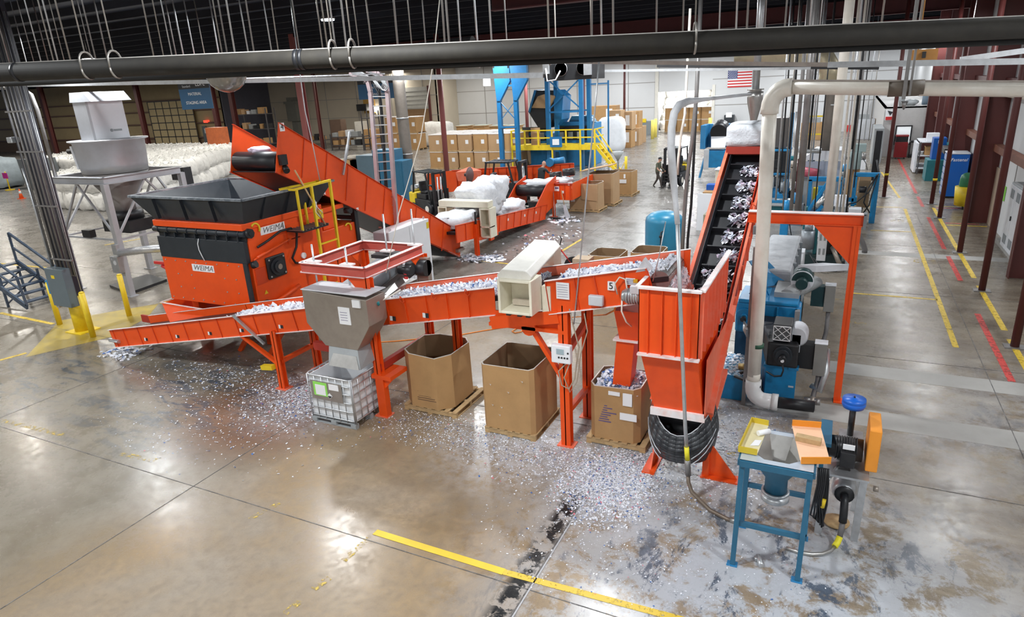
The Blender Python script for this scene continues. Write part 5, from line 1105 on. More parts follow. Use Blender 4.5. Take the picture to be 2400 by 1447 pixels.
# blue oil tank at the left with flakes on its top
mb = MB(); mb.box(-1.85, 12.1, 0.0, -1.22, 13.2, 0.72); mb.build('oil_tank', BLU, E_, bevel=0.01)
mb = MB(); mb.heap(-1.84, 12.12, -1.24, 13.2, lambda x, y: 0.502, 18, 26, 0.015, 9); mb.mi = 0
for _ in range(500):
    p = Vector((random.uniform(-1.84, -1.24), random.uniform(12.12, 13.2), 0.515)); s = random.uniform(0.01, 0.03); a = random.uniform(0, 6.28); mb.mi = random.choice((1, 1, 2))
    u = Vector((math.cos(a), math.sin(a), 0.3))*s; v = Vector((-math.sin(a), math.cos(a), 0.1))*s
    mb.quad(p-u-v, p+u-v, p+u+v, p-u+v)
tag(mb.build('shred_litter', [mat('flecked_blue_top', (0.05, 0.32, 0.55), 0.5, dirt=0.9, dcol=(0.5, 0.6, 0.7), dscale=40), FLW, mat('pale_blue_film', (0.3, 0.5, 0.7), 0.5)]), 'white and blue flecks covering the top of the blue oil tank', 'plastic shreds', kind='stuff')
mb = MB(); mb.cyl((-1.2, 12.04, 0.42), (-1.2, 12.04, 0.66), 0.05, n=12); mb.build('oil_filter', PAP, E_)
mb = MB(); mb.box(-1.8, 12.09, 0.5, -1.66, 12.1, 0.62); mb.build('tank_label', LIL, E_)
mb = MB()
for k in range(3): mb.cyl((-1.35+0.08*k, 12.15, 0.8), (-1.2+0.08*k, 12.2, 0.92), 0.035, n=8)
mb.box(-1.45, 12.05, 0.72, -1.0, 12.12, 0.78); mb.build('valve_block', BLKM, E_)
mb = MB(); mb.cyl((-1.42, 12.5, 0.78), (-1.15, 12.5, 0.82), 0.09, n=14); mb.build('brass_valve', mat('brass', (0.4, 0.28, 0.10), 0.4, metal=0.6), E_)
# pedestal
yE = 12.75
mb = MB(); mb.box(-0.98, yE, 0.06, -0.1, yE+1.4, 1.0); mb.box(-1.05, yE-0.02, 0.92, -0.75, yE+0.15, 1.0); mb.box(-0.35, yE-0.02, 0.92, -0.05, yE+0.15, 1.0); mb.build('pedestal', BLU, E_, bevel=0.01)
mb = MB(); mb.box(-0.3, yE-0.012, 0.4, -0.15, yE, 0.45); mb.build('pedestal_label', LIL, E_)
# black motor
mb = MB(); mb.box(-0.98, yE-0.1, 1.02, -0.08, yE+1.1, 1.72); mb.build('drive_motor', BLKM, E_, bevel=0.04)
mb = MB(); mb.cyl((-0.52, yE-0.16, 1.4), (-0.52, yE-0.1, 1.4), 0.27, n=24); mb.cyl((-0.52, yE-0.22, 1.4), (-0.52, yE-0.16, 1.4), 0.2, n=24); mb.build('motor_end_bell', CHAR, E_)
mb = MB(); mb.cyl((-0.50, yE-0.34, 1.36), (-0.51, yE-0.2, 1.38), 0.11, n=18); mb.build('tach', BLKM, E_)
mb = MB(); mb.cyl((-0.50, yE-0.345, 1.36), (-0.50, yE-0.34, 1.36), 0.05, n=16); mb.build('tach_cap', PAP, E_)
mb = MB(); mb.tube([(-0.5, yE-0.3, 1.3), (-0.45, yE-0.35, 1.1), (-0.5, yE-0.3, 0.9), (-0.7, yE-0.2, 0.8), (-0.95, yE-0.1, 0.85)], 0.025, 8); mb.build('motor_cable', BLK, E_)
# filter grille
mb = MB(); mb.box(-0.86, yE-0.05, 1.76, -0.34, yE+0.45, 2.22); fg = mb.build('filter_box', BLKM, E_, bevel=0.01)
mb = MB(); X_ = lambda u, v: Vector((-0.84+0.48*u, yE-0.065, 1.79+0.40*v))
for a, b in (((0, 0), (1, 0)), ((1, 0), (1, 1)), ((1, 1), (0, 1)), ((0, 1), (0, 0))): mb.bar(X_(*a), X_(*b), 0.018, 0.018)
for a, b in (((0, 0.5), (0.5, 1)), ((0, 0), (1, 1)), ((0.5, 0), (1, 0.5)), ((0, 0.5), (0.5, 0)), ((0, 1), (1, 0)), ((0.5, 1), (1, 0.5))): mb.bar(X_(*a), X_(*b), 0.02, 0.014)
mb.build('filter_cross', PAP, fg)
mb = MB()
for k in range(12): z = 1.8+k*0.032; mb.box(-0.83, yE-0.056, z, -0.37, yE-0.052, z+0.008)
mb.build('filter_pleat', GRM, fg)
mb = MB(); mb.lathe([(0.24, 0), (0.3, 0.05), (0.3, 0.32), (0.2, 0.36)], (-0.18, yE+0.1, 1.85), 20, 'y'); mb.box(-0.32, yE+0.1, 1.4, -0.08, yE+0.4, 1.9); mb.build('fan_housing', LIL, E_)
# gearbox
mb = MB(); mb.box(-1.72, 13.9, 1.05, 0.1, 14.9, 2.05); gb = mb.build('gearbox', BLU, E_, bevel=0.05)
mb = MB(); mb.box(-1.65, 13.86, 2.05, 0.02, 14.9, 2.16); mb.build('gearbox_lid', BLU, gb, bevel=0.02)
for x in (-1.1, -0.55, -0.05):
    mb = MB(); mb.box(x, 13.8, 1.2, x+0.05, 13.9, 2.0); mb.build('gearbox_rib', BLU, gb)
mb = MB(); mb.cyl((-1.45, 13.84, 1.62), (-1.45, 13.9, 1.62), 0.24, n=24); mb.cyl((-1.45, 13.74, 1.62), (-1.45, 13.84, 1.62), 0.1, n=16); mb.build('shaft_cover', BLU, gb)
mb = MB(); mb.cyl((-1.45, 13.66, 1.6), (-1.45, 13.78, 1.62), 0.09, 0.06, n=14); mb.build('black_coupling', BLKM, gb)
mb = MB(); mb.tube([(-1.43, 13.66, 1.55), (-1.4, 13.5, 1.35), (-1.35, 13.4, 1.1), (-1.2, 13.35, 1.0)], 0.02, 6); mb.tube([(-1.42, 13.66, 1.57), (-1.36, 13.5, 1.4), (-1.28, 13.4, 1.15), (-1.2, 13.35, 1.02)], 0.015, 6); mb.build('steel_line', GAL, gb)
mb = MB(); mb.cyl((-0.72, 13.78, 1.35), (-0.72, 13.9, 1.35), 0.2, n=20); mb.build('round_cover', BLU, gb)
mb = MB(); mb.box(-1.7, 13.95, 0, 0.05, 14.85, 1.05); mb.build('gearbox_base', mat('dark_blue_base', (0.01, 0.09, 0.2), 0.5), E_)
# lid fittings, second motor (green-black), yokes
mb = MB(); mb.cyl((-0.35, 14.3, 2.16), (-0.35, 15.2, 2.3), 0.24, n=20); mb.box(-0.7, 14.2, 2.16, 0.0, 15.1, 2.32); mb.build('auxiliary_gear', GRM, E_)
mo = MB(); mo.cyl((0.02, 14.6, 2.55), (0.02, 15.1, 2.6), 0.3, n=24); mo.cyl((0.02, 14.4, 2.52), (0.02, 14.6, 2.55), 0.17, n=20); mo.build('auxiliary_motor', mat('dark_green_paint', (0.02, 0.06, 0.06), 0.4, dirt=0.3), E_)
mb = MB(); mb.lathe([(0.3, -0.02), (0.32, -0.02), (0.32, 0.02), (0.3, 0.02)], (0.02, 14.62, 2.55), 24, 'y'); mb.build('motor_ring', LIL, E_)
mb = MB(); mb.box(-0.15, 14.9, 2.75, 0.35, 15.2, 2.95); mb.build('motor_guard', LIL, E_)
mb = MB(); mb.box(0.04, 14.3, 2.16, 0.1, 14.9, 1.3); mb.box(-0.05, 13.7, 1.1, 0.08, 13.85, 2.0); mb.build('side_bracket', GRM, E_)
# wrapped barrel guard, long grey quilted box
mb = MB(); mb.box(-1.55, 15.2, 1.3, -0.75, 18.9, 2.6); mb.build('barrel_guard', mat('quilted_grey_wrap', (0.45, 0.47, 0.5), 0.5, dirt=0.6, dcol=(0.2, 0.22, 0.25), bump=1.0, bscale=4), E_, bevel=0.08)
for y in (15.9, 16.6, 17.3, 18.0): mb = MB(); mb.box(-0.76, y, 1.35, -0.7, y+0.1, 2.6); mb.build('guard_strap', GRY, E_)
mb = MB(); mb.box(-1.5, 15.2, 0, -0.8, 18.9, 1.3); mb.build('barrel_base', mat('dark_base', (0.05, 0.06, 0.07), 0.5), E_)
mb = MB(); mb.bar((-1.5, 15.3, 2.9), (-0.9, 15.0, 2.2), 0.5, 0.03); mb.build('blue_cover', BLU, E_)
mb = MB(); mb.tube([(-1.4, 14.2, 2.2), (-1.2, 14.0, 2.5), (-0.95, 14.1, 2.5), (-0.85, 14.2, 2.2)], 0.02, 6); mb.build('lifting_handle', BLU, E_)
def _fit(o):
    for v in o.data.vertices:
        x, y, z = v.co.x+E_.location.x, v.co.y+E_.location.y, v.co.z*0.69
        if x > -1.1 and y < 13.6: x = -0.92+(x+0.98)*0.62; y -= 0.32
        elif y < 15.15 and y > 13.5: x = -1.72+(x+1.72)*0.7
        v.co = (x-E_.location.x, y-E_.location.y, z)
for o in E_.children_recursive: _fit(o)
# grey boxes on conduits to the right
for (bx, by, z0, z1, lab, m) in ((-0.38, 12.6, 0.62, 1.12, 'black and grey electrical boxes on a conduit beside the big black motor', GRY), (-0.32, 15.3, 1.0, 1.46, 'teal and grey electrical boxes on a conduit beside the upper motor', GRY)):
    t = thing('electrical_box', lab, 'electrical box', (bx+0.4, by, 0))
    mb = MB(); mb.box(bx, by, z0, bx+0.27, by+0.25, z1); mb.build('black_box', BLKM if z0 < 0.9 else mat('dark_teal_box', (0.02, 0.07, 0.08), 0.4), t, bevel=0.01)
    mb = MB(); mb.box(bx+0.27, by-0.08, z0-0.08, bx+0.48, by+0.15, z1+0.06); mb.build('grey_box', mat('box_grey_brown', (0.24, 0.235, 0.22), 0.4, dirt=0.3), t, bevel=0.01)
    mb = MB(); mb.box(bx+0.265, by-0.085, z1+0.06, bx+0.485, by+0.155, z1+0.07); mb.build('box_top', LIL, t)
    mb = MB(); mb.tube([(bx+0.38, by+0.03, z0-0.08), (bx+0.38, by+0.02, 0.4), (bx+0.34, by-0.1, 0.2), (bx+0.30, by-0.3, 0.0)], 0.045, 12); mb.build('conduit', HOS, t)
    mb = MB(); mb.cyl((bx+0.30, by-0.3, 0.0), (bx+0.33, by-0.18, 0.14), 0.06, n=12); mb.build('conduit_collar', STW, t)
mb = MB(); mb.tube([(-0.1, 12.6, 0.3), (0.05, 12.5, 0.25), (0.12, 12.6, 0.6), (0.1, 12.8, 1.0)], 0.06, 10); tag(mb.build('silver_duct', GAL), 'short silver flexible duct beside the blue pedestal', 'duct')
mb = MB(); mb.cyl((-0.2, 12.2, 0.16), (-0.08, 12.2, 0.16), 0.06, n=10); mb.cyl((-0.02, 12.2, 0.16), (0.08, 12.2, 0.16), 0.06, n=10); tag(mb.build('pipe_flanges', GALD), 'pair of small round flanges at the foot of the blue pedestal', 'flange')
# ================================================================ FLOOR LITTER
def zone(n, cx_, cy_, rx, ry, smin, smax, z=0.006, gauss=True):
    def f():
        while True:
            x = random.gauss(0, 0.5) if gauss else random.uniform(-1, 1); y = random.gauss(0, 0.5) if gauss else random.uniform(-1, 1)
            if x*x+y*y < 1.3: return (cx_+x*rx, cy_+y*ry, z+random.uniform(0, 0.004))
    return (n, f, smin, smax)
mb = MB()
for zn in (zone(5200, -2.75, 8.55, 0.75, 1.1, 0.008, 0.03), zone(3000, -3.0, 8.9, 2.2, 1.2, 0.008, 0.026), zone(2200, -5.4, 9.0, 2.4, 0.7, 0.008, 0.025), zone(1700, -1.3, 10.3, 1.2, 1.6, 0.008, 0.03), zone(900, -2, 7.2, 2.2, 1.2, 0.006, 0.02)):
    flakes(mb, zn[0], zn[1], zn[2], zn[3], tilt=0.35)
tag(mb.build('floor_shreds', FLS), 'white shred litter spilled over the floor round the ribbed bin and the three cardboard bins', 'plastic shreds', kind='stuff')
mb = MB()
for zn in (zone(2600, -9.6, 9.3, 1.3, 1.2, 0.008, 0.035), zone(1300, -12, 9.3, 3.0, 1.1, 0.008, 0.04), zone(900, -10.5, 7.8, 3.0, 1.6, 0.006, 0.03), zone(500, -7.0, 9.6, 1.3, 1.3, 0.006, 0.03), zone(300, -16.1, 9.6, 0.7, 0.5, 0.02, 0.09)):
    flakes(mb, zn[0], zn[1], zn[2], zn[3], tilt=0.35)
tag(mb.build('floor_shreds', FLS), 'white shred litter on the floor below the low conveyor and round the caged tote', 'plastic shreds', kind='stuff')
mb = MB()
for zn in (zone(400, -11.7, 20.6, 0.9, 0.6, 0.04, 0.2), zone(160, -10.6, 23.5, 1.3, 3.0, 0.03, 0.14), zone(120, -11.2, 27.8, 0.7, 1.0, 0.04, 0.2), zone(120, -11.0, 32, 1.2, 2, 0.03, 0.12)):
    flakes(mb, zn[0], zn[1], zn[2], zn[3], tilt=0.5)
tag(mb.build('floor_scraps', FLS), 'loose film scraps on the floor beside the far orange infeed conveyor', 'plastic scraps', kind='stuff')
# ================================================================ orange air line on the floor
pts = [wy(1444, 712, 9.35), wy(1440, 728, 9.5), wy(1420, 738, 10.2)]
for px, py in ((1330, 745), (1290, 752), (1240, 760), (1215, 768), (1200, 777), (1207, 781), (1222, 778), (1226, 770), (1210, 764), (1180, 768), (1130, 776), (1080, 785), (1010, 792), (930, 800), (880, 803), (840, 806)): pts.append(fl(px, py, 0.012))
mb = MB(); mb.tube(pts, 0.014, 6); tag(mb.build('air_hose', mat('orange_hose', (0.85, 0.25, 0.02), 0.5, dirt=0)), 'thin orange air hose looping across the floor behind the cardboard bins', 'hose')
# ================================================================ BACK INCLINE AND INFEED
J = thing('belt_conveyor', 'steep orange conveyor marked 4 rising over the black feed hopper', 'conveyor', (-13, 16, 0))
jt = lambda y: 1.24+0.553*(20.0-y); jb = lambda y: jt(y)-1.15
xr, xl = -12.42, -13.95
ye = 12.42
for x, s, nm in ((xr, 1, 'side_plate'), (xl, -1, 'side_plate')):
    A = [(x, ye, jt(ye)), (x, 20.1, 1.18), (x, 20.5, 0.7), (x, 20.4, 0.08), (x, ye-0.35, jb(ye)+0.0)]
    mb = MB(); mb.prism(A, (0.012*s, 0, 0)); sp = mb.build(nm, OR, J)
    mb = MB(); mb.bar((x+0.02*s, ye, jt(ye)), (x+0.02*s, 20.1, 1.2), 0.06, 0.015); mb.bar((x+0.02*s, ye-0.35, jb(ye)), (x+0.02*s, 20.3, 0.08), 0.06, 0.015); mb.build('flange', OR2, sp)
    if s > 0:
        for i in range(1, 10):
            y = ye+0.78*i; mb = MB(); mb.bar((x+0.02, y, jt(y)-0.03), (x+0.02, y-0.28, jb(y-0.28)+0.03), 0.03, 0.03); mb.build('rib', OR2, sp)
mb = MB(); mb.prism([(xl+0.02, ye+0.3, jt(ye)-0.75), (xl+0.02, 20.2, 0.4), (xl+0.02, 20.2, 0.3), (xl+0.02, ye+0.3, jt(ye)-0.85)], (xr-xl-0.04, 0, 0)); mb.build('belt', BLK, J)
mb = MB(); mb.prism([(xl+0.02, ye-0.3, jb(ye)+0.02), (xl+0.02, 20.2, 0.12), (xl+0.02, 20.2, 0.09), (xl+0.02, ye-0.3, jb(ye)-0.01)], (xr-xl-0.04, 0, 0)); mb.build('return_pan', BLK, J)
mb = MB(); mb.cyl((xl+0.03, ye-0.05, jt(ye)-0.92), (xr-0.03, ye-0.05, jt(ye)-0.92), 0.24, n=22); mb.build('head_drum', BLK, J)
mb = MB(); mb.box(xr, ye-0.2, jt(ye)-1.0, xr+0.12, ye+0.0, jt(ye)-0.75); mb.cyl((xr, ye-0.02, jt(ye)-1.05), (xr+0.14, ye-0.1, jt(ye)-1.15), 0.08, n=10); mb.build('head_bearing', BLKM, J)
p = wx(661, 298, xr+0.02); mb = MB(); mb.box(xr+0.014, p.y-0.08, p.z-0.1, xr+0.02, p.y+0.08, p.z+0.1); lb = mb.build('number_plate', PAP, J)
text('numeral', '4', 0.2, INK, (xr+0.024, p.y, p.z), (0, 1, 0), (0, 0, 1), lb)
for (px, py) in ((1000, 490), (943, 457), (760, 450), (838, 486)):
    p = wx(px, py, xr+0.02); mb = MB(); mb.box(xr+0.013, p.y-0.06, p.z-0.09, xr+0.02, p.y+0.04, p.z-0.01); mb.build('white_tag', PAP, J)
p0, p1 = wx(815, 340, xr+0.03), wx(803, 410, xr+0.03)
mb = MB(); mb.bar(p0, p1, 0.07, 0.05); mb.bar(p0, p0+Vector((0, 0.15, 0.35)), 0.05); mb.build('steel_lever', GAL, J)
mb = MB(); mb.box(xr+0.01, 20.1, 0.3, xr+0.14, 20.5, 0.42); mb.cyl((xr, 20.2, 0.36), (xr+0.16, 20.5, 0.36), 0.03, n=8); mb.build('take_up', STW, J)
mb = MB(); mb.cyl((xr-0.1, 18.3, 0.72), (xr+0.02, 18.3, 0.72), 0.12, n=14); mb.build('return_roller', BLKM, J)
for y in (14.9, 17.6):
    mb = MB(); mb.bar((xr-0.1, y, 0), (xr-0.1, y, jb(y)), 0.14, 0.14); mb.bar((xl+0.1, y, 0), (xl+0.1, y, jb(y)), 0.14, 0.14); mb.bar((xl+0.1, y, jb(y)-0.3), (xr-0.1, y, jb(y)-0.3), 0.1); mb.build('support_leg', BLKM, J)
mb = MB(); mb.blob((-13.3, ye+0.1, jt(ye)-0.66), (0.35, 0.2, 0.1), amp=0.6, fr=4); mb.build('film_scrap', mat('mauve_film', (0.65, 0.55, 0.68), 0.5, dirt=0.4), J)
# infeed
N = thing('belt_conveyor', 'orange infeed conveyor loaded with wrapped film behind the white cabinet', 'conveyor', (-12.5, 24, 0))
nt = lambda y: 1.43-0.086*(y-19.6)
xa, xb = -12.0, -13.3
conv_plate([((xa, 19.55, nt(19.55)), (xa, 19.55, nt(19.55)-0.62)), ((xa, 27.7, nt(27.7)), (xa, 27.4, nt(27.7)-0.62))], (1, 0, 0), [i/12 for i in range(13)], 0.03, 0.04, N, OR, OR2)
conv_plate([((xb, 19.55, nt(19.55)), (xb, 19.55, nt(19.55)-0.62)), ((xb, 27.7, nt(27.7)), (xb, 27.4, nt(27.7)-0.62))], (-1, 0, 0), [0.5], 0.03, 0.04, N, OR, OR2)
mb = MB(); mb.prism([(xb, 19.6, nt(19.6)-0.25), (xb, 27.5, nt(27.5)-0.25), (xb, 27.5, nt(27.5)-0.35), (xb, 19.6, nt(19.6)-0.35)], (xa-xb, 0, 0)); mb.build('belt', BLK, N)
for y in (20.85,): leg(N, -12.0+0.08, y, nt(y)-0.1, 0.15); leg(N, -13.3, y, nt(y)-0.6, 0.15)
mb = MB(); mb.bar((-11.93, 21.0, 0.62), (-11.93, 22.6, 0.5), 0.06, 0.12); mb.box(-11.98, 21.9, 0.35, -11.88, 22.2, 0.6); mb.build('under_bracket', OR, N)
mb = MB(); mb.bar((-11.9, 20.85, nt(20.8)-0.1), (-11.9, 20.85, nt(20.8)+0.35), 0.06); mb.build('steel_post', BLKM, N)
for y in (23.6, 25.2, 26.4): mb = MB(); mb.box(-11.99, y, nt(y)-0.3, -11.97, y+0.1, nt(y)-0.2); mb.build('white_tag', PAP, N)
# second magnet detector: cream arch
O_ = thing('metal_detector', 'cream rectangular detector arch standing over the far infeed conveyor', 'detector', (-12.5, 21.8, 0.6))
zt = 1.98
mb = MB(); mb.box(-13.75, 21.3, zt-0.25, -11.6, 21.75, zt); mb.build('top_beam', CRM, O_, bevel=0.03)
mb = MB(); openbox(mb, -13.8, 21.3, 1.2, -13.4, 21.75, zt-0.25, 0.05); mb.build('left_post', CRM, O_, bevel=0.01)
mb = MB(); openbox(mb, -11.95, 21.25, 0.62, -11.5, 21.75, zt-0.25, 0.06); mb.box(-11.95, 21.25, 1.0, -11.5, 21.6, 1.06); mb.build('right_post', CRM, O_, bevel=0.01)
mb = MB(); mb.prism([(-13.4, 21.32, 1.2), (-13.4, 21.32, 1.7), (-13.1, 21.32, 1.7)], (0, 0.05, 0)); mb.build('inner_gusset', mat('tan_inside', (0.3, 0.22, 0.14), 0.7), O_)
# wrapped film bundles on the infeed
def bundle(c, r, label, sc=1, seed=0, m=PLA, name='film_bundle', cat='film bundle', sq=2.2, amp=0.28, group=None, nz=(14, 22)):
    mb = MB(); mb.blob(c, r, nz, amp=amp, fr=2.6, sq=sq, seed=seed); return tag(mb.build(name, m), label, cat, group)
bundle((-12.65, 22.6, 1.85), (0.72, 0.85, 0.62), 'big white wrapped film bale riding on the far infeed conveyor', seed=1, sq=3)
bundle((-12.45, 23.2, 2.1), (0.62, 0.6, 0.55), 'round white film bundle leaning on the bale by the man in the cap', seed=5)
bundle((-12.65, 20.7, 1.42), (0.6, 0.9, 0.26), 'flat spread of film in front of the cream arch on the infeed', seed=8)
bundle((-12.7, 25.3, 1.02), (0.5, 0.75, 0.3), 'smaller heap of film at the far end of the infeed', seed=9)
# second rising section with drum, feeding the infeed
Q_ = thing('belt_conveyor', 'short orange conveyor end with a black drum dropping film onto the infeed', 'conveyor', (-12.6, 28, 0))
for x, s in ((-12.0, 1), (-13.55, -1)):
    mb = MB(); mb.prism([(x, 26.2, 0.65), (x, 27.8, 1.62), (x, 28.9, 1.85), (x, 28.9, 0.6), (x, 27.4, 0.3)], (0.015*s, 0, 0)); sp = mb.build('side_plate', OR, Q_)
    mb = MB(); mb.bar((x, 26.2, 0.66), (x, 27.8, 1.63), 0.05, 0.02); mb.bar((x, 27.8, 1.63), (x, 28.9, 1.86), 0.05, 0.02)
    mb.build('flange', OR2, sp)
mb = MB(); mb.cyl((-13.5, 27.9, 1.32), (-12.05, 27.9, 1.32), 0.27, n=20); mb.build('head_drum', BLK, Q_)
mb = MB(); mb.box(-13.55, 28.2, 1.5, -12.0, 29.4, 1.55); mb.box(-13.55, 29.4, 1.0, -12.0, 29.45, 1.6); mb.build('back_plate', OR2, Q_)
bundle((-12.7, 28.5, 1.6), (0.62, 0.5, 0.16), 'crumpled film lying above the black drum of the short conveyor', seed=12, nz=(8, 14), amp=0.4)
# sorting table box
U = thing('sorting_conveyor', 'ribbed orange sorting conveyor where the bald man works', 'conveyor', (-12, 29, 0))
p0, p1 = wy(1250, 437, 28.7), wy(1337, 428, 28.7); zb0 = 0.78
mb = MB(); mb.box(-12.9, 28.7, zb0, -11.15, 28.72, 1.55); fpz = mb.build('front_plate', OR, U)
for i in range(7): x = -12.85+i*0.27; mb = MB(); mb.box(x, 28.66, zb0, x+0.03, 28.7, 1.5); mb.build('rib', OR2, fpz)
mb = MB(); mb.box(-12.95, 28.62, 1.52, -11.1, 28.72, 1.56); mb.build('top_edge', ODK, U)
mb = MB(); mb.prism([(-11.13, 28.7, zb0), (-11.13, 28.7, 1.55), (-11.13, 31.6, 1.6), (-11.13, 31.6, 0.85)], (0.02, 0, 0)); mb.build('side_plate', OR, U)
mb = MB(); mb.box(-12.95, 28.72, 1.25, -11.15, 31.6, 1.3); mb.build('belt', BLK, U)
mb = MB(); mb.box(-12.2, 28.655, 1.2, -11.75, 28.665, 1.42); lb = mb.build('safety_sign', PAP, U)
mb = MB(); mb.box(-12.17, 28.65, 1.24, -12.0, 28.655, 1.36); mb.box(-11.95, 28.65, 1.3, -11.78, 28.655, 1.38); mb.build('sign_print', INB, lb)
for x, z in ((-12.8, 1.45), (-12.8, 1.0), (-12.4, 0.85), (-11.6, 1.1), (-11.3, 1.48)): mb = MB(); mb.box(x, 28.65, z, x+0.08, 28.66, z+0.12); mb.build('white_tag', PAP, U)
leg(U, -12.0, 28.55, 0.8, 0.12); leg(U, -11.25, 31.4, 0.85, 0.12)
# long red side behind
Lr = thing('sorting_conveyor', 'long low orange conveyor side behind the fork trucks', 'conveyor', (-16, 31.5, 0))
p = [wy(x, y, 32.0) for x, y in ((1000, 408), (1060, 400), (1345, 383), (1345, 412), (1060, 450), (1000, 455))]
mb = MB(); mb.prism([(v.x, 32.0, v.z) for v in p], (0, 0.05, 0)); mb.build('side_plate', OR, Lr)
mb = MB(); mb.bar((p[1].x, 31.97, p[1].z), (p[2].x, 31.97, p[2].z), 0.08, 0.05); mb.build('top_edge', OR2, Lr)
for i in range(14):
    x = p[1].x+(p[2].x-p[1].x)*(i+0.5)/14; zt_ = p[1].z+(p[2].z-p[1].z)*(i+0.5)/14; mb = MB(); mb.box(x, 31.93, zt_-0.9, x+0.04, 32.0, zt_-0.05); mb.build('rib', OR2, Lr)
for x in (p[1].x+0.3, (p[1].x+p[2].x)/2, p[2].x-0.3): mb = MB(); mb.box(x, 32.05, 0, x+0.15, 32.2, 1.2); mb.build('leg', OR, Lr)
mb = MB(); a, b, c, d = wy(1068, 405, 31.6), wy(1128, 401, 31.6), wy(1100, 392, 32.2), wy(1085, 425, 31.6)
mb.prism([a, b, (b.x-0.1, 31.6, d.z), (a.x+0.1, 31.6, d.z)], (0, 0.03, 0)); mb.prism([a, (c.x, 32.2, c.z), b], (0, 0, 0.03)); mb.build('infeed_funnel', OD, Lr)
for k, (px, py) in enumerate(((1365, 410), (1335, 418))):
    p_ = wy(px-45, py-5, 29.8); mb = MB(); mb.cyl(p_, p_+Vector((0.55, 0.1, 0.05)), 0.18, n=14); tag(mb.build('gear_motor', BLKM), ('dark gear motor at the right end of the long orange side', 'dark gear motor left of its twin beside the bald man')[k], 'motor')
p_ = wy(1292, 380, 32); mb = MB(); mb.cyl(p_, p_+Vector((0.0, -0.25, 0)), 0.22, n=14); mb.cyl(p_, p_+Vector((0.7, 0.1, 0.1)), 0.16, n=12); tag(mb.build('blue_motor', BLM), 'blue fan-cooled motor on top of the long orange side', 'motor')
# round fan
p_ = wy(1101, 410, 30.6); t = thing('pedestal_fan', 'dark round pedestal fan seen edge-on by the orange funnel', 'fan', (p_.x, 30.6, 0))
mb = MB(); mb.lathe([(0.05, -0.1), (0.3, -0.08), (0.42, 0), (0.3, 0.08), (0.05, 0.1)], (p_.x, 30.6, p_.z), 20, 'x'); mb.build('fan_cage', mat('fan_grille', (0.12, 0.07, 0.07), 0.5), t)
mb = MB(); mb.cyl((p_.x-0.3, 30.6, p_.z), (p_.x-0.05, 30.6, p_.z), 0.09, n=10); mb.build('fan_motor', BLKM, t)
mb = MB(); mb.cyl((p_.x-0.2, 30.6, 0), (p_.x-0.2, 30.6, p_.z), 0.03, n=8); mb.cyl((p_.x-0.2, 30.6, 0), (p_.x-0.2, 30.6, 0.04), 0.25, n=14); mb.build('fan_stand', BLKM, t)
# ================================================================ WHITE CABINET
Cb = thing('electrical_cabinet', 'tall white electrical cabinet between the red frame and the steep back conveyor', 'cabinet', (-12, 16.3, 0))
mb = MB(); mb.box(-12.28, 15.35, 0.05, -11.72, 17.5, 2.1); mb.build('cabinet_body', WHT, Cb, bevel=0.01)
mb = MB(); mb.box(-12.285, 15.345, 0.08, -12.275, 15.352, 2.08) ; mb.box(-12.26, 15.34, 0.1, -11.75, 15.352, 2.07); mb.build('end_panel', mat('shaded_lilac_grey', (0.52, 0.50, 0.56), 0.5), Cb)  # shade on the narrow end face, painted as a lilac-grey sheet
mb = MB(); mb.box(-11.722, 16.4, 0.1, -11.715, 16.41, 2.05); mb.build('door_gap', GRM, Cb)
mb = MB()
for y in (15.5, 17.3):
    mb.tube([(-11.8, y, 2.1), (-11.8, y, 2.17), (-11.8, y+0.05, 2.19), (-11.8, y+0.08, 2.15), (-11.8, y+0.05, 2.1)], 0.012, 6)
mb.build('lifting_eye', GAL, Cb)
mb = MB(); mb.box(-11.74, 17.35, 1.8, -11.712, 17.48, 2.0); mb.build('yellow_sticker', YEL, Cb)
mb = MB(); mb.box(-12.3, 15.33, 0, -11.7, 17.52, 0.06); mb.build('plinth', GRY, Cb)
# ================================================================ CABLE LADDER going up
R0 = thing('cable_ladder', 'vertical aluminium cable ladder curving over at the top behind the shredder', 'cable ladder', (-12, 16.5, 2.1))
yl_ = 16.6; A0 = [wy(x, y, yl_) for x, y in ((893, 535), (868, 215), (862, 190), (845, 178), (820, 172))]; B0 = [wy(x, y, yl_) for x, y in ((930, 530), (908, 215), (902, 185), (885, 170), (860, 166))]
for P_ in (A0, B0):
    mb = MB()
    for a, b in zip(P_[:-1], P_[1:]): mb.bar(a, b, 0.13, 0.035, up=(0, 1, 0)) if False else mb.bar(a, b, 0.09, 0.12, up=(1, 0, 0))
    mb.build('side_rail', mat('rose_aluminium', (0.55, 0.42, 0.44), 0.35, metal=0.6, dirt=0.5, dcol=(0.7, 0.7, 0.7)), R0)
mb = MB()
for i in range(15):
    f = (i+0.5)/15; a = A0[0].lerp(A0[1], f); b = B0[0].lerp(B0[1], f); mb = MB(); mb.bar(a, b, 0.03, 0.03); mb.build('rung', GAL, R0)
mb = MB(); mb.tube([wy(x, y, yl_+0.1) for x, y in ((912, 520), (908, 470), (903, 400), (899, 330), (893, 250), (888, 205), (878, 185), (860, 175))], 0.05, 8); mb.tube([wy(x, y, yl_+0.05) for x, y in ((903, 520), (900, 470), (904, 400), (896, 300), (888, 220), (872, 190), (850, 178))], 0.03, 8); mb.build('black_cable', BLK, R0)
mb = MB()
for k in range(5): mb.tube([wy(x+k*3, y+k*2, yl_-0.1-0.05*k) for x, y in ((820, 168), (850, 170), (872, 185), (885, 203), (893, 205), (898, 196), (885, 175), (860, 166))], 0.02, 6)
mb.build('cable_bunch', GAL, R0)
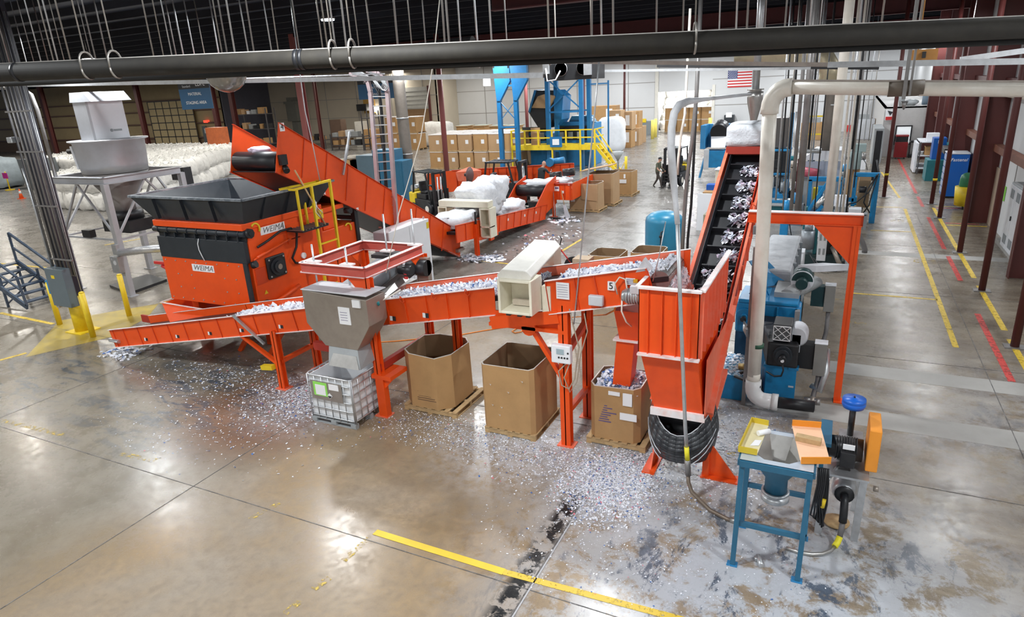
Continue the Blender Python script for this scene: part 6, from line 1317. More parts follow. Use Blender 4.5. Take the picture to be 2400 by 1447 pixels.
# ================================================================ big duct column and others
q = fl(960, 560); 
D1 = thing('exhaust_duct', 'thick brown-grey vertical duct right of the cable ladder', 'duct', (0, 0, 0)); d_ = wy(945, 300, 33); D1.location = (d_.x, 33, 0)
mb = MB(); mb.tube([wy(x, y, 33) for x, y in ((968, 470), (955, 380), (945, 290), (935, 200), (932, 165))], 0.34, 18); mb.build('duct_shaft', mat('brown_grey_duct', (0.20, 0.175, 0.15), 0.45, metal=0.3, dirt=0.4), D1)
for y_ in (277, 361, 440): c = wy(943+(y_-277)*0.12, y_, 33); mb = MB(); mb.cyl(c-Vector((0, 0, 0.03)), c+Vector((0, 0, 0.03)), 0.37, n=18); mb.build('duct_band', GAL, D1)
c = wy(932, 160, 33); mb = MB(); mb.tube([c, c+Vector((0.1, 0, 0.5)), c+Vector((0.5, 0, 0.8)), c+Vector((2, 0, 0.95)), c+Vector((5, 0, 1.0))], 0.34, 16); mb.build('duct_bend', GALD, D1)
D2 = thing('exhaust_duct', 'thick grey vertical duct right of the white plastic pipe', 'duct', (0, 0, 0)); d_ = wy(1950, 300, 30); D2.location = (d_.x, 30, 0)
mb = MB(); mb.tube([wy(x, y, 30) for x, y in ((1942, 352), (1948, 280), (1955, 200), (1958, 160))], 0.30, 18); mb.build('duct_shaft', mat('brown_grey_duct', (0.2, 0.175, 0.15), 0.45), D2)
c = wy(1957, 245, 30); mb = MB(); mb.cyl(c-Vector((0, 0, 0.03)), c+Vector((0, 0, 0.03)), 0.33, n=18); mb.build('duct_band', GAL, D2)
c = wy(1950, 135, 30); mb = MB(); mb.tube([c+Vector((-0.0, 0, -1.0)), c+Vector((-0.0, 0, -0.5)), c+Vector((-0.3, 0, 0.0)), c+Vector((-1.0, 0, 0.25)), c+Vector((-3.6, 0, 0.25))], 0.42, 20); mb.build('duct_bend', mat('warm_steel_duct', (0.62, 0.55, 0.38), 0.35, metal=0.5, dirt=0.4, dcol=(0.3, 0.25, 0.17)), D2)
# ================================================================ BLUE TANK, boxes behind conveyor 5
T1 = thing('pressure_tank', 'rounded blue pressure tank behind the orange conveyor numbered 5', 'tank', (-5.4, 22.9, 0))
mb = MB(); mb.lathe([(0.64, 0.15), (0.66, 0.3), (0.66, 1.2), (0.63, 1.33), (0.5, 1.45), (0.3, 1.52), (0.0, 1.54)], (-5.42, 22.9, 0), 32); mb.build('tank_shell', mat('tank_blue', (0.03, 0.26, 0.44), 0.35, dirt=0.3), T1)
mb = MB(); mb.cyl((-5.42, 22.9, 0), (-5.42, 22.9, 0.2), 0.5, n=20); mb.build('tank_skirt', BLKM, T1)
mb = MB(); mb.tube([(-5.35, 22.22, 0.4), (-5.35, 22.15, 0.42), (-5.35, 22.15, 0.95), (-5.3, 22.2, 0.97)], 0.025, 8); mb.cyl((-5.4, 22.15, 0.8), (-5.3, 22.15, 0.8), 0.05, n=10); mb.build('gauge_pipe', BLKM, T1)
for i, (a, b, c, d, l) in enumerate(((-6.4, 17.6, -5.45, 18.6, 'open cardboard bin behind conveyor 5, left of its twin'), (-5.3, 18.2, -4.4, 19.2, 'open cardboard bin behind conveyor 5, in front of the blue tank'))):
    g = gaylord(l, a, b, c, d, 0.12, 1.2, 0.1); pallet(g, a, b, c, d)
# ================================================================ BICYCLE
bb = fl(1290, 655); K1 = thing('bicycle', 'adult tricycle with a wire basket parked behind the metal detector', 'bicycle', (-8.3, 19.4, 0))
def bp(px, py, Y=19.3): return wy(px, py, Y)
for c in (bp(1345, 640), bp(1255, 640)):
    mb = MB(); mb.lathe([(0.30, -0.02), (0.33, -0.02), (0.33, 0.02), (0.30, 0.02)], (c.x, 19.3, 0.34), 24, 'y'); mb.build('wheel', BLK, K1)
sd_, hb = bp(1279, 592), bp(1312, 590)
mb = MB(); mb.cyl((sd_.x, 19.3, sd_.z-0.02), (sd_.x+0.05, 19.3, 0.5), 0.02, n=8); mb.cyl((sd_.x+0.05, 19.3, 0.5), (hb.x-0.05, 19.3, 0.85), 0.025, n=8); mb.cyl((hb.x-0.03, 19.3, 0.95), (bp(1345, 640).x, 19.3, 0.34), 0.025, n=8); mb.cyl((sd_.x+0.05, 19.3, 0.5), (bp(1255, 640).x, 19.3, 0.34), 0.02, n=8); mb.build('bike_frame', RED, K1)
mb = MB(); mb.blob((sd_.x, 19.3, sd_.z), (0.17, 0.1, 0.05), amp=0.1, sq=1.5); mb.build('saddle', BLK, K1)
mb = MB(); mb.tube([bp(1289, 577), bp(1296, 571), bp(1303, 574), bp(1309, 582), hb], 0.018, 8); mb.tube([bp(1312, 553, 19.0), bp(1316, 560, 19.0), bp(1312, 575, 19.1), hb], 0.018, 8); mb.cyl(hb, (hb.x-0.02, 19.3, 0.9), 0.02, n=8); mb.build('handlebar', BLK, K1)
a, b = bp(1227, 604), bp(1270, 636)
mb = MB()
for k in range(6):
    z = b.z+(a.z-b.z)*k/5; mb.box(a.x, 19.0, z, b.x, 19.015, z+0.015); mb.box(a.x, 19.5, z, b.x, 19.515, z+0.015); mb.box(a.x, 19.0, z, a.x+0.015, 19.5, z+0.015); mb.box(b.x, 19.0, z, b.x+0.015, 19.5, z+0.015)
for k in range(9):
    x = a.x+(b.x-a.x)*k/8; mb.box(x, 19.0, b.z, x+0.012, 19.01, a.z)
mb.build('wire_basket', BLKM, K1)
# ================================================================ FORKLIFTS
def forklift(x, y, rz, label, body=YEL):
    T = thing('forklift', label, 'forklift', (0, 0, 0))
    def B(name, m, *bx, bev=0.02, par=None):
        mb = MB()
        for q in bx: mb.box(*q)
        return mb.build(name, m, par or T, bevel=bev)
    B('chassis', BLKM, (-0.9, -0.5, 0.25, 0.75, 0.5, 0.75)); B('counterweight', body, (-1.3, -0.52, 0.3, -0.7, 0.52, 1.05), bev=0.08); B('seat_deck', BLKM, (-0.7, -0.4, 0.75, 0.2, 0.4, 1.0))
    mb = MB(); mb.cyl((-1.15, -0.35, 1.22), (-1.15, 0.35, 1.22), 0.17, n=16); mb.build('gas_bottle', GAL, T)
    B('seat', BLK, (-0.55, -0.25, 1.0, 0.0, 0.25, 1.12), (-0.65, -0.25, 1.1, -0.5, 0.25, 1.6), bev=0.04)
    B('cowl', BLKM, (0.35, -0.35, 0.75, 0.7, 0.35, 1.2))
    mb = MB(); mb.cyl((0.35, 0, 1.2), (0.15, 0, 1.4), 0.03, n=8); mb.lathe([(0.14, -0.015), (0.17, -0.015), (0.17, 0.015), (0.14, 0.015)], (0.15, 0, 1.42), 16); mb.build('steering_wheel', BLK, T)
    for (a, b) in (((-0.9, -0.45, 1.0), (-0.7, -0.45, 2.1)), ((-0.9, 0.45, 1.0), (-0.7, 0.45, 2.1)), ((0.7, -0.45, 0.8), (0.4, -0.45, 2.1)), ((0.7, 0.45, 0.8), (0.4, 0.45, 2.1))):
        mb = MB(); mb.bar(a, b, 0.07, 0.07); mb.build('cage_post', BLKM, T)
    mb = MB(); mb.box(-0.75, -0.5, 2.08, 0.5, -0.42, 2.15); mb.box(-0.75, 0.42, 2.08, 0.5, 0.5, 2.15)
    for k in range(7): mb.box(-0.72+k*0.19, -0.5, 2.09, -0.66+k*0.19, 0.5, 2.14)
    mb.build('overhead_guard', CHAR, T)
    for s in (-0.33, 0.33):
        mb = MB(); mb.box(0.85, s-0.06, 0.08, 1.0, s+0.06, 2.15); mb.build('mast_rail', BLK, T)
    B('mast_cross', BLK, (0.86, -0.4, 2.05, 0.99, 0.4, 2.15), bev=0.005); B('mast_cross', BLK, (0.86, -0.4, 0.4, 0.99, 0.4, 0.5), bev=0.005)
    mb = MB(); mb.cyl((0.92, -0.1, 0.2), (0.92, -0.1, 1.9), 0.04, n=10); mb.cyl((0.92, 0.1, 0.2), (0.92, 0.1, 1.9), 0.04, n=10); mb.build('lift_cylinder', GAL, T)
    B('carriage', BLKM, (1.0, -0.45, 0.25, 1.06, 0.45, 0.35), (1.0, -0.45, 0.6, 1.06, 0.45, 0.7), (1.0, -0.45, 0.25, 1.05, -0.38, 1.3), (1.0, 0.38, 0.25, 1.05, 0.45, 1.3), (1.0, -0.02, 0.25, 1.05, 0.02, 1.3), bev=0.005)
    for s in (-0.25, 0.25): mb = MB(); mb.box(1.05, s-0.06, 0.06, 2.0, s+0.06, 0.1); mb.build('fork', BLKM, T)
    for (wx_, wy_, r) in ((0.55, -0.5, 0.33), (0.55, 0.5, 0.33), (-0.85, -0.48, 0.27), (-0.85, 0.48, 0.27)):
        mb = MB(); mb.cyl((wx_, wy_-0.1, r), (wx_, wy_+0.1, r), r, n=20); wl = mb.build('wheel', BLK, T)
        mb = MB(); mb.cyl((wx_, wy_-0.11, r), (wx_, wy_+0.11, r), r*0.5, n=14); mb.build('hub', PVC, wl)
    T.location = (x, y, 0); T.rotation_euler = (0, 0, rz); return T
FK = forklift(-18.7, 28.3, math.radians(-25), 'black-caged yellow fork truck parked left of the wrapped film bale')
p = fl(1185, 425); F2 = dup(FK, (-15.4, 30.3, 0), math.radians(2), 'black-caged yellow fork truck behind the sorting line, gas bottle at its left')
F2.scale = (1.1, 1.1, 1.12); FW2 = dup(FK, (-8.7, 39.2, 0), math.radians(-95), 'fork truck facing the camera in the open aisle by the walking man')
# ================================================================ PEOPLE
def person(name, label, x, y, rz, pose, shirt, trousers, cap=None, bald=True, cut=None):
    T = thing(name, label, 'person', (0, 0, 0))
    me = bpy.data.meshes.new('body'); bm = bmesh.new(); lay = bm.verts.layers.skin.verify(); V = {}
    for k, (co, r) in pose['v'].items(): v = bm.verts.new(co); v[lay].radius = (r, r) if not isinstance(r, tuple) else r; V[k] = v
    for a, b in pose['e']: bm.edges.new((V[a], V[b]))
    bm.verts.ensure_lookup_table(); V['pel'][lay].use_root = True
    bm.to_mesh(me); bm.free(); o = bpy.data.objects.new('body', me); COL.objects.link(o)
    o.modifiers.new('skin', 'SKIN').use_smooth_shade = True; s = o.modifiers.new('sub', 'SUBSURF'); s.levels = 1; s.render_levels = 1
    dg = bpy.context.evaluated_depsgraph_get(); m2 = bpy.data.meshes.new_from_object(o.evaluated_get(dg)); bpy.data.objects.remove(o)
    for mm in (SKIN, shirt, trousers, BLK): m2.materials.append(mm)
    for f in m2.polygons:
        c = f.center; f.use_smooth = True
        arm = abs(c.y) > 0.235 and c.z > 0.75
        f.material_index = 0 if c.z > 1.49 else (0 if arm and (c.z < pose.get('slv', 1.22) or c.x > pose.get('slx', 9)) else 1) if c.z > 0.97 or arm else 2 if c.z > 0.09 else 3
    b = bpy.data.objects.new('body', m2); COL.objects.link(b); b.parent = T
    hx, hz = pose['head']
    mb = MB(); mb.blob((hx, 0, hz), (0.10, 0.078, 0.125), (12, 16), amp=0.02); mb.cyl((hx+0.09, 0, hz-0.01), (hx+0.125, 0, hz-0.03), 0.012, n=6)
    for s in (-1, 1): mb.blob((hx-0.005, s*0.08, hz), (0.018, 0.012, 0.03), (6, 6), amp=0)
    hd = mb.build('head', SKIN, T, local=True)
    mb = MB()
    for s in (-1, 1): mb.blob((hx+0.087, s*0.032, hz+0.02), (0.012, 0.013, 0.009), (5, 6), amp=0)
    mb.build('eyes', INK, hd, local=True)
    mb = MB(); mb.blob((hx+0.088, 0, hz-0.06), (0.008, 0.025, 0.006), (5, 6), amp=0); mb.build('mouth', mat('lips', (0.35, 0.12, 0.1), 0.6), hd, local=True)
    if cap:
        mb = MB(); mb.blob((hx-0.008, 0, hz+0.05), (0.108, 0.088, 0.09), (8, 14), amp=0); mb.box(hx+0.06, -0.06, hz+0.045, hx+0.17, 0.06, hz+0.058); mb.build('cap', cap, T, local=True)
    for s, k in ((-1, 'haR'), (1, 'haL')):   # fingers: five short bent chains on each palm
        h = Vector(pose['v'][k][0]); e = Vector(pose['v']['elR' if s < 0 else 'elL'][0]); d = (h-e).normalized(); side = d.cross(Vector((0, 1, 0))).normalized()
        mb = MB()
        for i, L in enumerate((0.062, 0.072, 0.068, 0.055)):
            q = h+d*0.03+side*(i-1.5)*0.019; cu = Vector((0, -s, 0))*0.012; mb.tube([q, q+d*L*0.5+cu*0.4, q+d*L+cu*1.8], 0.0085, 6)
        q = h-side*0.035; mb.tube([q, q-side*0.02+d*0.03, q-side*0.022+d*0.058], 0.0095, 6)
        mb.build('fingers', SKIN, T, local=True)
    T.location = (x, y, 0); T.rotation_euler = (0, 0, rz); return T
def pose_std(**kw):
    v = {'pel': ((0, 0, 0.98), (0.15, 0.12)), 'ch': ((0.0, 0, 1.22), (0.165, 0.115)), 'sh': ((0.0, 0, 1.42), (0.15, 0.10)), 'nk': ((0.01, 0, 1.52), 0.055), 'hd': ((0.03, 0, 1.62), 0.07),
         'shR': ((0, -0.2, 1.42), 0.065), 'elR': ((-0.02, -0.27, 1.13), 0.045), 'haR': ((0.06, -0.28, 0.88), 0.036), 'shL': ((0, 0.2, 1.42), 0.065), 'elL': ((-0.02, 0.27, 1.13), 0.045), 'haL': ((0.06, 0.28, 0.88), 0.036),
         'hpR': ((0, -0.1, 0.92), 0.1), 'knR': ((0.02, -0.11, 0.5), 0.065), 'akR': ((0, -0.11, 0.1), 0.045), 'toR': ((0.16, -0.12, 0.04), 0.04), 'hpL': ((0, 0.1, 0.92), 0.1), 'knL': ((0.02, 0.11, 0.5), 0.065), 'akL': ((0, 0.11, 0.1), 0.045), 'toL': ((0.16, 0.12, 0.04), 0.04)}
    for k, c in kw.items():
        if k in v: v[k] = (c, v[k][1])
    e = [('pel', 'ch'), ('ch', 'sh'), ('sh', 'nk'), ('nk', 'hd'), ('sh', 'shR'), ('shR', 'elR'), ('elR', 'haR'), ('sh', 'shL'), ('shL', 'elL'), ('elL', 'haL'), ('pel', 'hpR'), ('hpR', 'knR'), ('knR', 'akR'), ('akR', 'toR'), ('pel', 'hpL'), ('hpL', 'knL'), ('knL', 'akL'), ('akL', 'toL')]
    return {'v': v, 'e': e, 'head': kw.get('head', (0.04, 1.66)), **{k: kw[k] for k in ('slv', 'slx') if k in kw}}
OLV = mat('olive_shirt', (0.10, 0.11, 0.075), 0.8, dirt=0.2); DKT = mat('dark_brown_trousers', (0.05, 0.04, 0.035), 0.8, dirt=0.2); BSH = mat('black_shirt', (0.02, 0.025, 0.03), 0.8, dirt=0.2)
walk = pose_std(sh=(0.05, 0, 1.42), ch=(0.02, 0, 1.22), nk=(0.08, 0, 1.51), hd=(0.12, 0, 1.6), head=(0.14, 1.64), shR=(0.05, -0.2, 1.41), shL=(0.05, 0.2, 1.41), elR=(0.12, -0.27, 1.13), haR=(0.34, -0.2, 0.98), elL=(0.1, 0.27, 1.13), haL=(0.33, 0.2, 1.0), knR=(0.22, -0.1, 0.53), akR=(0.3, -0.1, 0.12), toR=(0.45, -0.11, 0.06), knL=(-0.06, 0.11, 0.5), akL=(-0.3, 0.11, 0.14), toL=(-0.18, 0.12, 0.05))
person('person', 'person in an olive shirt and dark cap walking towards the far fork truck', -9.3, 37.4, math.radians(-10), walk, OLV, DKT, cap=BLK)
work = pose_std(sh=(0.12, 0, 1.40), ch=(0.04, 0, 1.2), nk=(0.17, 0, 1.49), hd=(0.22, 0, 1.58), head=(0.24, 1.62), shR=(0.12, -0.22, 1.39), shL=(0.12, 0.22, 1.39), elR=(0.25, -0.3, 1.2), haR=(0.5, -0.18, 1.3), elL=(0.25, 0.3, 1.2), haL=(0.5, 0.18, 1.3), slx=0.36)
t_ = person('person', 'bald person in a black shirt sorting film, seen from behind', -13.3, 30.2, math.radians(70), work, BSH, DKT)
t_.scale = (1.12, 1.12, 1.12); t_.location = (-13.35, 30.2, 0.42)
mb = MB(); mb.box(-13.9, 29.8, 0, -12.9, 30.7, 0.42); tag(mb.build('work_step', BLKM), 'low dark step under the bald person', 'step')
cpman = person('person', 'person in a blue cap mostly hidden behind the white film bundle', -14.6, 26.8, math.radians(-60), pose_std(), mat('blue_shirt', (0.04, 0.07, 0.2), 0.8), DKT, cap=mat('navy_cap', (0.02, 0.03, 0.10), 0.7))
bundle((-12.2, 29.8, 1.48), (0.6, 0.45, 0.2), 'tangle of film under the bald person\'s hands', seed=21, amp=0.5, nz=(10, 16))
# brooms by the sorting conveyor
p = fl(1310, 508)
t = thing('broom', 'broom with a flared pale head leaning on the sorting conveyor', 'broom', (-11.4, 28.3, 0))
mb = MB(); mb.cyl((-11.62, 28.6, 1.25), (-11.42, 28.45, 0.55), 0.02, n=8); mb.build('handle', WOOD, t)
mb = MB(); mb.prism([(-11.48, 28.43, 0.6), (-11.38, 28.43, 0.6), (-11.1, 28.3, 0.02), (-11.35, 28.3, 0.02)], (0, 0.08, 0)); mb.build('bristles', mat('bristle', (0.5, 0.52, 0.56), 0.8), t)
t = thing('push_broom', 'flat push broom resting on the floor by the orange leg', 'broom', (-11.9, 28.2, 0))
mb = MB(); mb.cyl((-12.0, 28.55, 1.2), (-11.75, 28.0, 0.06), 0.018, n=8); mb.build('handle', GAL, t)
mb = MB(); mb.box(-12.0, 27.95, 0, -11.5, 28.1, 0.08); mb.build('broom_head', BLKM, t)
# ================================================================ LEFT: column with conduits
CL = thing('conduit_column', 'black column wrapped in grey conduits rising from a yellow sleeve at the left', 'column', (-19, 10.35, 0))
mb = MB(); mb.box(-19.16, 10.2, 1.0, -18.84, 10.5, 9.3); mb.build('shaft', mat('dark_blue_black', (0.03, 0.035, 0.05), 0.4), CL)
mb = MB(); mb.cyl((-19, 10.3, 0.02), (-19, 10.3, 1.05), 0.2, n=20); mb.build('yellow_sleeve', YEL, CL)
mb = MB(); mb.box(-19.35, 10.0, 0, -18.65, 10.6, 0.025); mb.build('base_plate', YEL, CL)
for k in range(11):
    x = -19.25+k*0.085; y = 10.12-0.03*(k % 2); r = 0.02 if k % 3 else 0.03
    mb = MB(); mb.cyl((x, y, 1.75), (x, y, 8.6), r, n=8); mb.build('conduit', GALD if k % 2 else mat('dark_conduit', (0.10, 0.10, 0.12), 0.35, metal=0.6, dirt=0.3), CL)
mb = MB(); mb.tube([(-19.32, 10.1, 4.6), (-19.3, 10.1, 4.3), (-19.2, 10.05, 4.1), (-19.18, 10.05, 1.8)], 0.03, 8); mb.build('conduit', GAL, CL)
for z in (2.15, 3.6, 5.0, 6.0): mb = MB(); mb.box(-19.32, 10.06, z, -18.2, 10.1, z+0.04); mb.build('clamp_strut', GALD, CL)
mb = MB()
for k in range(4): mb.cyl((-18.55+0.08*k, 10.15, 0.0 if k == 3 else 1.7), (-18.55+0.08*k, 10.15, 8.3), 0.014, n=6)
mb.build('thin_conduits', GAL, CL)
mb = MB(); mb.box(-19.5, 10.0, 5.25, -19.28, 10.2, 5.4); mb.build('conduit_box', GAL, CL, bevel=0.02)
EB = thing('disconnect_box', 'grey steel electrical box with a yellow label hung on the conduit column', 'electrical box', (-18.85, 9.95, 0.85))
mb = MB(); mb.box(-19.22, 9.85, 0.88, -18.42, 10.08, 1.95); mb.build('enclosure', mat('blue_grey_enclosure', (0.12, 0.155, 0.175), 0.4, dirt=0.2), EB, bevel=0.012)
mb = MB(); mb.box(-18.96, 9.843, 1.68, -18.82, 9.85, 1.77); mb.build('yellow_label', YEL, EB)
mb = MB(); mb.box(-19.33, 9.88, 1.2, -19.22, 10.02, 1.6); mb.bar((-19.33, 9.95, 1.5), (-19.42, 9.9, 1.55), 0.03); mb.build('side_breaker', BLM, EB)
mb = MB(); mb.prism([(-19.3, 9.9, 0.92), (-19.3, 9.9, 1.12), (-19.15, 9.9, 1.12), (-19.02, 9.9, 0.95)], (0, 0.1, 0)); mb.box(-19.18, 9.88, 0.82, -19.05, 9.98, 0.95); mb.build('socket', GAL, EB)
for i, (x, y, l) in enumerate(((-20.28, 10.4, 'yellow bollard left of the conduit column'), (-18.15, 10.05, 'yellow bollard right of the conduit column, nearest the orange conveyor tip'), (-18.9, 11.65, 'yellow bollard behind the conduit column by the silo leg'))):
    mb = MB(); mb.cyl((x, y, 0), (x, y, 1.28), 0.075, n=16); mb.lathe([(0.075, 1.28), (0.05, 1.31), (0, 1.32)], (x, y, 0), 16); tag(mb.build('bollard', YEL), l, 'bollard')
# ================================================================ SILO
SI = thing('hopper_silo', 'grey round silo bin on a braced steel stand behind the bollards', 'silo', (-22.2, 14.5, 0))
SG = mat('silo_grey', (0.50, 0.51, 0.54), 0.4, metal=0.3, dirt=0.5, dcol=(0.35, 0.34, 0.34), dscale=1.5)
lx0, lx1, ly0, ly1 = -23.7, -20.85, 13.1, 15.9
for x, y in ((lx1, ly0), (lx0, ly0), (lx1, ly1), (lx0, ly1)):
    mb = MB(); mb.box(x-0.09, y-0.09, 0.02, x+0.09, y+0.09, 3.7); mb.box(x-0.2, y-0.15, 0, x+0.2, y+0.15, 0.02); mb.build('leg', SG, SI)
pc_ = [(lx0, ly0), (lx1, ly0), (lx1, ly1), (lx0, ly1)]
for i in range(4):
    a, b = pc_[i], pc_[(i+1) % 4]
    mb = MB(); mb.ibeam((*a, 3.8), (*b, 3.8), 0.2, 0.22, 0.02); mb.build('top_beam', SG, SI)
    mb = MB(); mb.bar((*a, 1.9), (*b, 1.9), 0.06); mb.build('tie_bar', SG, SI)
    m_ = ((a[0]+b[0])/2, (a[1]+b[1])/2)
    for q in (a, b): mb = MB(); mb.bar((*q, 1.95), (m_[0], m_[1], 3.7), 0.06); mb.build('diagonal_brace', SG, SI)
mb = MB(); mb.lathe([(1.0, 3.92), (1.03, 4.2), (1.08, 4.92), (1.2, 4.96), (1.2, 5.0), (0, 5.0)], (-22.25, 14.5, 0), 40); mb.build('drum', SG, SI)
mb = MB(); mb.lathe([(1.0, 3.9), (0.35, 2.9), (0.35, 2.6)], (-22.25, 14.5, 0), 32); mb.build('cone', mat('silo_cone_dark', (0.3, 0.28, 0.27), 0.5), SI)
mb = MB(); mb.cyl((-22.25, 14.5, 2.3), (-22.25, 14.5, 2.6), 0.55, n=20); mb.box(-22.9, 14.0, 1.9, -21.5, 15.1, 2.3); mb.build('rotary_valve', BLKM, SI)
mb = MB(); mb.box(-22.55, 13.9, 5.0, -21.95, 15.1, 6.2); fb = mb.build('filter_housing', mat('filter_white', (0.78, 0.8, 0.84), 0.4, dirt=0.1), SI, bevel=0.01)
mb = MB(); mb.box(-22.6, 13.82, 5.0, -21.93, 13.9, 6.35); mb.build('side_panel', SG, SI)  # grey panel over the near face of the white filter housing
mb = MB(); mb.prism([(-22.7, 13.8, 6.2), (-21.6, 13.8, 6.2), (-21.9, 13.8, 6.5), (-22.6, 13.8, 6.5)], (0, 1.4, 0)); mb.build('filter_cap', LIL, SI)
mb = MB(); mb.cyl((-21.95, 14.5, 5.27), (-21.93, 14.5, 5.27), 0.05, n=10); mb.box(-21.95, 14.58, 5.24, -21.93, 14.85, 5.3); mb.build('logo', GRM, fb)
for x in (-23.7, -23.3): mb = MB(); mb.tube([(x, 13.1, 3.9), (x, 13.1, 6.0), (x-0.1, 13.1, 6.5), (x-0.6, 13.1, 6.75), (x-1.6, 13.1, 6.8)], 0.06, 8); mb.build('conduit', GALD, SI)
mb = MB(); mb.bar((-22.75, 13.5, 4.85), (-22.7, 13.55, 4.1), 0.09, 0.03); mb.build('sight_glass', WHT, SI)
mb = MB(); mb.cyl((-23.6, 13.9, 4.65), (-23.2, 13.95, 4.65), 0.09, n=10); mb.build('sensor', BLKM, SI)
mb = MB(); mb.box(lx1-0.12, 12.9, 1.45, lx1+0.12, 13.02, 1.8); mb.build('switch_box', GAL, SI, bevel=0.01)
mb = MB(); mb.box(lx1-0.28, 12.85, 0.85, lx1+0.12, 13.02, 1.4); mb.build('panel_box', GAL, SI, bevel=0.01)
mb = MB(); mb.cyl((lx1-0.05, 12.84, 1.2), (lx1-0.05, 12.86, 1.2), 0.08, n=14); mb.box(lx1-0.2, 12.84, 1.28, lx1-0.16, 12.86, 1.34); mb.build('meter', LIL, SI)
mb = MB(); mb.tube([(lx1+0.1, 13.0, 1.5), (lx1+1.5, 12.9, 1.72), (-17.9, 12.8, 1.9)], 0.12, 8); tag(mb.build('foil_wrapped_pipe', mat('crumpled_foil', (0.7, 0.72, 0.75), 0.25, metal=0.6, dirt=0.4, bump=0.8, bscale=12)), 'foil-wrapped pipe running from the silo leg towards the shredder', 'pipe')
p = [fl(*v) for v in ((258, 674), (305, 692), (392, 660), (345, 648))]
mb = MB(); mb.prism([(v.x, v.y, 0) for v in p], (0, 0, 0.09)); tag(mb.build('floor_scale', BLKM), 'flat black floor scale between the silo leg and the shredder', 'scale')
p = wy(203, 528, 13.1); mb = MB(); mb.box(p.x-0.2, 13.0, 1.93, p.x+0.22, 13.2, 2.18); tag(mb.build('scale_display', BLKM), 'small black display unit on the silo stand tie bar', 'display')
p = wy(420, 412, 20); mb = MB(); mb.box(p.x+0.15, 20, p.z-0.45, p.x+0.35, 20.4, p.z+0.35); mb.box(p.x-0.5, 20, p.z-0.2, p.x+0.15, 20.3, p.z+0.1); mb.cyl((p.x, 20.2, 0), (p.x, 20.2, p.z-0.2), 0.05, n=8); tag(mb.build('operator_screen', BLKM), 'dark operator screen on a post behind the hopper rim', 'screen')
# stairs at the left edge
ST = thing('step_stairs', 'dark blue rolling stairs with handrails at the left edge', 'stairs', (-24.4, 11.4, 0))
SB = mat('stair_blue', (0.035, 0.06, 0.10), 0.4, dirt=0.4, dcol=(0.2, 0.22, 0.25))
xa_, xb_ = wy(105, 690, 11.5).x, wy(0, 600, 11.5).x-1.0
for y in (10.9, 12.1):
    A = Vector((xa_, y, 0.12)); Bv = Vector((xa_-2.3, y, 1.15))
    mb = MB(); mb.bar(A, Bv, 0.06, 0.16); mb.build('stringer', SB, ST)
    mb = MB(); mb.bar(A+Vector((0, 0, 0.05)), A+Vector((-0.1, 0, 1.0)), 0.06); mb.bar(Bv, Bv+Vector((0, 0, 1.0)), 0.06); mb.bar(A+Vector((-0.1, 0, 1.0)), Bv+Vector((0, 0, 1.0)), 0.06); mb.bar(A+Vector((-0.05, 0, 0.55)), Bv+Vector((0, 0, 0.5)), 0.05); mb.build('handrail', SB, ST)
for k in range(6): x = xa_-0.15-k*0.4; mb = MB(); mb.box(x-0.28, 10.9, 0.2+k*0.18, x, 12.1, 0.24+k*0.18); mb.build('tread', SB, ST)
for x in (xa_-1.2, xa_-2.3): mb = MB(); mb.box(x, 10.9, 0, x+0.06, 10.96, 1.0); mb.box(x, 12.04, 0, x+0.06, 12.1, 1.0); mb.bar((x, 10.95, 0.1), (x, 12.05, 0.8), 0.04); mb.build('support', SB, ST)
# ================================================================ BULK BAGS
def bag_proto():
    T = thing('bulk_bag', 'white bulk bag in the broad double-stacked field of bags at the far left', 'bag', (0, 0, 0), 0, 'white bulk bags at the far left')
    mb = MB(); mb.blob((0, 0, 0.55), (0.62, 0.62, 0.56), (10, 16), amp=0.3, fr=3.1, sq=2.2); mb.build('bag_body', PLB, T, local=True)
    for sx in (-1, 1):
        for sy in (-1, 1): mb = MB(); mb.tube([(sx*0.45, sy*0.45, 0.98), (sx*0.4, sy*0.3, 1.2), (sx*0.2, sy*0.2, 1.16), (sx*0.25, sy*0.4, 1.0)], 0.035, 4); mb.build('lifting_loop', PLB, T, local=True)
    return T
BP = bag_proto(); first = True; nb = 0
for r in range(15):
    Y = 25.2+r*1.42; xm = -35.4-(Y-24.5)*0.72
    n = 15 if r else 17
    for k in range(n):
        x = xm-0.65-k*1.34+random.uniform(-0.06, 0.06)
        if x < -47 and Y < 33.5: continue
        for z in ((0, 1.12) if (r == 0 or k < 1 or (x < -47 and Y < 35)) else (1.12,)):
            if r == 0 and z > 1 and k < 3: continue
            if nb >= 230: break
            loc = (x, Y+random.uniform(-0.08, 0.08), z); rz = random.choice((0, PI/2, PI))+random.uniform(-0.12, 0.12)
            if first: BP.location = loc; BP.rotation_euler = (0, 0, rz); first = False
            else: dup(BP, loc, rz)
            nb += 1
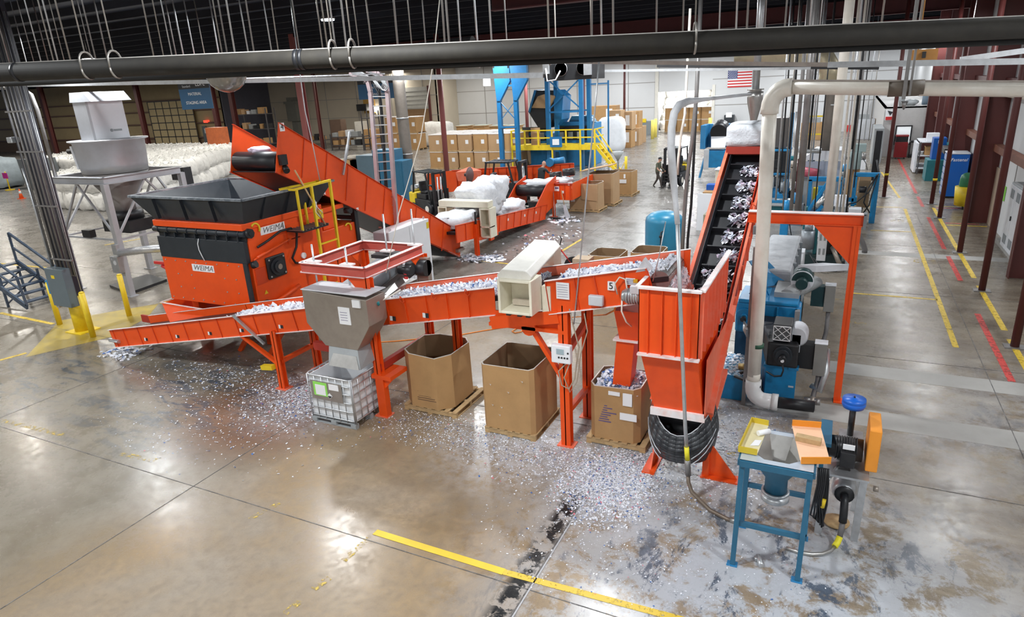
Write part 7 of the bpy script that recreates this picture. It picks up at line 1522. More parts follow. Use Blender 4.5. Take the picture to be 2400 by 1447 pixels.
# things before the bags
p = fl(90, 443); mb = MB(); mb.prism([(p.x-1.6, p.y, 0), (p.x+1.0, p.y, 0), (p.x+0.8, p.y, 2.35), (p.x-1.9, p.y, 2.35)], (0, 1.5, 0)); t = tag(mb.build('storage_bin', GRY), 'tall grey metal storage bin in front of the bags, behind the conduit column', 'bin')
p = fl(5, 440); bundle((p.x-0.5, p.y, 1.25), (2.2, 1.2, 1.25), 'pale blue-grey wrapped pallet at the left edge by the grey storage bin', m=mat('pale_blue_wrap', (0.42, 0.50, 0.56), 0.5, dirt=0.4, bump=0.5), sq=4, amp=0.08, seed=3, name='wrapped_pallet', cat='pallet')
def cone_(px, py, l):
    p = fl(px, py); T = thing('traffic_cone', l, 'cone', (p.x, p.y, 0))
    mb = MB(); mb.box(p.x-0.2, p.y-0.2, 0, p.x+0.2, p.y+0.2, 0.04); mb.cyl((p.x, p.y, 0.04), (p.x, p.y, 0.72), 0.15, 0.03, n=14); mb.build('cone_body', mat('cone_orange', (0.9, 0.12, 0.02), 0.5, dirt=0), T)
    mb = MB(); mb.cyl((p.x, p.y, 0.38), (p.x, p.y, 0.56), 0.093, 0.062, n=14); mb.build('white_band', PAP, T)
cone_(51, 466, 'orange traffic cone with a white band before the grey storage bin')
cone_(124, 462, 'orange traffic cone half hidden behind the conduit column')
p = fl(24, 446); t = thing('sign_stand', 'yellow sign stand with a magenta card at the left edge', 'sign', (p.x, p.y, 0))
mb = MB(); mb.cyl((p.x, p.y, 0), (p.x, p.y, 1.5), 0.05, n=8); mb.cyl((p.x, p.y, 0), (p.x, p.y, 0.06), 0.35, n=16); mb.build('stand', YEL, t)
mb = MB(); mb.box(p.x-0.35, p.y-0.08, 0.95, p.x+0.35, p.y-0.05, 1.4); mb.build('card', mat('magenta', (0.65, 0.02, 0.35), 0.6), t)
# crates and racks in the corner bay
RK = mat('rack_steel', (0.08, 0.075, 0.08), 0.5)
def rack(px, py, w_, d, h, levels, l, Y=None, load=True):
    p = fl(px, py) if Y is None else Vector((wy(px, py, Y).x, Y, 0)); T = thing('storage_rack', l, 'rack', (p.x, p.y, 0))
    for i, (sx, sy) in enumerate(((0, 0), (1, 0), (0, 1), (1, 1))): mb = MB(); mb.box(p.x+sx*w_-0.05, p.y+sy*d-0.05, 0, p.x+sx*w_+0.05, p.y+sy*d+0.05, h); mb.build('upright', RK, T)
    for k in range(levels): z = h*(k+0.6)/levels; mb = MB(); mb.box(p.x, p.y, z, p.x+w_, p.y+d, z+0.08); mb.build('shelf', RK, T)
    if load:
        for k in range(levels):
            x = p.x+0.15
            while x < p.x+w_-0.6:
                bw = random.uniform(0.4, 0.9); bh = random.uniform(0.3, 0.75); z = h*(k+0.6)/levels+0.08
                mb = MB(); mb.box(x, p.y+0.1, z, x+bw, p.y+0.8, z+bh); tag(mb.build('stored_box', random.choice((CARD, CARD2, GRM, BLKM, CARD, WHT))), 'small stored box or part on the dark racks in the corner bay', 'box', 'goods on the dark corner racks'); x += bw+random.uniform(0.1, 0.5)
rack(500, 345, 3.6, 1.2, 4.2, 3, 'dark pallet rack at the left of the corner bay')
rack(560, 330, 5.0, 1.4, 5.0, 3, 'dark pallet rack between the slim column and the cream wall', Y=58)
rack(700, 320, 4.0, 1.0, 1.6, 1, 'low dark workbench rack before the cream wall', Y=62)
rack(775, 320, 4.5, 1.2, 1.8, 2, 'low dark rack with small parts beside the slim column', Y=60)
rack(852, 320, 1.6, 1.0, 4.2, 2, 'tall dark open frame before the cream wall', Y=60, load=False)
for px, py, w_, h, m, l, n in ((790, 325, 1.7, 3.2, mat('brown_cab', (0.16, 0.10, 0.07), 0.6), 'tall brown cabinet standing before the cream wall', 'cabinet'), (845, 325, 1.3, 2.9, mat('pale_fridge', (0.62, 0.60, 0.54), 0.5), 'cream upright cabinet beside the tall dark frame', 'cabinet'), (660, 320, 1.6, 1.6, BLKM, 'dark control cabinet below the wall unit', 'cabinet'), (870, 322, 2.4, 2.0, CARD, 'brown crate beside the cable ladder, far back', 'crate')):
    q = wy(px, py, 64); T = thing(n, l, n, (q.x, 64, 0)); mb = MB(); mb.box(q.x-w_/2, 64, 0, q.x+w_/2, 65, h); mb.build('body', m, T, bevel=0.03); mb = MB(); mb.box(q.x-w_/2+0.1, 63.96, h*0.15, q.x+w_/2-0.1, 64, h*0.9); mb.build('front_panel', m, T)
q = wy(683, 268, 68); mb = MB(); mb.box(q.x-0.8, 68, 3.0, q.x+0.9, 69.9, 5.2); mb.box(q.x-1.0, 67.9, 5.2, q.x+1.1, 69.9, 5.5); mb.box(q.x-0.5, 68, 5.5, q.x+0.3, 69.5, 6.0); mb.box(q.x-0.4, 68.3, 0, q.x+0.5, 69, 3.0); t = tag(mb.build('dust_collector', mat('olive_grey', (0.16, 0.16, 0.14), 0.6)), 'grey wall unit with a hood on the cream wall by the wide red column', 'dust collector')
q = wy(857, 255, 69); mb = MB(); mb.box(q.x-0.9, 69.8, 3.6, q.x+0.8, 69.97, 6.2); tag(mb.build('plywood_board', mat('ochre_ply', (0.45, 0.26, 0.06), 0.7)), 'ochre plywood board on the cream wall below the second blue sign', 'board')
q = wy(850, 250, 68.6); mb = MB(); mb.box(q.x-0.9, 68.5, 3.95, q.x+0.6, 69.8, 4.75); tag(mb.build('wall_speaker', BLKM), 'dark box mounted in front of the plywood board', 'speaker')
q = wy(866, 258, 68.6); mb = MB(); mb.cyl((q.x, 69.9, q.z), (q.x, 69.6, q.z), 0.28, n=14); tag(mb.build('wall_lamp', mat('lamp_glow', (1, 0.95, 0.85), 0.5, emit=14, dirt=0)), 'glowing round wall lamp beside the plywood board', 'lamp')
# hanging signs
SBL = mat('sign_blue', (0.012, 0.085, 0.20), 0.5, dirt=0)
def sign(px0, py0, px1, py1, Y, l, full=True):
    a, b = wy(px0, py0, Y), wy(px1, py1, Y); T = thing('hanging_sign', l, 'sign', ((a.x+b.x)/2, Y, b.z)); W_, H_ = b.x-a.x, a.z-b.z
    mb = MB(); mb.box(a.x, Y, b.z, b.x, Y+0.06, a.z); mb.build('sign_panel', SBL, T); cx_ = (a.x+b.x)/2
    mb = MB(); mb.box(a.x, Y-0.005, a.z-H_*0.3, b.x, Y, a.z); mb.build('dark_header', INK, T)
    text('lettering', 'Davis\u2019-\nStandard' if False else 'Davis\nStandard', H_*0.12, LIL, (a.x+W_*0.27, Y-0.012, a.z-H_*0.15), (1, 0, 0), (0, 0, 1), T)
    text('lettering', 'LDPE', H_*0.22, PAP, (a.x+W_*0.72, Y-0.012, a.z-H_*0.15), (1, 0, 0), (0, 0, 1), T)
    text('lettering', 'MATERIAL', H_*0.145, PAP, (cx_, Y-0.012, a.z-H_*0.48), (1, 0, 0), (0, 0, 1), T, sx=1.05)
    text('lettering', 'STAGING AREA', H_*0.145, PAP, (cx_, Y-0.012, a.z-H_*0.78), (1, 0, 0), (0, 0, 1), T, sx=1.05)
    for x in (a.x+0.2, b.x-0.2): mb = MB(); mb.cyl((x, Y+0.03, a.z), (x, Y+0.03, 9.3), 0.015, n=6); mb.build('hanger_wire', GALD, T)
sign(414, 190, 500, 254, 38, 'blue hanging sign reading material staging area at the upper left')
sign(836, 184, 925, 230, 50, 'second blue hanging staging sign, half hidden by the cable ladder')
# ================================================================ MIDDLE BACK: boxes
LIN = mat('white_box_liner', (0.78, 0.75, 0.74), 0.6, dirt=0.3)
def binp(w_, d, h, m=CARD):
    T = thing('cardboard_bin', 'x', 'box', (0, 0, 0)); c = 0.12
    R = [(-w_/2+c, -d/2), (w_/2-c, -d/2), (w_/2, -d/2+c), (w_/2, d/2-c), (w_/2-c, d/2), (-w_/2+c, d/2), (-w_/2, d/2-c), (-w_/2, -d/2+c)]
    mb = MB(); mb.prism([(x, y, 0.12) for x, y in R], (0, 0, h-0.12)); mb.build('walls', m, T, local=True)
    mb = MB(); mb.prism([(x*1.03, y*1.03, h-0.03) for x, y in R], (0, 0, 0.05)); mb.build('white_top', LIN, T, local=True)
    mb = MB(); mb.box(w_*0.12, -d/2-0.01, h*0.45, w_*0.33, -d/2, h*0.68); mb.build('label', PAP, T, local=True)
    mb = MB(); mb.box(-w_/2, -d/2, 0, w_/2, -d/2+0.1, 0.12); mb.box(-w_/2, d/2-0.1, 0, w_/2, d/2, 0.12); mb.box(-w_/2, -0.05, 0, w_/2, 0.05, 0.12); mb.build('pallet', WOOD, T, local=True)
    return T
ords = ['first', 'second', 'third', 'fourth', 'fifth', 'sixth', 'seventh', 'eighth', 'ninth']
BA, BBx = binp(1.25, 1.2, 1.32), binp(1.25, 1.2, 1.3, CARD2); usedp = {}
def putbin(x, y, z, label, k=0, group=None, rz=0):
    P_ = BA if k == 0 else BBx
    if k not in usedp: usedp[k] = 1; P_.location = (x, y, z); P_['label'] = label; P_.rotation_euler = (0, 0, rz); (group and P_.__setitem__('group', group)); return P_
    return dup(P_, (x, y, z), rz, label, group)
for r in range(3):
    for i in range(6):
        for lv in range(2):
            x = -28.9+1.34*i+r*-0.2+random.uniform(-0.04, 0.04); y = 45.6+r*1.5
            putbin(x, y, lv*1.34, 'cardboard bin, %s from the left in the %s row, %s tier of the double stack' % (ords[i], ('front', 'middle', 'back')[r], ('lower', 'upper')[lv]), (i+lv) % 2, 'double-stacked bins beyond the fork trucks', random.uniform(-0.04, 0.04))
for i, (px, py, lv) in enumerate(((970, 352, 0), (970, 352, 1), (925, 350, 0), (925, 350, 1))):
    p = fl(px, py); s_ = 1.35; t = putbin(p.x, p.y+0.6, lv*1.7, 'taller brown bin %s behind the double stack, %s the thick brown-grey duct' % (('below', 'on top')[lv], ('just right of', 'left of')[i//2]), 0, 'bins standing behind the double stack'); t.scale = (s_, s_, 1.3)
for i, (px, py, w_, h) in enumerate(((1017, 343, 2.2, 2.6), (1045, 343, 1.7, 2.6))):
    p = fl(px, py); bundle((p.x, p.y, h/2), (w_/2, 0.8, h/2), ('broad white bag standing left of the faded red column', 'narrower white bag right behind the faded red column')[i], m=PLB, sq=4, amp=0.1, seed=i+30, name='bulk_bag', cat='bag')
for i, (px, py, lv) in enumerate(((1085, 338, 0), (1125, 338, 0), (1163, 340, 0), (1200, 340, 0))):
    p = fl(px, py); mb = MB(); mb.box(p.x-0.7, p.y, 0, p.x+0.7, p.y+1.5, 1.9+0.2*lv); mb.box(p.x-0.78, p.y-0.1, 1.9, p.x+0.78, p.y+1.7, 1.98)
    T = tag(mb.build('sheet_stack', [CARD]), '%s covered box in the row behind the double stack' % ('leftmost', 'second', 'third', 'rightmost')[i], 'box', 'covered boxes behind the double stack')
    mb = MB(); mb.box(p.x-0.75, p.y-0.05, 1.98, p.x+0.75, p.y+1.6, 2.03); mb.build('pale_sheet', mat('pale_green_sheet', (0.6, 0.66, 0.6), 0.6), T)
# boxes left of the ladder, behind incline: blue machines, debris
for px, py, w_, d, h, m, l, n in ((868, 425, 1.7, 1.2, 2.6, mat('blue_grey_cabinet', (0.10, 0.16, 0.20), 0.45), 'blue-grey cabinet behind the incline, left of the cable ladder', 'machine_cabinet'), (902, 440, 1.3, 1.2, 2.9, BLT, 'teal blue cabinet seen through the cable ladder', 'machine_cabinet'), (935, 452, 0.9, 1.0, 2.3, BLT, 'dark teal panel right of the cable ladder', 'machine_cabinet')):
    q = wy(px, py, 31); T = thing(n, l, 'cabinet', (q.x, 31, 0)); mb = MB(); mb.box(q.x-w_/2, 31, 0, q.x+w_/2, 31+d, h); mb.build('cabinet_body', m, T, bevel=0.02); mb = MB(); mb.box(q.x-w_/2+0.08, 30.98, h*0.1, q.x+w_/2-0.08, 31, h*0.95); mb.build('door', m, T)
for i, (px, py) in enumerate(((790, 390), (822, 392), (770, 372), (850, 420))):
    p = wy(px, py, 36); mb = MB(); mb.box(p.x-0.9, 36, 0, p.x+0.9, 37.2, 1.5+0.25*(i % 2)); T = tag(mb.build('cardboard_bin', CARD), ('brown box behind the middle of the incline', 'brown box right of its twin behind the incline', 'brown box highest up behind the incline', 'brown box beside the blue-grey cabinet')[i], 'box')
    mb = MB(); mb.blob((p.x, 36.6, 1.6+0.25*(i % 2)), (0.8, 0.5, 0.2), (6, 10), amp=0.6, seed=i); mb.build('loose_scrap', mat('mixed_scrap', (0.5, 0.45, 0.4), 0.7, dirt=0.9, dcol=(0.2, 0.25, 0.2), dscale=9), T)
# ================================================================ BLUE TOWERS, PLATFORM
BF = mat('lift_blue', (0.015, 0.17, 0.40), 0.4, dirt=0.3)
def tower(name, label, Y, x0, x1, ztop, wl):
    T = thing(name, label, 'frame', ((x0+x1)/2, Y, 0))
    for x in (x0, x1):
        for y in (Y, Y+1.6) if wl else (Y,):
            mb = MB(); mb.box(x-0.14, y-0.14, 0, x+0.14, y+0.14, ztop); mb.build('post', BF, T)
    return T
q0, q1 = wy(1178, 380, 43.5), wy(1216, 380, 43.5)
T = tower('dumper_frame', 'pair of tall blue posts with flared tops in front of the grey wall', 43.5, q0.x, q1.x, 7.2, False)
for x in (q0.x, q1.x): mb = MB(); mb.prism([(x-0.1, 43.3, 5.0), (x+0.15, 43.3, 5.0), (x+1.0, 43.3, 6.3), (x+1.0, 43.3, 7.6), (x-0.3, 43.3, 7.6)], (0, 0.3, 0)); mb.build('flared_top', BF, T)
mb = MB(); mb.bar((q0.x, 43.4, 3.2), (q1.x, 43.4, 3.2), 0.12); mb.bar((q0.x, 43.4, 6.0), (q1.x, 43.4, 6.0), 0.12); mb.build('cross_bar', BF, T)
mb = MB(); mb.bar((q0.x, 43.5, 5.0), (q1.x, 43.5, 3.6), 0.06); mb.bar((q1.x, 43.45, 5.0), (q0.x, 43.45, 3.6), 0.04); mb.build('x_brace', BF, T)
mb = MB(); s_ = wy(1140, 193, 43.2); mb.box(s_.x-0.25, 43.2, s_.z-0.25, s_.x+0.3, 43.28, s_.z+0.25); t = mb.build('warning_sign', PAP, T)
q0, q1 = wy(1287, 340, 45), wy(1364, 340, 45)
T = tower('lift_tower', 'tall blue braced lift tower over the yellow platform', 45, q0.x, q1.x, 6.9, True)
for z in (4.05, 6.4): mb = MB(); mb.bar((q0.x, 45, z), (q1.x, 45, z), 0.12); mb.bar((q0.x, 46.6, z), (q1.x, 46.6, z), 0.1); mb.build('cross_bar', BF, T)
mb = MB(); mb.bar((q0.x, 45, 6.3), (q1.x, 45, 4.2), 0.08); mb.bar((q1.x, 45.1, 6.3), (q0.x, 45.1, 4.2), 0.08); mb.build('x_brace', BF, T)
mb = MB(); mb.bar((q1.x+1.3, 47, 0), (q1.x+1.3, 47, 6.0), 0.1); mb.bar((q1.x, 46.6, 5.8), (q1.x+1.3, 47, 5.8), 0.1); mb.build('rear_post', BF, T)
# tilted bin
TB = thing('bin_tipper', 'blue bin tipper holding a tilted cardboard bin over a black mouth', 'bin tipper', (q0.x-0.8, 46, 0))
def tq(px, py, Y=46.5): return wy(px, py, Y)
A = [tq(1252, 212), tq(1305, 212), tq(1310, 225), tq(1300, 262), tq(1288, 300), tq(1262, 300), tq(1238, 262)]
mb = MB(); mb.prism(A, (0, 1.5, 0)); mb.build('tipper_shell', mat('black_mouth', (0.015, 0.017, 0.02), 0.5), TB)
mb = MB(); mb.prism([tq(1252, 211, 46.4), tq(1238, 262, 46.4), tq(1242, 264, 46.4), tq(1256, 214, 46.4)], (0, 1.6, 0)); mb.build('side_arm', BF, TB)
mb = MB(); mb.prism([tq(1305, 211, 46.4), tq(1298, 250, 46.4), tq(1306, 295, 46.4), tq(1316, 280, 46.4), tq(1320, 225, 46.4)], (0, 1.6, 0)); mb.build('side_arm', BF, TB)
mb = MB(); mb.prism([tq(1246, 253, 46.2), tq(1260, 226, 46.2), tq(1275, 221, 46.2), tq(1296, 224, 46.2), tq(1299, 228, 46.2), tq(1284, 254, 46.2)], (0, 0.3, 0)); tag(mb.build('tilted_cardboard_bin', CARD2), 'pale cardboard bin held tilted in the blue tipper', 'box')
for i, (a, b) in enumerate((((1218, 300), (1288, 362)), ((1302, 275), (1390, 362)))):
    p, q = wy(*a, 47.5), wy(*b, 47.5); T = thing('shredder_hopper', ('dark blue machine body below the bin tipper', 'blue lidded machine body right of the bin tipper')[i], 'machine', ((p.x+q.x)/2, 47.5, 0))
    mb = MB(); mb.box(p.x, 47.5, 0, q.x, 49.5, p.z-0.5); mb.build('machine_body', BLM, T, bevel=0.03)
    mb = MB(); mb.box(p.x-0.1, 47.3, p.z-0.6, q.x+0.1, 47.6, p.z-0.35); mb.build('machine_rim', BF, T)
    mb = MB(); mb.box(p.x+0.2, 47.45, 1.9, q.x-0.2, 47.5, 2.9); mb.build('dark_window', BLKM, T)
    if i: mb = MB(); mb.prism([wy(1333, 286, 47.6), wy(1340, 272, 47.6), wy(1378, 272, 47.6), wy(1388, 288, 47.6)], (0, 1.2, 0)); mb.build('open_lid', BLT, T)
    for k in range(3): x = p.x+0.4+k*0.7; mb = MB(); mb.box(x, 47.2, 2.0, x+0.35, 47.3, 2.5); mb.build('control_box', GRM, T)
PL = thing('work_platform', 'yellow railed work platform in front of the blue machines', 'platform', (-18.5, 44, 0))
a, b = wy(1202, 370, 44.2), wy(1395, 375, 44.2); zf = 1.75; x0, x1 = a.x, b.x
mb = MB(); mb.box(x0, 44.2, zf, x1, 46.0, zf+0.06); mb.box(x0, 44.14, zf-0.25, x1, 44.24, zf+0.1); mb.build('deck', YEL, PL)
for k in range(7):
    x = x0+(x1-x0)*k/6; mb = MB(); mb.box(x-0.05, 44.1, zf if k not in (0, 3, 5, 6) else 0, x+0.05, 44.2, zf+1.15); mb.build('post', YEL, PL)
for z in (0.6, 1.12): mb = MB(); mb.bar((x0, 44.15, zf+z), (x1, 44.15, zf+z), 0.08); mb.bar((x0, 44.2, zf+z), (x0, 46.0, zf+z), 0.07); mb.bar((x1, 44.2, zf+z), (x1, 46.0, zf+z), 0.07); mb.build('guard_rail', YEL, PL)
for y in (44.3, 45.1): mb = MB(); mb.bar((x1-0.2, y, zf+1.1), (x1+1.2, y, 0.9), 0.07); mb.bar((x1, y, zf), (x1+1.5, y, 0.0), 0.1, 0.2); mb.build('stair_rail', YEL, PL)
for k in range(6): mb = MB(); mb.box(x1+0.2*k+0.1, 44.3, zf-0.3*(k+1)+0.05, x1+0.2*k+0.4, 45.1, zf-0.3*(k+1)+0.09); mb.build('stair_tread', YEL, PL)
p, q = wy(1240, 345, 43.9), wy(1262, 372, 43.9); mb = MB(); mb.box(p.x, 44.3, zf+0.06, q.x, 44.36, zf+1.3); tag(mb.build('cardboard_sheet', CARD2), 'flat cardboard sheet standing on the yellow platform', 'cardboard')
mb = MB(); s_ = wy(1303, 333, 44.05); mb.box(s_.x-0.45, 44.02, s_.z-0.35, s_.x+0.45, 44.08, s_.z+0.35); t = tag(mb.build('notice_board', BF), 'small blue notice board on the yellow railing', 'sign'); mb = MB(); mb.box(s_.x-0.25, 44.0, s_.z-0.2, s_.x+0.25, 44.02, s_.z+0.2); mb.build('notice', PAP, t)
mb = MB(); mb.cyl((x1+2.0, 43, 0.9), (x1+2.0, 43, 1.5), 0.05, 0.4, n=10); mb.cyl((x1+2.0, 43, 0), (x1+2.0, 43, 0.9), 0.08, n=8); tag(mb.build('funnel_feeder', GRM), 'small grey funnel feeder right of the yellow stairs', 'hopper')
# boxes right in front (1330-1430)
for i, (a, b, c, d, h, m, l) in enumerate(((-11.75, 29.9, -10.3, 31.0, 1.35, CARD2, 'pale cardboard bin on a pallet, front of the pair by the sorting line'), (-11.4, 31.6, -10.1, 32.9, 1.6, CARD2, 'cardboard bin on a pallet behind the front one by the sorting line'), (-11.35, 34.5, -10.0, 35.8, 1.3, CARD, 'lone brown cardboard bin with white labels in the open aisle'))):
    g = gaylord(l, a, b, c, d, 0.12, h, 0.08, m=m, wob=0.03); pallet(g, a-0.05, b-0.05, c+0.1, d+0.1)
    if i == 2: mb = MB(); mb.box(-10.75, 34.485, 0.72, -10.25, 34.5, 0.92); mb.box(-10.4, 34.485, 0.98, -10.3, 34.5, 1.2); mb.build('shipping_label', PAP, g)
    if i == 0: mb = MB(); mb.prism([(-11.1, 29.88, 0.62), (-10.28, 29.88, 0.55), (-10.28, 29.88, 1.3), (-11.1, 29.88, 1.33)], (0, -0.03, 0)); mb.build('folded_flap', CARD2, g); mb = MB(); mb.box(-11.65, 29.88, 0.5, -11.45, 29.9, 0.6); mb.build('shipping_label', PAP, g)
mb = MB(); mb.prism([(-12.0, 32.0, 1.62), (-10.3, 32.0, 1.95), (-10.3, 33.0, 1.95), (-12.0, 33.0, 1.62)], (0, 0, 0.04)); tag(mb.build('cardboard_sheet', CARD2), 'loose cardboard sheet lying across the paired bins', 'cardboard')
# misc boxes along the white back wall
for i, (px, py, w_, h) in enumerate(((1415, 335, 2.6, 3.6), (1440, 350, 1.2, 1.7), (1440, 350, 1.2, 3.4), (1462, 347, 1.4, 1.7), (1462, 347, 1.5, 3.2), (1480, 342, 1.4, 1.6), (1480, 340, 1.4, 3.1), (1492, 336, 1.2, 1.6))):
    p = fl(px, py); up = h > 2.5 and i != 0; mb = MB(); mb.box(p.x-w_/2, p.y, (h-1.6) if up else 0, p.x+w_/2, p.y+1.3, h); T = tag(mb.build('stacked_box', CARD2 if i % 3 else CARD, bevel=0.02), ['large brown box stack behind the white bag', 'lower box right of the white bag', 'upper box right of the white bag', 'lower box beside the thin maroon column', 'upper box beside the thin maroon column', 'lower box right of the thin maroon column', 'upper box right of the thin maroon column', 'rightmost box of the back wall stack'][i], 'box')
    mb = MB(); mb.box(p.x+w_*0.1, p.y-0.02, (h-1.2), p.x+w_*0.35, p.y, h-0.3); mb.build('pale_wrap', PAP, T)
p = fl(1420, 357); bundle((p.x+0.3, p.y+0.8, 1.45), (1.15, 0.7, 1.5), 'tall leaning white bulk bag near the yellow stairs', m=mat('clean_white_bag', (0.85, 0.87, 0.9), 0.5, dirt=0.2, bump=0.5, bscale=4), sq=3, amp=0.08, seed=41, name='bulk_bag', cat='bag')
for i, (px, py) in enumerate(((1529, 326), (1536, 322), (1663, 322))):
    p = fl(px, py); mb = MB(); mb.cyl((p.x, p.y, 0), (p.x, p.y, 1.9), 0.17, n=12); tag(mb.build('bollard', mat('pale_yellow_post', (0.85, 0.72, 0.15), 0.5)), ('left yellow post at the wide opening', 'second yellow post at the left jamb of the wide opening', 'yellow post at the right jamb of the wide opening')[i], 'bollard')
p = fl(1467, 410); mb = MB(); mb.cyl((p.x, p.y, 0), (p.x, p.y, 1.2), 0.09, n=12); mb.cyl((p.x, p.y, 1.0), (p.x-0.55, p.y+0.1, 0.0), 0.02, n=6); tag(mb.build('bollard', YEL), 'single yellow post in the open aisle behind the lone bin', 'bollard')
# beyond the opening: stacked bins and a white plastic mound
for i in range(4):
    for lv in range(2):
        putbin(-18.0+i*1.36, 78.5, lv*1.33, '%s bin from the left, %s tier, beyond the wide opening' % (ords[i], ('lower', 'upper')[lv]), 0, 'bins beyond the wide opening').scale = (1.05, 1.1, 1.0)
BM = mat('pale_bale', (0.66, 0.65, 0.60), 0.7, dirt=0.8, dcol=(0.35, 0.33, 0.3), dscale=2, bump=1.0, bscale=3)
for i in range(9):
    for lv in range(5):
        if lv > 1 or i < 3:
            mb = MB(); mb.blob((-22.0+i*1.35, 81.5+lv*0.7, 0.55+lv*0.86), (0.76, 1.0, 0.55), (8, 12), amp=0.25, fr=2, sq=3, seed=i*7+lv); tag(mb.build('film_bale', BM), 'pale pressed film bale in the mound beyond the wide opening', 'bale', 'film bales beyond the wide opening')
mb = MB(); mb.cyl((-17.1, 80, 4.0), (-17.1, 80, 4.35), 0.85, 0.6, n=18); mb.cyl((-17.1, 80, 4.35), (-17.1, 80, 9.3), 0.03, n=6); LH = tag(mb.build('high_bay_fixture', mat('hot_lamp', (1, 0.98, 0.95), 0.5, emit=90, dirt=0)), 'dazzling hanging lamp in the room beyond the wide opening', 'lamp')
l = bpy.data.lights.new('beyond_light', 'POINT'); l.energy = 1400; l.shadow_soft_size = 0.5; o = bpy.data.objects.new('beyond_light', l); COL.objects.link(o); o.location = (-17.1, 79.4, 3.6)
l = bpy.data.lights.new('beyond_fill', 'AREA'); l.energy = 1500; l.size = 3; o = bpy.data.objects.new('beyond_light', l); COL.objects.link(o); o.location = (-13, 88, 8.5)  # fill light added to brighten the room beyond, no fixture
# flag on the back wall
a, b = wy(1707, 163, YB-0.06), wy(1761, 203, YB-0.06); FG = thing('flag', 'stars and stripes flag hung on the white back wall', 'flag', ((a.x+b.x)/2, YB, b.z))
W_, H_ = b.x-a.x, a.z-b.z
mb = MB(); mb.box(a.x, YB-0.06, b.z, b.x, YB-0.03, a.z); mb.build('cloth', PAP, FG)
for k in range(7): z = a.z-H_*(2*k)/13; mb = MB(); mb.box(a.x, YB-0.065, z-H_/13, b.x, YB-0.06, z); mb.build('red_stripe', RED, FG)
mb = MB(); mb.box(a.x, YB-0.072, a.z-H_*7/13, a.x+W_*0.4, YB-0.065, a.z); cn = mb.build('blue_canton', mat('navy_canton', (0.02, 0.04, 0.18), 0.7), FG)
mb = MB()
for r in range(9):
    for k in range(6 if r % 2 == 0 else 5):
        x = a.x+W_*0.4*(k+0.5+(0 if r % 2 == 0 else 0.5))/6; z = a.z-H_*7/13*(r+0.5)/9; pts = []
        for j in range(10): rr = 0.055 if j % 2 == 0 else 0.022; t_ = PI/2+j*PI/5; pts.append((x+rr*math.cos(t_), YB-0.076, z+rr*math.sin(t_)))
        mb.prism(pts, (0, 0.004, 0))
mb.build('stars', PAP, cn)
mb = MB(); s_ = wy(1505, 283, YB-0.06); mb.box(s_.x-0.45, YB-0.08, s_.z-0.2, s_.x+0.45, YB-0.04, s_.z+0.2); tag(mb.build('caution_plate', YEL), 'small yellow caution plate on the back wall by the opening', 'sign')
a, b = wy(1698, 270, 73.8), wy(1718, 310, 73.8); T = thing('wall_cabinet', 'dark grey cabinet against the back wall left of the steep conveyor head', 'cabinet', (a.x, 74, 0)); mb = MB(); mb.box(a.x, 73.6, 0.6, b.x, 74.4, a.z); mb.build('cabinet_body', CHAR, T); mb = MB(); mb.box((a.x+b.x)/2-0.3, 73.58, 1.7, (a.x+b.x)/2+0.3, 73.6, 2.2); mb.build('notice', PAP, T)
HG_ = mat('hanger_metal', (0.38, 0.36, 0.33), 0.4, metal=0.6, dirt=0.5)
# ================================================================ RIGHT: machine area behind the gantry
def mach(name, label, cat, parts, loc=(0, 0, 0)):
    """parts: (name, material, [shapes]); shape = ('b', x0,y0,z0,x1,y1,z1) | ('c', a, b, r[, r2]) | ('r', a, b, w[, h]) | ('t', pts, r)"""
    T = thing(name, label, cat, loc)
    for nm, m, sh in parts:
        mb = MB(); bv = 0
        for s in sh:
            k = s[0]
            if k == 'b': mb.box(*s[1:]); bv = 0.012
            elif k == 'c': mb.cyl(s[1], s[2], s[3], s[4] if len(s) > 4 else None, n=16)
            elif k == 'r': mb.bar(s[1], s[2], s[3], s[4] if len(s) > 4 else None)
            elif k == 't': mb.tube(s[1], s[2], 8)
            elif k == 'p': mb.prism(s[1], s[2])
        mb.build(nm, m, T, bevel=bv)
    return T
p = fl(1880, 655); X = p.x
mach('control_cabinet', 'pale upright cabinet standing between the quilted guard and the teal machine', 'cabinet', [('body', LIL, [('b', -1.0, 19.6, 0.05, -0.68, 20.1, 1.15)]), ('door', WHT, [('b', -0.98, 19.58, 0.1, -0.7, 19.6, 1.1)]), ('plinth', GRY, [('b', -1.0, 19.6, 0, -0.68, 20.1, 0.05)])], (-0.85, 19.8, 0))
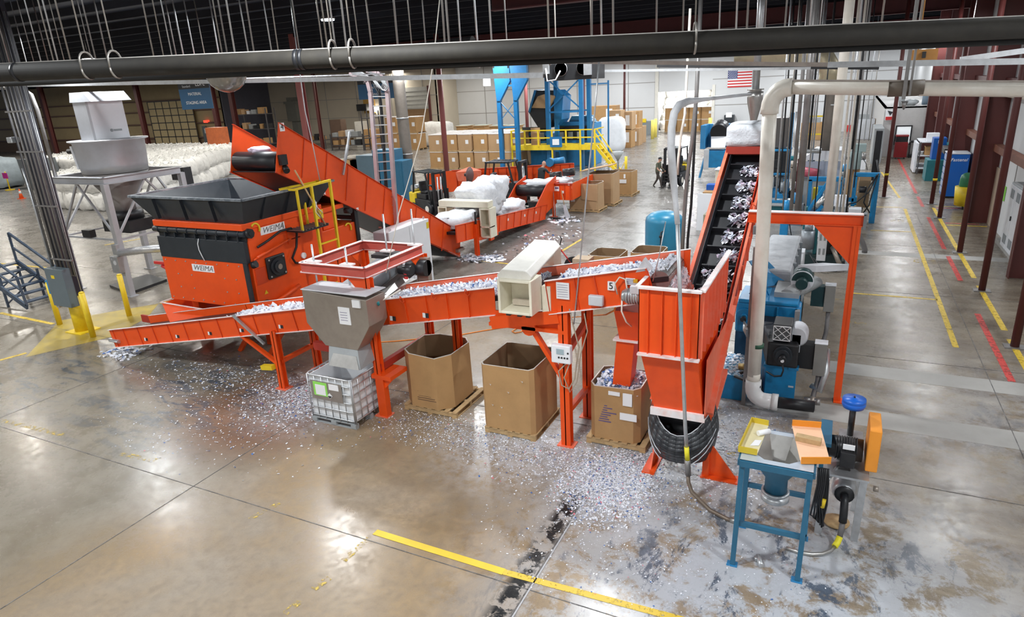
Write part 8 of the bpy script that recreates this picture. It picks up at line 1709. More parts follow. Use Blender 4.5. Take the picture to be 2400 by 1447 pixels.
mach('blend_machine', 'teal machine with round motors and a vented white panel under the gantry beam', 'machine', [
    ('base', mat('dark_teal_base', (0.02, 0.05, 0.055), 0.5), [('b', -0.9, 22.2, 0.0, 0.3, 24.2, 0.45)]), ('frame_post', TEAL, [('b', -0.55, 22.3, 0.45, -0.45, 22.5, 1.5)]), ('frame_post', TEAL, [('b', -0.95, 23.6, 0.45, -0.85, 23.8, 1.7)]),
    ('round_motor', mat('steel_motor', (0.3, 0.33, 0.36), 0.4, metal=0.5, dirt=0.5), [('c', (-0.72, 22.3, 0.62), (-0.72, 22.3, 1.2), 0.2), ('c', (-0.72, 22.3, 1.2), (-0.72, 22.3, 1.4), 0.12)]),
    ('vented_panel', WHT, [('b', -0.42, 22.05, 0.3, -0.16, 22.35, 1.3)]), ('vent', GRM, [('b', -0.38, 22.04, 0.95, -0.32, 22.05, 1.15)]), ('vent', GRM, [('b', -0.26, 22.04, 0.95, -0.20, 22.05, 1.15)]), ('vent', GRM, [('b', -0.38, 22.04, 0.5, -0.32, 22.05, 0.7)]), ('vent', GRM, [('b', -0.26, 22.04, 0.5, -0.20, 22.05, 0.7)]),
    ('flywheel', BLKM, [('c', (0.0, 22.4, 0.75), (0.0, 22.9, 0.75), 0.38)]), ('duct_bend', STW, [('t', [(0.0, 22.3, 0.7), (0.1, 22.1, 0.55), (0.2, 22.0, 0.35), (0.3, 22.1, 0.15)], 0.07)]),
    ('hoses', BLK, [('t', [(-0.6, 22.0, 0.5), (-0.4, 21.8, 0.2), (0.0, 21.8, 0.08), (0.4, 22.0, 0.06), (0.5, 22.3, 0.1)], 0.02), ('t', [(-0.5, 22.0, 0.4), (-0.2, 21.7, 0.1), (0.2, 21.9, 0.04)], 0.02)]),
    ('chain_guard', WHT, [('c', (0.45, 22.8, 0.5), (0.5, 22.8, 0.5), 0.33), ('b', 0.4, 22.5, 0.0, 0.7, 23.4, 0.3)])], (-0.3, 22.5, 0))
h = [wy(x, y, 24.7) for x, y in ((2008, 533), (2012, 550), (2022, 570), (2027, 585))]; mb = MB(); mb.tube(h+[Vector((h[-1].x, 24.7, 0))], 0.09, 10); tag(mb.build('flexible_hose', HOS), 'fat grey hose reaching the floor beside the pale cast strip', 'hose')
mach('die_frame', 'large bright blue frame with crossing struts and a chrome roller', 'frame', [
    ('top_beam', BLU, [('b', -1.15, 29.9, 1.62, 0.1, 30.1, 1.8)]), ('post', BLU, [('b', -1.15, 29.9, 0, -1.0, 30.1, 1.7)]), ('post', BLU, [('b', -0.75, 29.4, 0, -0.55, 29.6, 1.5)]), ('post', BLU, [('b', -0.05, 29.9, 0, 0.1, 30.1, 1.7)]), ('strut', BLU, [('r', (-1.2, 29.2, 0.2), (-0.4, 29.3, 1.7), 0.1, 0.12)]), ('strut', BLU, [('r', (-0.75, 28.9, 0.0), (0.05, 29.0, 1.2), 0.1, 0.1)]), ('strut', BLU, [('r', (-1.1, 28.8, 0.0), (-0.5, 28.9, 0.8), 0.09, 0.1)]),
    ('chrome_roller', STL, [('c', (-0.75, 29.0, 0.7), (-0.35, 29.2, 1.2), 0.14)]), ('yellow_motor', YEL, [('b', -0.95, 30.2, 0.8, -0.75, 30.5, 1.3)]), ('base', mat('navy_base', (0.01, 0.06, 0.15), 0.5), [('b', -1.1, 29.2, 0, 0.2, 30.6, 0.35)])], (-0.6, 29.6, 0))
mach('cutter_frame', 'tall bright blue leg frame draped with black hoses beside the aisle', 'frame', [
    ('top_beam', BLU, [('b', 0.5, 29.7, 1.85, 1.42, 29.95, 2.0)]), ('leg', BLU, [('b', 1.22, 29.7, 0, 1.42, 29.95, 1.9)]), ('leg', BLU, [('b', 0.5, 29.7, 0.5, 0.64, 29.95, 1.9)]), ('lower_beam', BLU, [('b', 0.2, 29.7, 0.85, 0.6, 29.95, 1.0)]),
    ('hoses', BLK, [('t', [(1.3, 29.6, 1.95), (1.1, 29.5, 1.3), (0.7, 29.4, 0.9), (0.4, 29.4, 0.8)], 0.025), ('t', [(1.35, 29.6, 2.0), (1.2, 29.5, 1.2), (1.15, 29.4, 0.8), (0.9, 29.4, 0.3)], 0.025), ('t', [(1.3, 29.6, 1.9), (1.0, 29.3, 1.4), (0.95, 29.3, 0.9), (1.2, 29.3, 0.5)], 0.025)]),
    ('drive', BLKM, [('c', (0.75, 29.7, 1.35), (1.0, 29.7, 1.35), 0.13), ('c', (0.6, 29.2, 0.55), (0.9, 29.2, 0.5), 0.22)]), ('cardboard_back', CARD2, [('b', 0.72, 30.4, 0.5, 1.15, 30.5, 1.9)])], (1, 29.8, 0))
mach('grey_drive', 'white-topped fan drive on a grille block in front of the blue leg frame', 'machine', [('grille_block', GAL, [('b', -0.05, 26.6, 0.5, 0.35, 27.0, 1.2)]), ('fan_motor', BLKM, [('c', (0.6, 26.5, 0.8), (0.6, 27.0, 0.8), 0.22)]), ('fan_cover', LIL, [('b', 0.4, 26.5, 1.0, 0.82, 27.0, 1.14)]), ('stand', GRY, [('b', 0.0, 26.6, 0, 0.8, 27.1, 0.5)]), ('box_on_top', WHT, [('b', -0.1, 27.2, 1.1, 0.3, 27.5, 1.5)])], (0.4, 26.8, 0))
mach('screen_changer', 'dark column of blue framed machine heads left of the big conduit', 'machine', [
    ('mast', BLM, [('b', -3.3, 33.0, 0, -3.1, 33.2, 4.6)]), ('mast', BLM, [('b', -2.25, 33.0, 0, -2.1, 33.2, 4.2)]), ('upper_head', mat('dark_brown_head', (0.09, 0.08, 0.075), 0.5), [('b', -3.2, 32.8, 2.7, -2.3, 33.8, 4.0)]), ('middle_head', BLKM, [('b', -3.0, 32.7, 1.6, -2.25, 33.6, 2.5), ('c', (-2.65, 32.6, 2.0), (-2.65, 32.7, 2.0), 0.2)]), ('blue_shelf', BLU, [('b', -3.2, 32.6, 1.48, -2.1, 33.6, 1.58)]), ('blue_shelf', BLU, [('b', -3.2, 32.6, 2.55, -2.1, 33.6, 2.63)]),
    ('lower_box', GRM, [('b', -3.1, 32.6, 0.9, -2.7, 33.2, 1.4)]), ('duct', GALD, [('t', [(-3.5, 32.8, 1.2), (-3.2, 32.7, 1.9), (-2.9, 32.7, 2.4)], 0.12)]), ('white_bundles', PLA, [('c', (-3.5, 32.8, 0.7), (-3.3, 32.8, 1.9), 0.22)]), ('wide_table', GAL, [('b', -3.4, 31.0, 0.35, -1.9, 32.6, 0.45)]), ('table_edge', BLU, [('b', -3.3, 30.95, 0.5, -1.95, 31.1, 0.62)]), ('table_base', TEAL, [('b', -3.3, 31.2, 0, -2.0, 32.5, 0.35)])], (-2.7, 33, 0))
for k, (x0, y0, x1, y1, Y, r, l) in enumerate(((1872, 205, 1852, 515, 20, 0.05, 'leftmost tall conduit above the gantry beam'), (1893, 205, 1868, 515, 17, 0.08, 'broad tall conduit above the gantry beam'), (1914, 205, 1895, 350, 26, 0.04, 'dark slender conduit before the yellow frame'), (1978, 205, 1938, 520, 16, 0.10, 'cream plastic downpipe crossing the wide dark duct'), (1992, 205, 1958, 520, 20, 0.03, 'first dark pipe right of the cream downpipe'), (2004, 205, 1972, 520, 20, 0.03, 'second dark pipe right of the cream downpipe'), (2016, 205, 1998, 350, 26, 0.05, 'darkest pipe, furthest right of the pipe bundle'), (1860, 210, 1851, 350, 24, 0.03, 'thin dark pipe next to the white elbow'))):
    a, b = wy(x0, y0-12, Y), wy(x1, max(y1, 350), Y); mb = MB(); mb.cyl((b.x, Y, b.z), (b.x, Y, 9.3), r, n=10); tag(mb.build('vertical_pipe', PVC if 'cream' in l else BLKM if 'dark' in l else GALD), l, 'pipe')
mb = MB(); mb.tube([wy(x, y, 27) for x, y in ((1871, 262), (1866, 320), (1865, 342), (1872, 352), (1890, 354), (1925, 354))], 0.09, 10); tag(mb.build('bent_conduit', GAL), 'pale conduit bending right above the blue frame', 'pipe')
a = wy(1935, 357, 31); mach('cooling_tank', 'white-lidded cooling tank with clear sides and red film inside', 'tank', [('lid', WHT, [('p', [(a.x-1.0, 31, 2.35), (a.x+0.75, 31, 2.35), (a.x+0.6, 31, 2.75), (a.x-0.4, 31, 2.75)], (0, 1.6, 0))]), ('window', mat('clear_film', (0.45, 0.5, 0.6), 0.2, dirt=0.5), [('b', a.x-0.9, 31.0, 1.6, a.x+0.7, 31.1, 2.3)]), ('red_film', mat('red_film', (0.45, 0.08, 0.12), 0.4), [('c', (a.x-0.9, 30.9, 1.9), (a.x-0.2, 30.9, 1.8), 0.2)]), ('post', MAR, [('b', a.x-1.05, 31, 0.2, a.x-0.9, 31.2, 2.4)]), ('tank_body', GRM, [('b', a.x-1.0, 31.1, 0, a.x+0.7, 32.6, 1.6)])], (a.x, 31.5, 0))
a = wy(2060, 330, 36); mach('gear_pump', 'grey-green pump unit with a black upright at the far blue frame', 'pump', [('upright', BLK, [('b', a.x-0.15, 36, 0.8, a.x+0.12, 36.4, 3.1)]), ('pump_body', mat('grey_green', (0.3, 0.38, 0.38), 0.5), [('c', (a.x-0.9, 35.6, 1.4), (a.x-0.9, 35.6, 2.2), 0.25), ('b', a.x-1.1, 35.5, 2.2, a.x-0.5, 36.0, 2.55)]), ('arm', GALD, [('r', (a.x-2.4, 35.6, 1.95), (a.x-0.9, 35.6, 1.9), 0.14)]), ('tan_column', CARD2, [('b', a.x-1.15, 35.7, 0, a.x-0.65, 36.1, 1.4)]), ('cable', BLK, [('t', [(a.x, 35.8, 1.8), (a.x+0.15, 35.6, 1.2), (a.x+0.05, 35.5, 0.6)], 0.04)])], (a.x, 36, 0))
a = wy(1925, 300, 60); mb = MB()
for x in (a.x-1.2, a.x+0.2):
    mb.bar((x, 60, 0), (x, 60, 4.2), 0.12)
for z in (4.1, 2.4, 1.0): mb.bar((a.x-1.2, 60, z), (a.x+0.2, 60, z), 0.12)
tag(mb.build('yellow_gate', YEL), 'yellow framed gate behind the wide dark duct', 'gate')
a = wy(1988, 308, YB); mb = MB(); mb.box(a.x-0.35, YB-0.1, a.z-0.6, a.x+0.35, YB-0.03, a.z+0.6); tag(mb.build('red_panel', RED), 'red panel on the back wall between two dark pipes', 'panel')
a, b = wy(2044, 279, YB), wy(2071, 330, YB); mb = MB(); mb.box(a.x, YB-0.1, 0, b.x, YB-0.03, a.z); t = tag(mb.build('door_5', mat('ochre_doorway', (0.36, 0.25, 0.10), 0.7)), 'open doorway with ochre light in the back wall', 'door', kind='structure'); mb = MB(); mb.box(a.x-0.12, YB-0.14, 0, a.x, YB-0.02, a.z+0.12); mb.box(b.x, YB-0.14, 0, b.x+0.12, YB-0.02, a.z+0.12); mb.box(a.x, YB-0.14, a.z, b.x, YB-0.02, a.z+0.12); mb.build('door_frame', MAR, t)
for i, (px, py, w_, h, m, l, n) in enumerate(((2055, 345, 1.1, 1.3, CARD, 'brown box in the open ochre doorway', 'box'), (2021, 330, 1.6, 1.7, LIL, 'pale work table with parts against the back wall', 'table'), (1905, 340, 2.2, 1.5, CARD, 'brown box behind the yellow gate', 'box'), (1690, 315, 3.4, 1.2, CARD2, 'low cardboard pile left of the steep conveyor head', 'box'))):
    q = wy(px, py, 66); T = thing(n, l, n, (q.x, 66, 0)); mb = MB(); mb.box(q.x-w_/2, 66, 0, q.x+w_/2, 67, h); mb.build('body', m, T, bevel=0.02); mb = MB(); mb.box(q.x-w_*0.4, 66.1, h, q.x+w_*0.2, 66.6, h+0.4); mb.build('contents', GRM if i else CARD2, T)
mach('grey_lockers', 'row of narrow grey lockers on the partition side', 'locker', [('body', GRM, [('b', 1.7, 49, 0, 2.25, 52.9, 2.2)]), ('door', LIL, [('b', 2.25, 49.1, 0.1, 2.28, 50.9, 2.1)]), ('door', LIL, [('b', 2.25, 51.0, 0.1, 2.28, 52.8, 2.1)])], (2, 51, 0))
mb = MB(); a = wy(2085, 270, 52.9); mb.box(a.x-0.25, 52.9, a.z-0.35, a.x+0.25, 52.97, a.z+0.35); t = tag(mb.build('safety_sign', PAP), 'small white safety notice on the grey partition', 'sign'); mb = MB(); mb.box(a.x-0.22, 52.88, a.z-0.32, a.x+0.22, 52.9, a.z-0.1); mb.build('red_band', RED, t); mb = MB(); mb.prism([(a.x-0.15, 52.88, a.z+0.3), (a.x+0.2, 52.88, a.z+0.2), (a.x+0.02, 52.88, a.z-0.02)], (0, 0.02, 0)); mb.build('pictogram', INK, t)
p = fl(2113, 371); mach('tool_chest', 'red rolling tool chest under the bright window at the aisle end', 'tool chest', [('lower_cabinet', mat('chest_red', (0.28, 0.015, 0.02), 0.35), [('b', 3.1, 51.6, 0.1, 3.85, 52.3, 1.1)]), ('upper_chest', BLKM, [('b', 3.12, 51.65, 1.1, 3.83, 52.25, 1.45)]), ('lid', mat('chest_red', (0.28, 0.015, 0.02), 0.35), [('b', 3.1, 51.6, 1.45, 3.85, 52.3, 1.55)]), ('wheels', BLK, [('c', (3.2, 51.7, 0.06), (3.25, 51.7, 0.06), 0.06), ('c', (3.7, 51.7, 0.06), (3.75, 51.7, 0.06), 0.06)])], (3.5, 52, 0))
mach('side_table', 'dark low table against the grey partition right of the tool chest', 'table', [('top', BLKM, [('b', 4.0, 52.2, 1.0, 4.9, 52.8, 1.1)]), ('leg', BLKM, [('b', 4.0, 52.2, 0, 4.06, 52.26, 1.0)]), ('leg', BLKM, [('b', 4.84, 52.2, 0, 4.9, 52.26, 1.0)]), ('shelf', BLKM, [('b', 4.0, 52.2, 0.15, 4.9, 52.8, 0.2)])], (4.5, 52.5, 0))
a = wy(2181, 300, 52.9); mb = MB(); mb.box(a.x-0.35, 52.9, a.z-0.25, a.x+0.35, 52.98, a.z+0.22); tag(mb.build('wall_poster', GRM), 'small grey poster on the partition above the dark table', 'poster')
a = fl(2143, 252, 3.3); mb = MB(); mb.blob((3.9, 54.2, 3.5), (0.45, 0.4, 0.22), (8, 12), amp=0.3); tag(mb.build('covered_lump', GRM), 'covered grey lump on top of the partition office', 'object')
mb = MB(); mb.cyl((3.3, 54, 3.3), (3.2, 54, 4.2), 0.16, n=10); mb.bar((3.6, 54, 3.3), (3.2, 54, 4.2), 0.1); tag(mb.build('stand_roll', GRM), 'leaning grey roll on top of the partition office', 'roll')
mb = MB(); mb.cyl((4.85, 55, 3.3), (4.85, 55, 4.7), 0.28, n=16); tag(mb.build('blue_tank', mat('slate_tank', (0.22, 0.30, 0.38), 0.5)), 'slate blue upright cylinder on top of the partition office', 'tank')
# right aisle
mach('vending_locker', 'bright blue vending locker with pale small doors at the aisle side, nearest one', 'locker', [('body', mat('locker_blue', (0.005, 0.10, 0.42), 0.35, dirt=0.1), [('b', 4.35, 36.2, 0.08, 5.2, 37.3, 2.0)]), ('top', LIL, [('b', 4.33, 36.18, 2.0, 5.22, 37.32, 2.05)]), ('wheels', BLK, [('b', 4.4, 36.25, 0, 5.15, 37.25, 0.08)])]+[('door_cell', mat('pale_blue_door', (0.4, 0.5, 0.68), 0.4, dirt=0), [('b', 4.335, 36.26+j*0.21, 0.2+i*0.3, 4.35, 36.44+j*0.21, 0.45+i*0.3)]) for i in range(6) for j in range(5)], (4.8, 36.7, 0))
vl = bpy.data.objects['vending_locker']; text('lettering', 'Fastenal', 0.2, PAP, (4.8, 36.19, 1.75), (1, 0, 0), (0, 0, 1), vl, shear=0.2)
mach('vending_locker', 'second blue vending locker further down the aisle on a teal base', 'locker', [('body', mat('locker_blue', (0.005, 0.10, 0.42), 0.35), [('b', 4.3, 42.0, 1.1, 4.9, 42.9, 2.2)]), ('teal_base', TEAL, [('b', 4.1, 41.6, 0, 5.1, 43.0, 1.1)]), ('teal_cabinet', TEAL, [('b', 4.9, 41.6, 1.1, 5.25, 43.0, 1.9)])], (4.6, 42.4, 0))
text('lettering', 'Fa', 0.25, PAP, (4.6, 41.99, 2.0), (1, 0, 0), (0, 0, 1), bpy.data.objects['vending_locker.001'])
mach('dark_workbench', 'dark topped cabinet behind the nearest blue locker', 'cabinet', [('body', WHT, [('b', 4.75, 39.2, 0, 5.3, 40.6, 1.7)]), ('top', BLKM, [('b', 4.5, 39.0, 1.7, 5.3, 40.8, 1.95)])], (5, 40, 0))
mach('parts_shelf', 'open metal shelf rack with boxes and a pale monitor by the aisle', 'rack', [('upright', RK, [('b', x, y, 0, x+0.06, y+0.06, 1.8)]) for x in (3.9, 4.9) for y in (44.2, 46.6)]+[('shelf', LIL, [('b', 3.9, 44.2, z, 4.96, 46.66, z+0.05)]) for z in (0.3, 1.0, 1.75)]+[('stored_boxes', CARD, [('b', 4.2, 44.4, 1.05, 4.8, 45.2, 1.5)]), ('monitor', WHT, [('b', 4.2, 44.5, 1.8, 4.8, 45.0, 2.25)]), ('wrapped_side', PLA, [('b', 3.75, 44.6, 0.05, 3.88, 46.5, 1.7)])], (4.4, 45.4, 0))
mach('rubbish_tub', 'yellow round-cornered tub on castors beside the tan doorway', 'tub', [('tub', YEL, [('c', (4.88, 33.6, 0.15), (4.88, 33.6, 0.95), 0.36, 0.42)]), ('castors', BLK, [('c', (4.8, 33.4, 0.07), (4.85, 33.4, 0.07), 0.07), ('c', (5.2, 33.4, 0.07), (5.25, 33.4, 0.07), 0.07)])], (5, 33.6, 0))
mb = MB(); mb.blob((4.88, 33.6, 1.15), (0.28, 0.25, 0.38), (10, 12), amp=0.08, sq=1.6); tag(mb.build('green_chair_shell', GRN), 'green moulded plastic shell sitting in the yellow tub', 'chair')
mb = MB(); mb.cyl((5.22, 33.2, 1.05), (5.3, 33.2, 1.05), 0.15, n=12); tag(mb.build('black_wheel', BLK), 'black wheel hanging over the side of the yellow tub', 'wheel')
mach('fire_extinguisher', 'red fire extinguisher on the wall by the tan doorway', 'extinguisher', [('cylinder', RED, [('c', (5.2, 31.9, 0.45), (5.2, 31.9, 0.95), 0.1)]), ('head', BLKM, [('c', (5.2, 31.9, 0.95), (5.2, 31.9, 1.08), 0.04)])], (5.2, 31.9, 0.45))
mb = MB(); mb.box(5.2, 31.2, 1.3, 5.34, 31.6, 1.75); tag(mb.build('paper_dispenser', WHT), 'white and blue dispenser on the wall left of the tan doorway', 'dispenser')
mb = MB(); mb.box(5.3, 28.6, 1.2, 5.34, 28.9, 1.7); t = tag(mb.build('wall_notice', LGR), 'lime green notice on the white side wall right of the doorway', 'notice'); mb = MB(); mb.box(5.29, 28.65, 1.3, 5.3, 28.85, 1.6); mb.build('sheet', PAP, t)
for i, y in enumerate((22.6, 24.4)):
    mach('electrical_cabinet', ('near grey double-door wall cabinet with vents at the right edge', 'far grey double-door wall cabinet with vents at the right edge')[i], 'cabinet', [('body', GRM, [('b', 5.0, y, 0.14, 5.34, y+1.7, 2.25)])]+[('door', LIL, [('b', 4.97, y+0.04+k*0.83, 0.2, 5.0, y+0.83+k*0.83, 2.2)]) for k in (0, 1)]+[('vent', GRY, [('b', 4.96, y+0.15+k*0.83, z, 4.97, y+0.6+k*0.83, z+0.28)]) for k in (0, 1) for z in (0.35, 1.8)]+[('handle', BLKM, [('b', 4.93, y+0.78, 1.15, 4.97, y+0.82, 1.3)])], (5.1, y+0.8, 0.14))
for k, (px, py, Y, r) in enumerate([(1818, 470, 24, .03), (1826, 450, 28, .03), (1834, 500, 24, .025), (1841, 480, 30, .03), (1846, 420, 26, .02), (1882, 330, 34, .02), (1887, 500, 22, .02), (1903, 380, 30, .03), (1908, 500, 24, .02), (1925, 350, 34, .02), (1968, 500, 24, .02), (1983, 500, 26, .03), (1990, 460, 22, .02), (2001, 440, 28, .02), (2025, 330, 50, .03), (2036, 330, 52, .03)]):
    b = wy(px, py, Y); mb = MB(); mb.cyl(b, (b.x, Y, 9.3), r, n=8); tag(mb.build('drop_conduit', random.choice((GALD, GAL, BLKM, HG_)) if k else GAL), 'thin vertical conduit in the crowded bundle right of the white plastic pipe', 'conduit', 'thin conduits right of the white plastic pipe')
MC = [BLM, GRM, BLKM, TEAL, LIL, GALD, GRY, BLU, STW, WHT]
for k in range(46):
    px, py = random.uniform(1800, 2040), random.uniform(395, 560)
    if px > 1990 and py > 500: continue
    b = fl(px, py); T = thing('machine_unit', 'small machine unit in the crowded line between the white plastic pipe and the aisle', 'machine', (b.x, b.y, 0), 0, 'small units of the machine line'); h = random.uniform(0.5, 1.5); w_ = random.uniform(0.25, 0.6); m = random.choice(MC)
    mb = MB(); mb.box(b.x-w_/2, b.y, 0, b.x+w_/2, b.y+0.5, h*0.6); mb.build('base', m, T, bevel=0.02)
    mb = MB(); mb.cyl((b.x-w_*0.3, b.y+0.2, h*0.8), (b.x+w_*0.4, b.y+0.2, h*0.8), h*0.2, n=12); mb.build('motor', random.choice(MC), T)
    mb = MB(); mb.tube([(b.x, b.y, h*0.7), (b.x+0.2, b.y-0.2, h*0.4), (b.x+0.3, b.y-0.1, 0.02)], 0.02, 6); mb.build('hose', BLK, T)
a = wy(508, 362, 44); mach('orange_cabinet', 'orange slatted cabinet left of the rear belt drum, far back', 'cabinet', [('body', mat('dull_orange', (0.5, 0.12, 0.03), 0.5, dirt=0.5), [('b', a.x-0.9, 44, 0, a.x+0.9, 45, a.z+2.4)]), ('drawer', RED, [('b', a.x-0.8, 43.95, 0.9, a.x+0.6, 44, 1.3)]), ('drawer', RED, [('b', a.x-0.8, 43.95, 0.3, a.x+0.6, 44, 0.7)])], (a.x, 44, 0))
# ================================================================ middle right: blue bin machine, cart, bench
p = fl(1668, 408); mach('bin_tipper', 'blue tipping machine holding a plastic-lined bin in the open aisle', 'bin tipper', [('base_body', BLU, [('b', -7.55, 42, 0.6, -6.0, 43.2, 1.6)]), ('grey_side', LIL, [('b', -7.6, 41.9, 0.5, -7.3, 42.0, 1.7)]), ('cradle_side', BLM, [('b', -7.9, 42.2, 1.7, -7.6, 43.6, 3.1)]), ('cradle_side', BLM, [('b', -6.1, 42.2, 1.7, -5.8, 43.6, 3.1)]), ('cradle_back', BLM, [('b', -7.6, 43.3, 1.7, -6.1, 43.6, 3.1)]), ('chute', WHT, [('p', [(-7.2, 42.0, 1.8), (-6.4, 42.0, 1.8), (-6.3, 42.4, 2.5), (-7.3, 42.4, 2.5)], (0, 0.2, 0))]), ('liner', BLK, [('c', (-6.85, 42.3, 2.65), (-6.85, 43.2, 2.9), 0.5)]), ('leg', BLM, [('r', (-7.8, 41.9, 0), (-7.5, 42.2, 1.6), 0.1)]), ('leg', BLM, [('r', (-5.9, 41.9, 0), (-6.1, 42.2, 1.6), 0.1)])], (-6.8, 42.6, 0))
mach('work_cabinet', 'white cabinet with bottles on top beside the steep conveyor', 'cabinet', [('body', CRM, [('b', -5.5, 33.6, 0, -4.5, 34.6, 1.55)]), ('top', LIL, [('b', -5.55, 33.55, 1.55, -4.45, 34.65, 1.6)]), ('door', CRM, [('b', -5.45, 33.57, 0.1, -4.55, 33.6, 1.5)])], (-5, 34, 0))
for i, (x, c) in enumerate(((-5.0, PAP), (-4.85, RED))):
    mb = MB(); mb.lathe([(0.05, 1.6), (0.055, 1.8), (0.02, 1.88), (0.02, 1.93), (0, 1.93)], (x, 33.9, 0), 12); tag(mb.build('bottle', c), ('white spray bottle on the white cabinet', 'red spray bottle on the white cabinet')[i], 'bottle')
mb = MB(); mb.box(-5.6, 31.0, 0, -4.5, 32.2, 0.9); tag(mb.build('cardboard_bin', CARD), 'brown bin with blue film hanging over, left of the steep conveyor', 'box')
mb = MB(); mb.box(-5.55, 31.6, 0.9, -4.9, 32.1, 1.15); tag(mb.build('blue_tray', BRG), 'small blue tray of white material on the brown bin', 'tray'); mb = MB(); mb.blob((-4.55, 31.1, 0.75), (0.2, 0.2, 0.32), amp=0.3); tag(mb.build('blue_film', BRG), 'blue film hanging over the edge of the brown bin', 'film')
mb = MB(); mb.box(-4.55, 25.5, 0, -3.7, 26.4, 0.95); t = tag(mb.build('tan_cabinet', mat('khaki', (0.32, 0.29, 0.2), 0.6, dirt=0.4), bevel=0.02), 'khaki metal stand left of the steep conveyor foot', 'cabinet')
p, q = wy(1650, 455, 27), wy(1668, 440, 27); mb = MB(); mb.box(p.x-0.25, 27, 0.0, p.x+0.35, 27.08, 1.5); tag(mb.build('whiteboard', WHT), 'leaning white board beside the slender dark pipe', 'board')
# ================================================================ OVERHEAD
PT = thing('overhead_pipe', 'large dark pipe running across the top of the view', 'pipe', (-3, 6.5, 6.3))
A, B_ = Vector((-8.8, 4.67, 6.44)), Vector((1.4, 8.1, 6.27)); d_ = (B_-A)
DKP = mat('dark_dusty_pipe', (0.014, 0.012, 0.009), 0.75, dirt=0.4, dcol=(0.04, 0.035, 0.025), dscale=6)
mb = MB(); mb.cyl(A-d_*0.3, B_+d_*0.37, 0.10, n=24); mb.build('pipe_run', DKP, PT)
mb = MB(); mb.bar(A-d_*0.3+Vector((0, 0, 0.099)), B_+d_*0.37+Vector((0, 0, 0.099)), 0.06, 0.008); mb.build('dust_line', mat('settled_dust', (0.5, 0.48, 0.45), 0.9, dirt=0.5), PT)
for f in (0.02, 0.335, 0.34): c = A+d_*f; mb = MB(); mb.cyl(c-d_*0.002, c+d_*0.002, 0.107, n=24); mb.build('coupling_band', BLK, PT)
mb = MB(); lo = Vector((0, 0.1, -0.115)); mb.cyl(A-d_*0.3+lo, B_+d_*0.37+lo, 0.036, n=14); tag(mb.build('dark_conduit', mat('black_conduit', (0.008, 0.008, 0.008), 0.8, dirt=0.2)), 'thinner black conduit just under the large dark pipe', 'conduit')
HG = mat('hanger_metal', (0.38, 0.36, 0.33), 0.4, metal=0.6, dirt=0.5)
def onpipe(px):
    # point of the pipe axis nearest the column px
    best = min(((abs(_px(A+d_*f)-px), f) for f in [i/400-0.25 for i in range(640)]))[1]; return A+d_*best
def _px(p): v = p-Vector((0, 0, CZ)); return CX+F*v.dot(RT)/v.dot(FW)
for i, px in enumerate((205, 275, 785, 828, 1626)):
    c = onpipe(px); T = thing('pipe_hanger', '%s clevis hanger loop on the large dark pipe' % ('leftmost', 'second', 'third', 'fourth', 'rightmost')[i], 'hanger', c)
    mb = MB(); u = d_.normalized(); s_ = u.cross(Vector((0, 0, 1))); mb.tube([c+s_*0.11*math.cos(a)+Vector((0, 0, 0.11*math.sin(a)+(0.07 if math.sin(a) > 0.3 else 0))) for a in [k*PI/8 for k in range(17)]], 0.012, 6); mb.build('loop', HG, T)
    mb = MB(); mb.cyl(c+Vector((0, 0, 0.17)), (c.x, c.y, 9.2), 0.008, n=8); mb.build('rod', HG, T)
random.seed(3)
rods = [(20, 9), (60, 13), (78, 9), (95, 7), (112, 12), (125, 8), (135, 7), (150, 9), (165, 7), (215, 9), (225, 8), (252, 10), (362, 8), (385, 8), (405, 9), (415, 12), (432, 12), (458, 13), (482, 14), (515, 14), (535, 9), (553, 8), (585, 12), (598, 8), (640, 12), (655, 9), (705, 9), (760, 11), (772, 9), (790, 8), (815, 9), (845, 12), (875, 13), (935, 9), (968, 12), (1000, 14), (1045, 8), (1056, 7), (1082, 12), (1122, 13), (1155, 9), (1190, 13), (1288, 8), (1387, 9), (1411, 9), (1438, 8), (1537, 12), (1598, 9), (1683, 9), (1722, 8), (1746, 8), (1788, 12), (1833, 8), (1892, 11), (1914, 12), (2145, 11), (2005, 15), (2020, 16), (2055, 14)]
for i, (px, Y) in enumerate(rods):
    q = wy(px, 140, Y); z0 = wy(px, 160, Y).z if px < 1200 else 6.05+0.02*Y; mb = MB(); mb.cyl((q.x, Y, z0), (q.x+random.uniform(-0.04, 0.04), Y, 9.3), 0.006+0.0011*Y*random.uniform(0.4, 1.0), n=6); tag(mb.build('hanger_rod', random.choice((HG, GALD, GAL))), 'thin steel hanger rod dropping from the roof above the large dark pipe', 'rod', 'thin hanger rods below the roof')
# long light channels across the view
def run(name, label, cat, a, b, Y, w_, h_, m):
    p, q = wy(*a, Y), wy(*b, Y); mb = MB(); mb.bar(p, q, w_, h_); return tag(mb.build(name, m), label, cat)
run('cable_tray', 'long pale steel cable tray passing the ladder top', 'cable tray', (-100, 203), (1275, 176), 14, 0.12, 0.11, GAL)
run('cable_bundle', 'loose pale cables lying on the long cable tray', 'cable', (560, 184), (900, 173), 13.9, 0.08, 0.03, PLA)
run('steel_channel', 'bright steel channel at the upper right', 'channel', (1940, 152), (2500, 142), 12.6, 0.1, 0.09, GAL)
run('dusty_duct', 'dusty grey cable duct right of the fan heater', 'duct', (1150, 143), (1960, 152), 13, 0.25, 0.07, PVD)
run('thin_conduit', 'thin conduit below the dusty cable duct', 'conduit', (1290, 168), (1900, 160), 15, 0.05, 0.05, GAL)
run('thin_conduit', 'dark thin conduit lowest below the dusty cable duct', 'conduit', (1540, 155), (2060, 160), 16, 0.05, 0.06, BLKM)
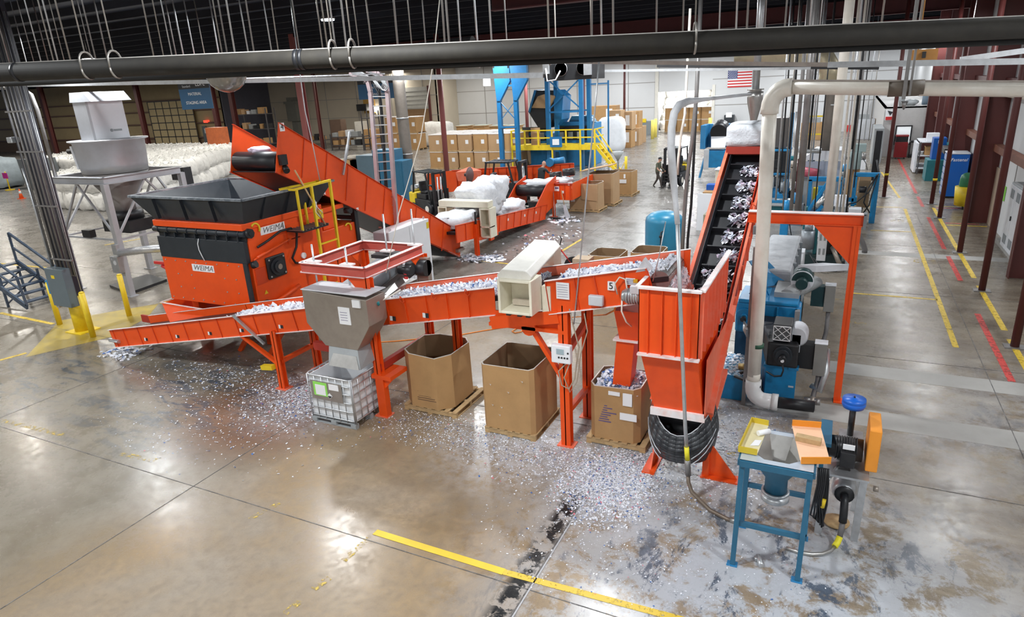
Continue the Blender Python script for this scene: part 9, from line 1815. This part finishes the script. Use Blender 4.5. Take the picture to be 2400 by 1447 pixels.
run('side_pipe', 'shiny pipe at the upper right running along the side wall', 'pipe', (2250, 140), (2500, 105), 16, 0.1, 0.1, GAL)
mb = MB(); p, q = wx(2290, 207, 4.6), wx(2520, 232, 4.6); mb.cyl(p, q, 0.17, n=18); tag(mb.build('white_wall_pipe', PVC), 'fat white pipe along the right wall under the horizontal run', 'pipe')
a = wy(2165, 132, 15); mb = MB(); mb.box(a.x-0.2, 15, a.z-0.1, a.x+0.22, 15.03, a.z+0.12); mb.cyl((a.x-0.1, 15.02, a.z+0.1), (a.x-0.1, 15.02, 9.4), 0.01, n=6); t = tag(mb.build('plywood_plate', mat('orange_ply', (0.42, 0.2, 0.05), 0.7)), 'small plywood plate with a black switch at the upper right', 'board'); mb = MB(); mb.box(a.x-0.03, 14.97, a.z-0.03, a.x+0.03, 15, a.z+0.08); mb.build('switch', BLKM, t)
HT = thing('fan_heater', 'black twin fan heater unit hanging at the top centre', 'heater', (0, 0, 0)); a, b = wy(1275, 138, 14), wy(1400, 184, 14); HT.location = ((a.x+b.x)/2, 14, b.z)
mb = MB(); mb.box(a.x, 14, b.z, b.x, 14.5, a.z-0.12); mb.build('casing', BLKM, HT, bevel=0.01)
for k in (0.33, 0.75):
    c = a.lerp(b, k); mb = MB()
    for r in (0.06, 0.1, 0.14): mb.lathe([(r, -0.01), (r+0.008, 0), (r, 0.01), (r-0.008, 0), (r, -0.01)], (c.x, 13.97, (a.z+b.z)/2), 18, 'y')
    mb.build('fan_guard', GAL, HT)
mb = MB(); mb.box(a.x-0.02, 13.95, b.z+0.15, a.x+0.12, 14.1, a.z); mb.box(b.x-0.28, 13.93, b.z+0.08, b.x-0.12, 14.0, a.z-0.08); mb.build('wiring_box', GAL, HT)
mb = MB(); mb.tube([(a.x+0.05, 13.95, a.z-0.2), (a.x+0.1, 13.9, b.z), (a.x+0.3, 13.9, b.z+0.02), (a.x+0.4, 13.93, b.z+0.2)], 0.015, 6); mb.build('white_wire', PAP, HT)
mb = MB(); mb.cyl((a.x+0.2, 14.2, a.z-0.12), (a.x+0.2, 14.2, 9.3), 0.015, n=6); mb.cyl((b.x-0.2, 14.2, a.z-0.12), (b.x-0.2, 14.2, 9.3), 0.015, n=6); mb.build('suspension_rod', HG, HT)
# dome mirror
c = wy(530, 176, 9); MI = thing('dome_mirror', 'clear half-dome mirror hanging under the dark pipe at the left', 'mirror', c)
mb = MB(); mb.lathe([(0.36, 0.0), (0.33, -0.07), (0.28, -0.17), (0.18, -0.25), (0.08, -0.29), (0.0, -0.3)], c, 28); mb.build('dome', mat('mirror_dome', (0.30, 0.29, 0.27), 0.12, metal=0.6, dirt=0.5, dcol=(0.12, 0.12, 0.13), dscale=5), MI)
mb = MB(); mb.lathe([(0.33, -0.01), (0.36, -0.01), (0.36, 0.015), (0.33, 0.015)], c, 28); mb.build('dome_rim', GAL, MI)
mb = MB(); mb.cyl(c, (c.x, c.y, 9.3), 0.012, n=6); mb.build('rod', HG, MI)
# thin wires and lamps
for i, (pts, Y, r, m, l) in enumerate((([(1030, 0), (1015, 150), (985, 330), (935, 500), (905, 640)], 9.0, 0.008, PVC, 'pale cord slanting down from the roof to the steel chute rig'), ([(1405, 130), (1395, 250), (1378, 420), (1365, 560), (1345, 760)], 9.3, 0.012, GAL, 'thin steel cable slanting down to the control box'), ([(672, -70), (700, 150), (715, 260), (735, 350), (750, 425)], 12.5, 0.012, GAL, 'steel wire hanging down to the yellow guard'), ([(1560, 520), (1545, 600), (1530, 660)], 9.1, 0.008, GAL, 'thin stay wire to the conveyor head bearing'))):
    mb = MB(); mb.tube([wy(x, y, Y) for x, y in pts], r, 6); tag(mb.build('hanging_cable', m), l, 'cable')
for i, (px, py, Y) in enumerate(((208, 138, 22), (375, 122, 34), (768, 45, 24), (1450, 95, 62))):
    q = wy(px, py, Y); T = thing('high_bay_light', '%s glowing high-bay light seen above the dark pipe' % ('leftmost', 'second', 'brightest', 'far, faint')[i], 'ceiling light', q)
    mb = MB(); mb.lathe([(0.08, 0.35), (0.12, 0.3), (0.3, 0.05), (0.3, 0.0)], q, 18); mb.build('reflector', GALD, T)
    mb = MB(); mb.cyl(q-Vector((0, 0, 0.05)), q-Vector((0, 0, 0.005)), 0.27, n=18); mb.build('lens', mat('lamp_lens', (0.8, 0.9, 1.0), 0.4, emit=40, dirt=0), T)
    mb = MB(); mb.cyl(q+Vector((0, 0, 0.3)), (q.x, Y, 9.35), 0.015, n=6); mb.build('stem', HG, T)
for i in range(7): a = wy(385+i*14, 72+(i % 3)*4, 45); mb = MB(); mb.box(a.x-0.6, 45+i*0.7, 9.1, a.x+0.7, 45.4+i*0.7, 9.14); tag(mb.build('painted_roof_glow', mat('painted_orange_light', (0.9, 0.22, 0.03), 0.6, emit=0.8, dirt=0)), 'painted patch of orange light on the roof at the upper left', 'light patch', 'lit orange roof patches')  # emissive strips that paint the orange light on the purlins
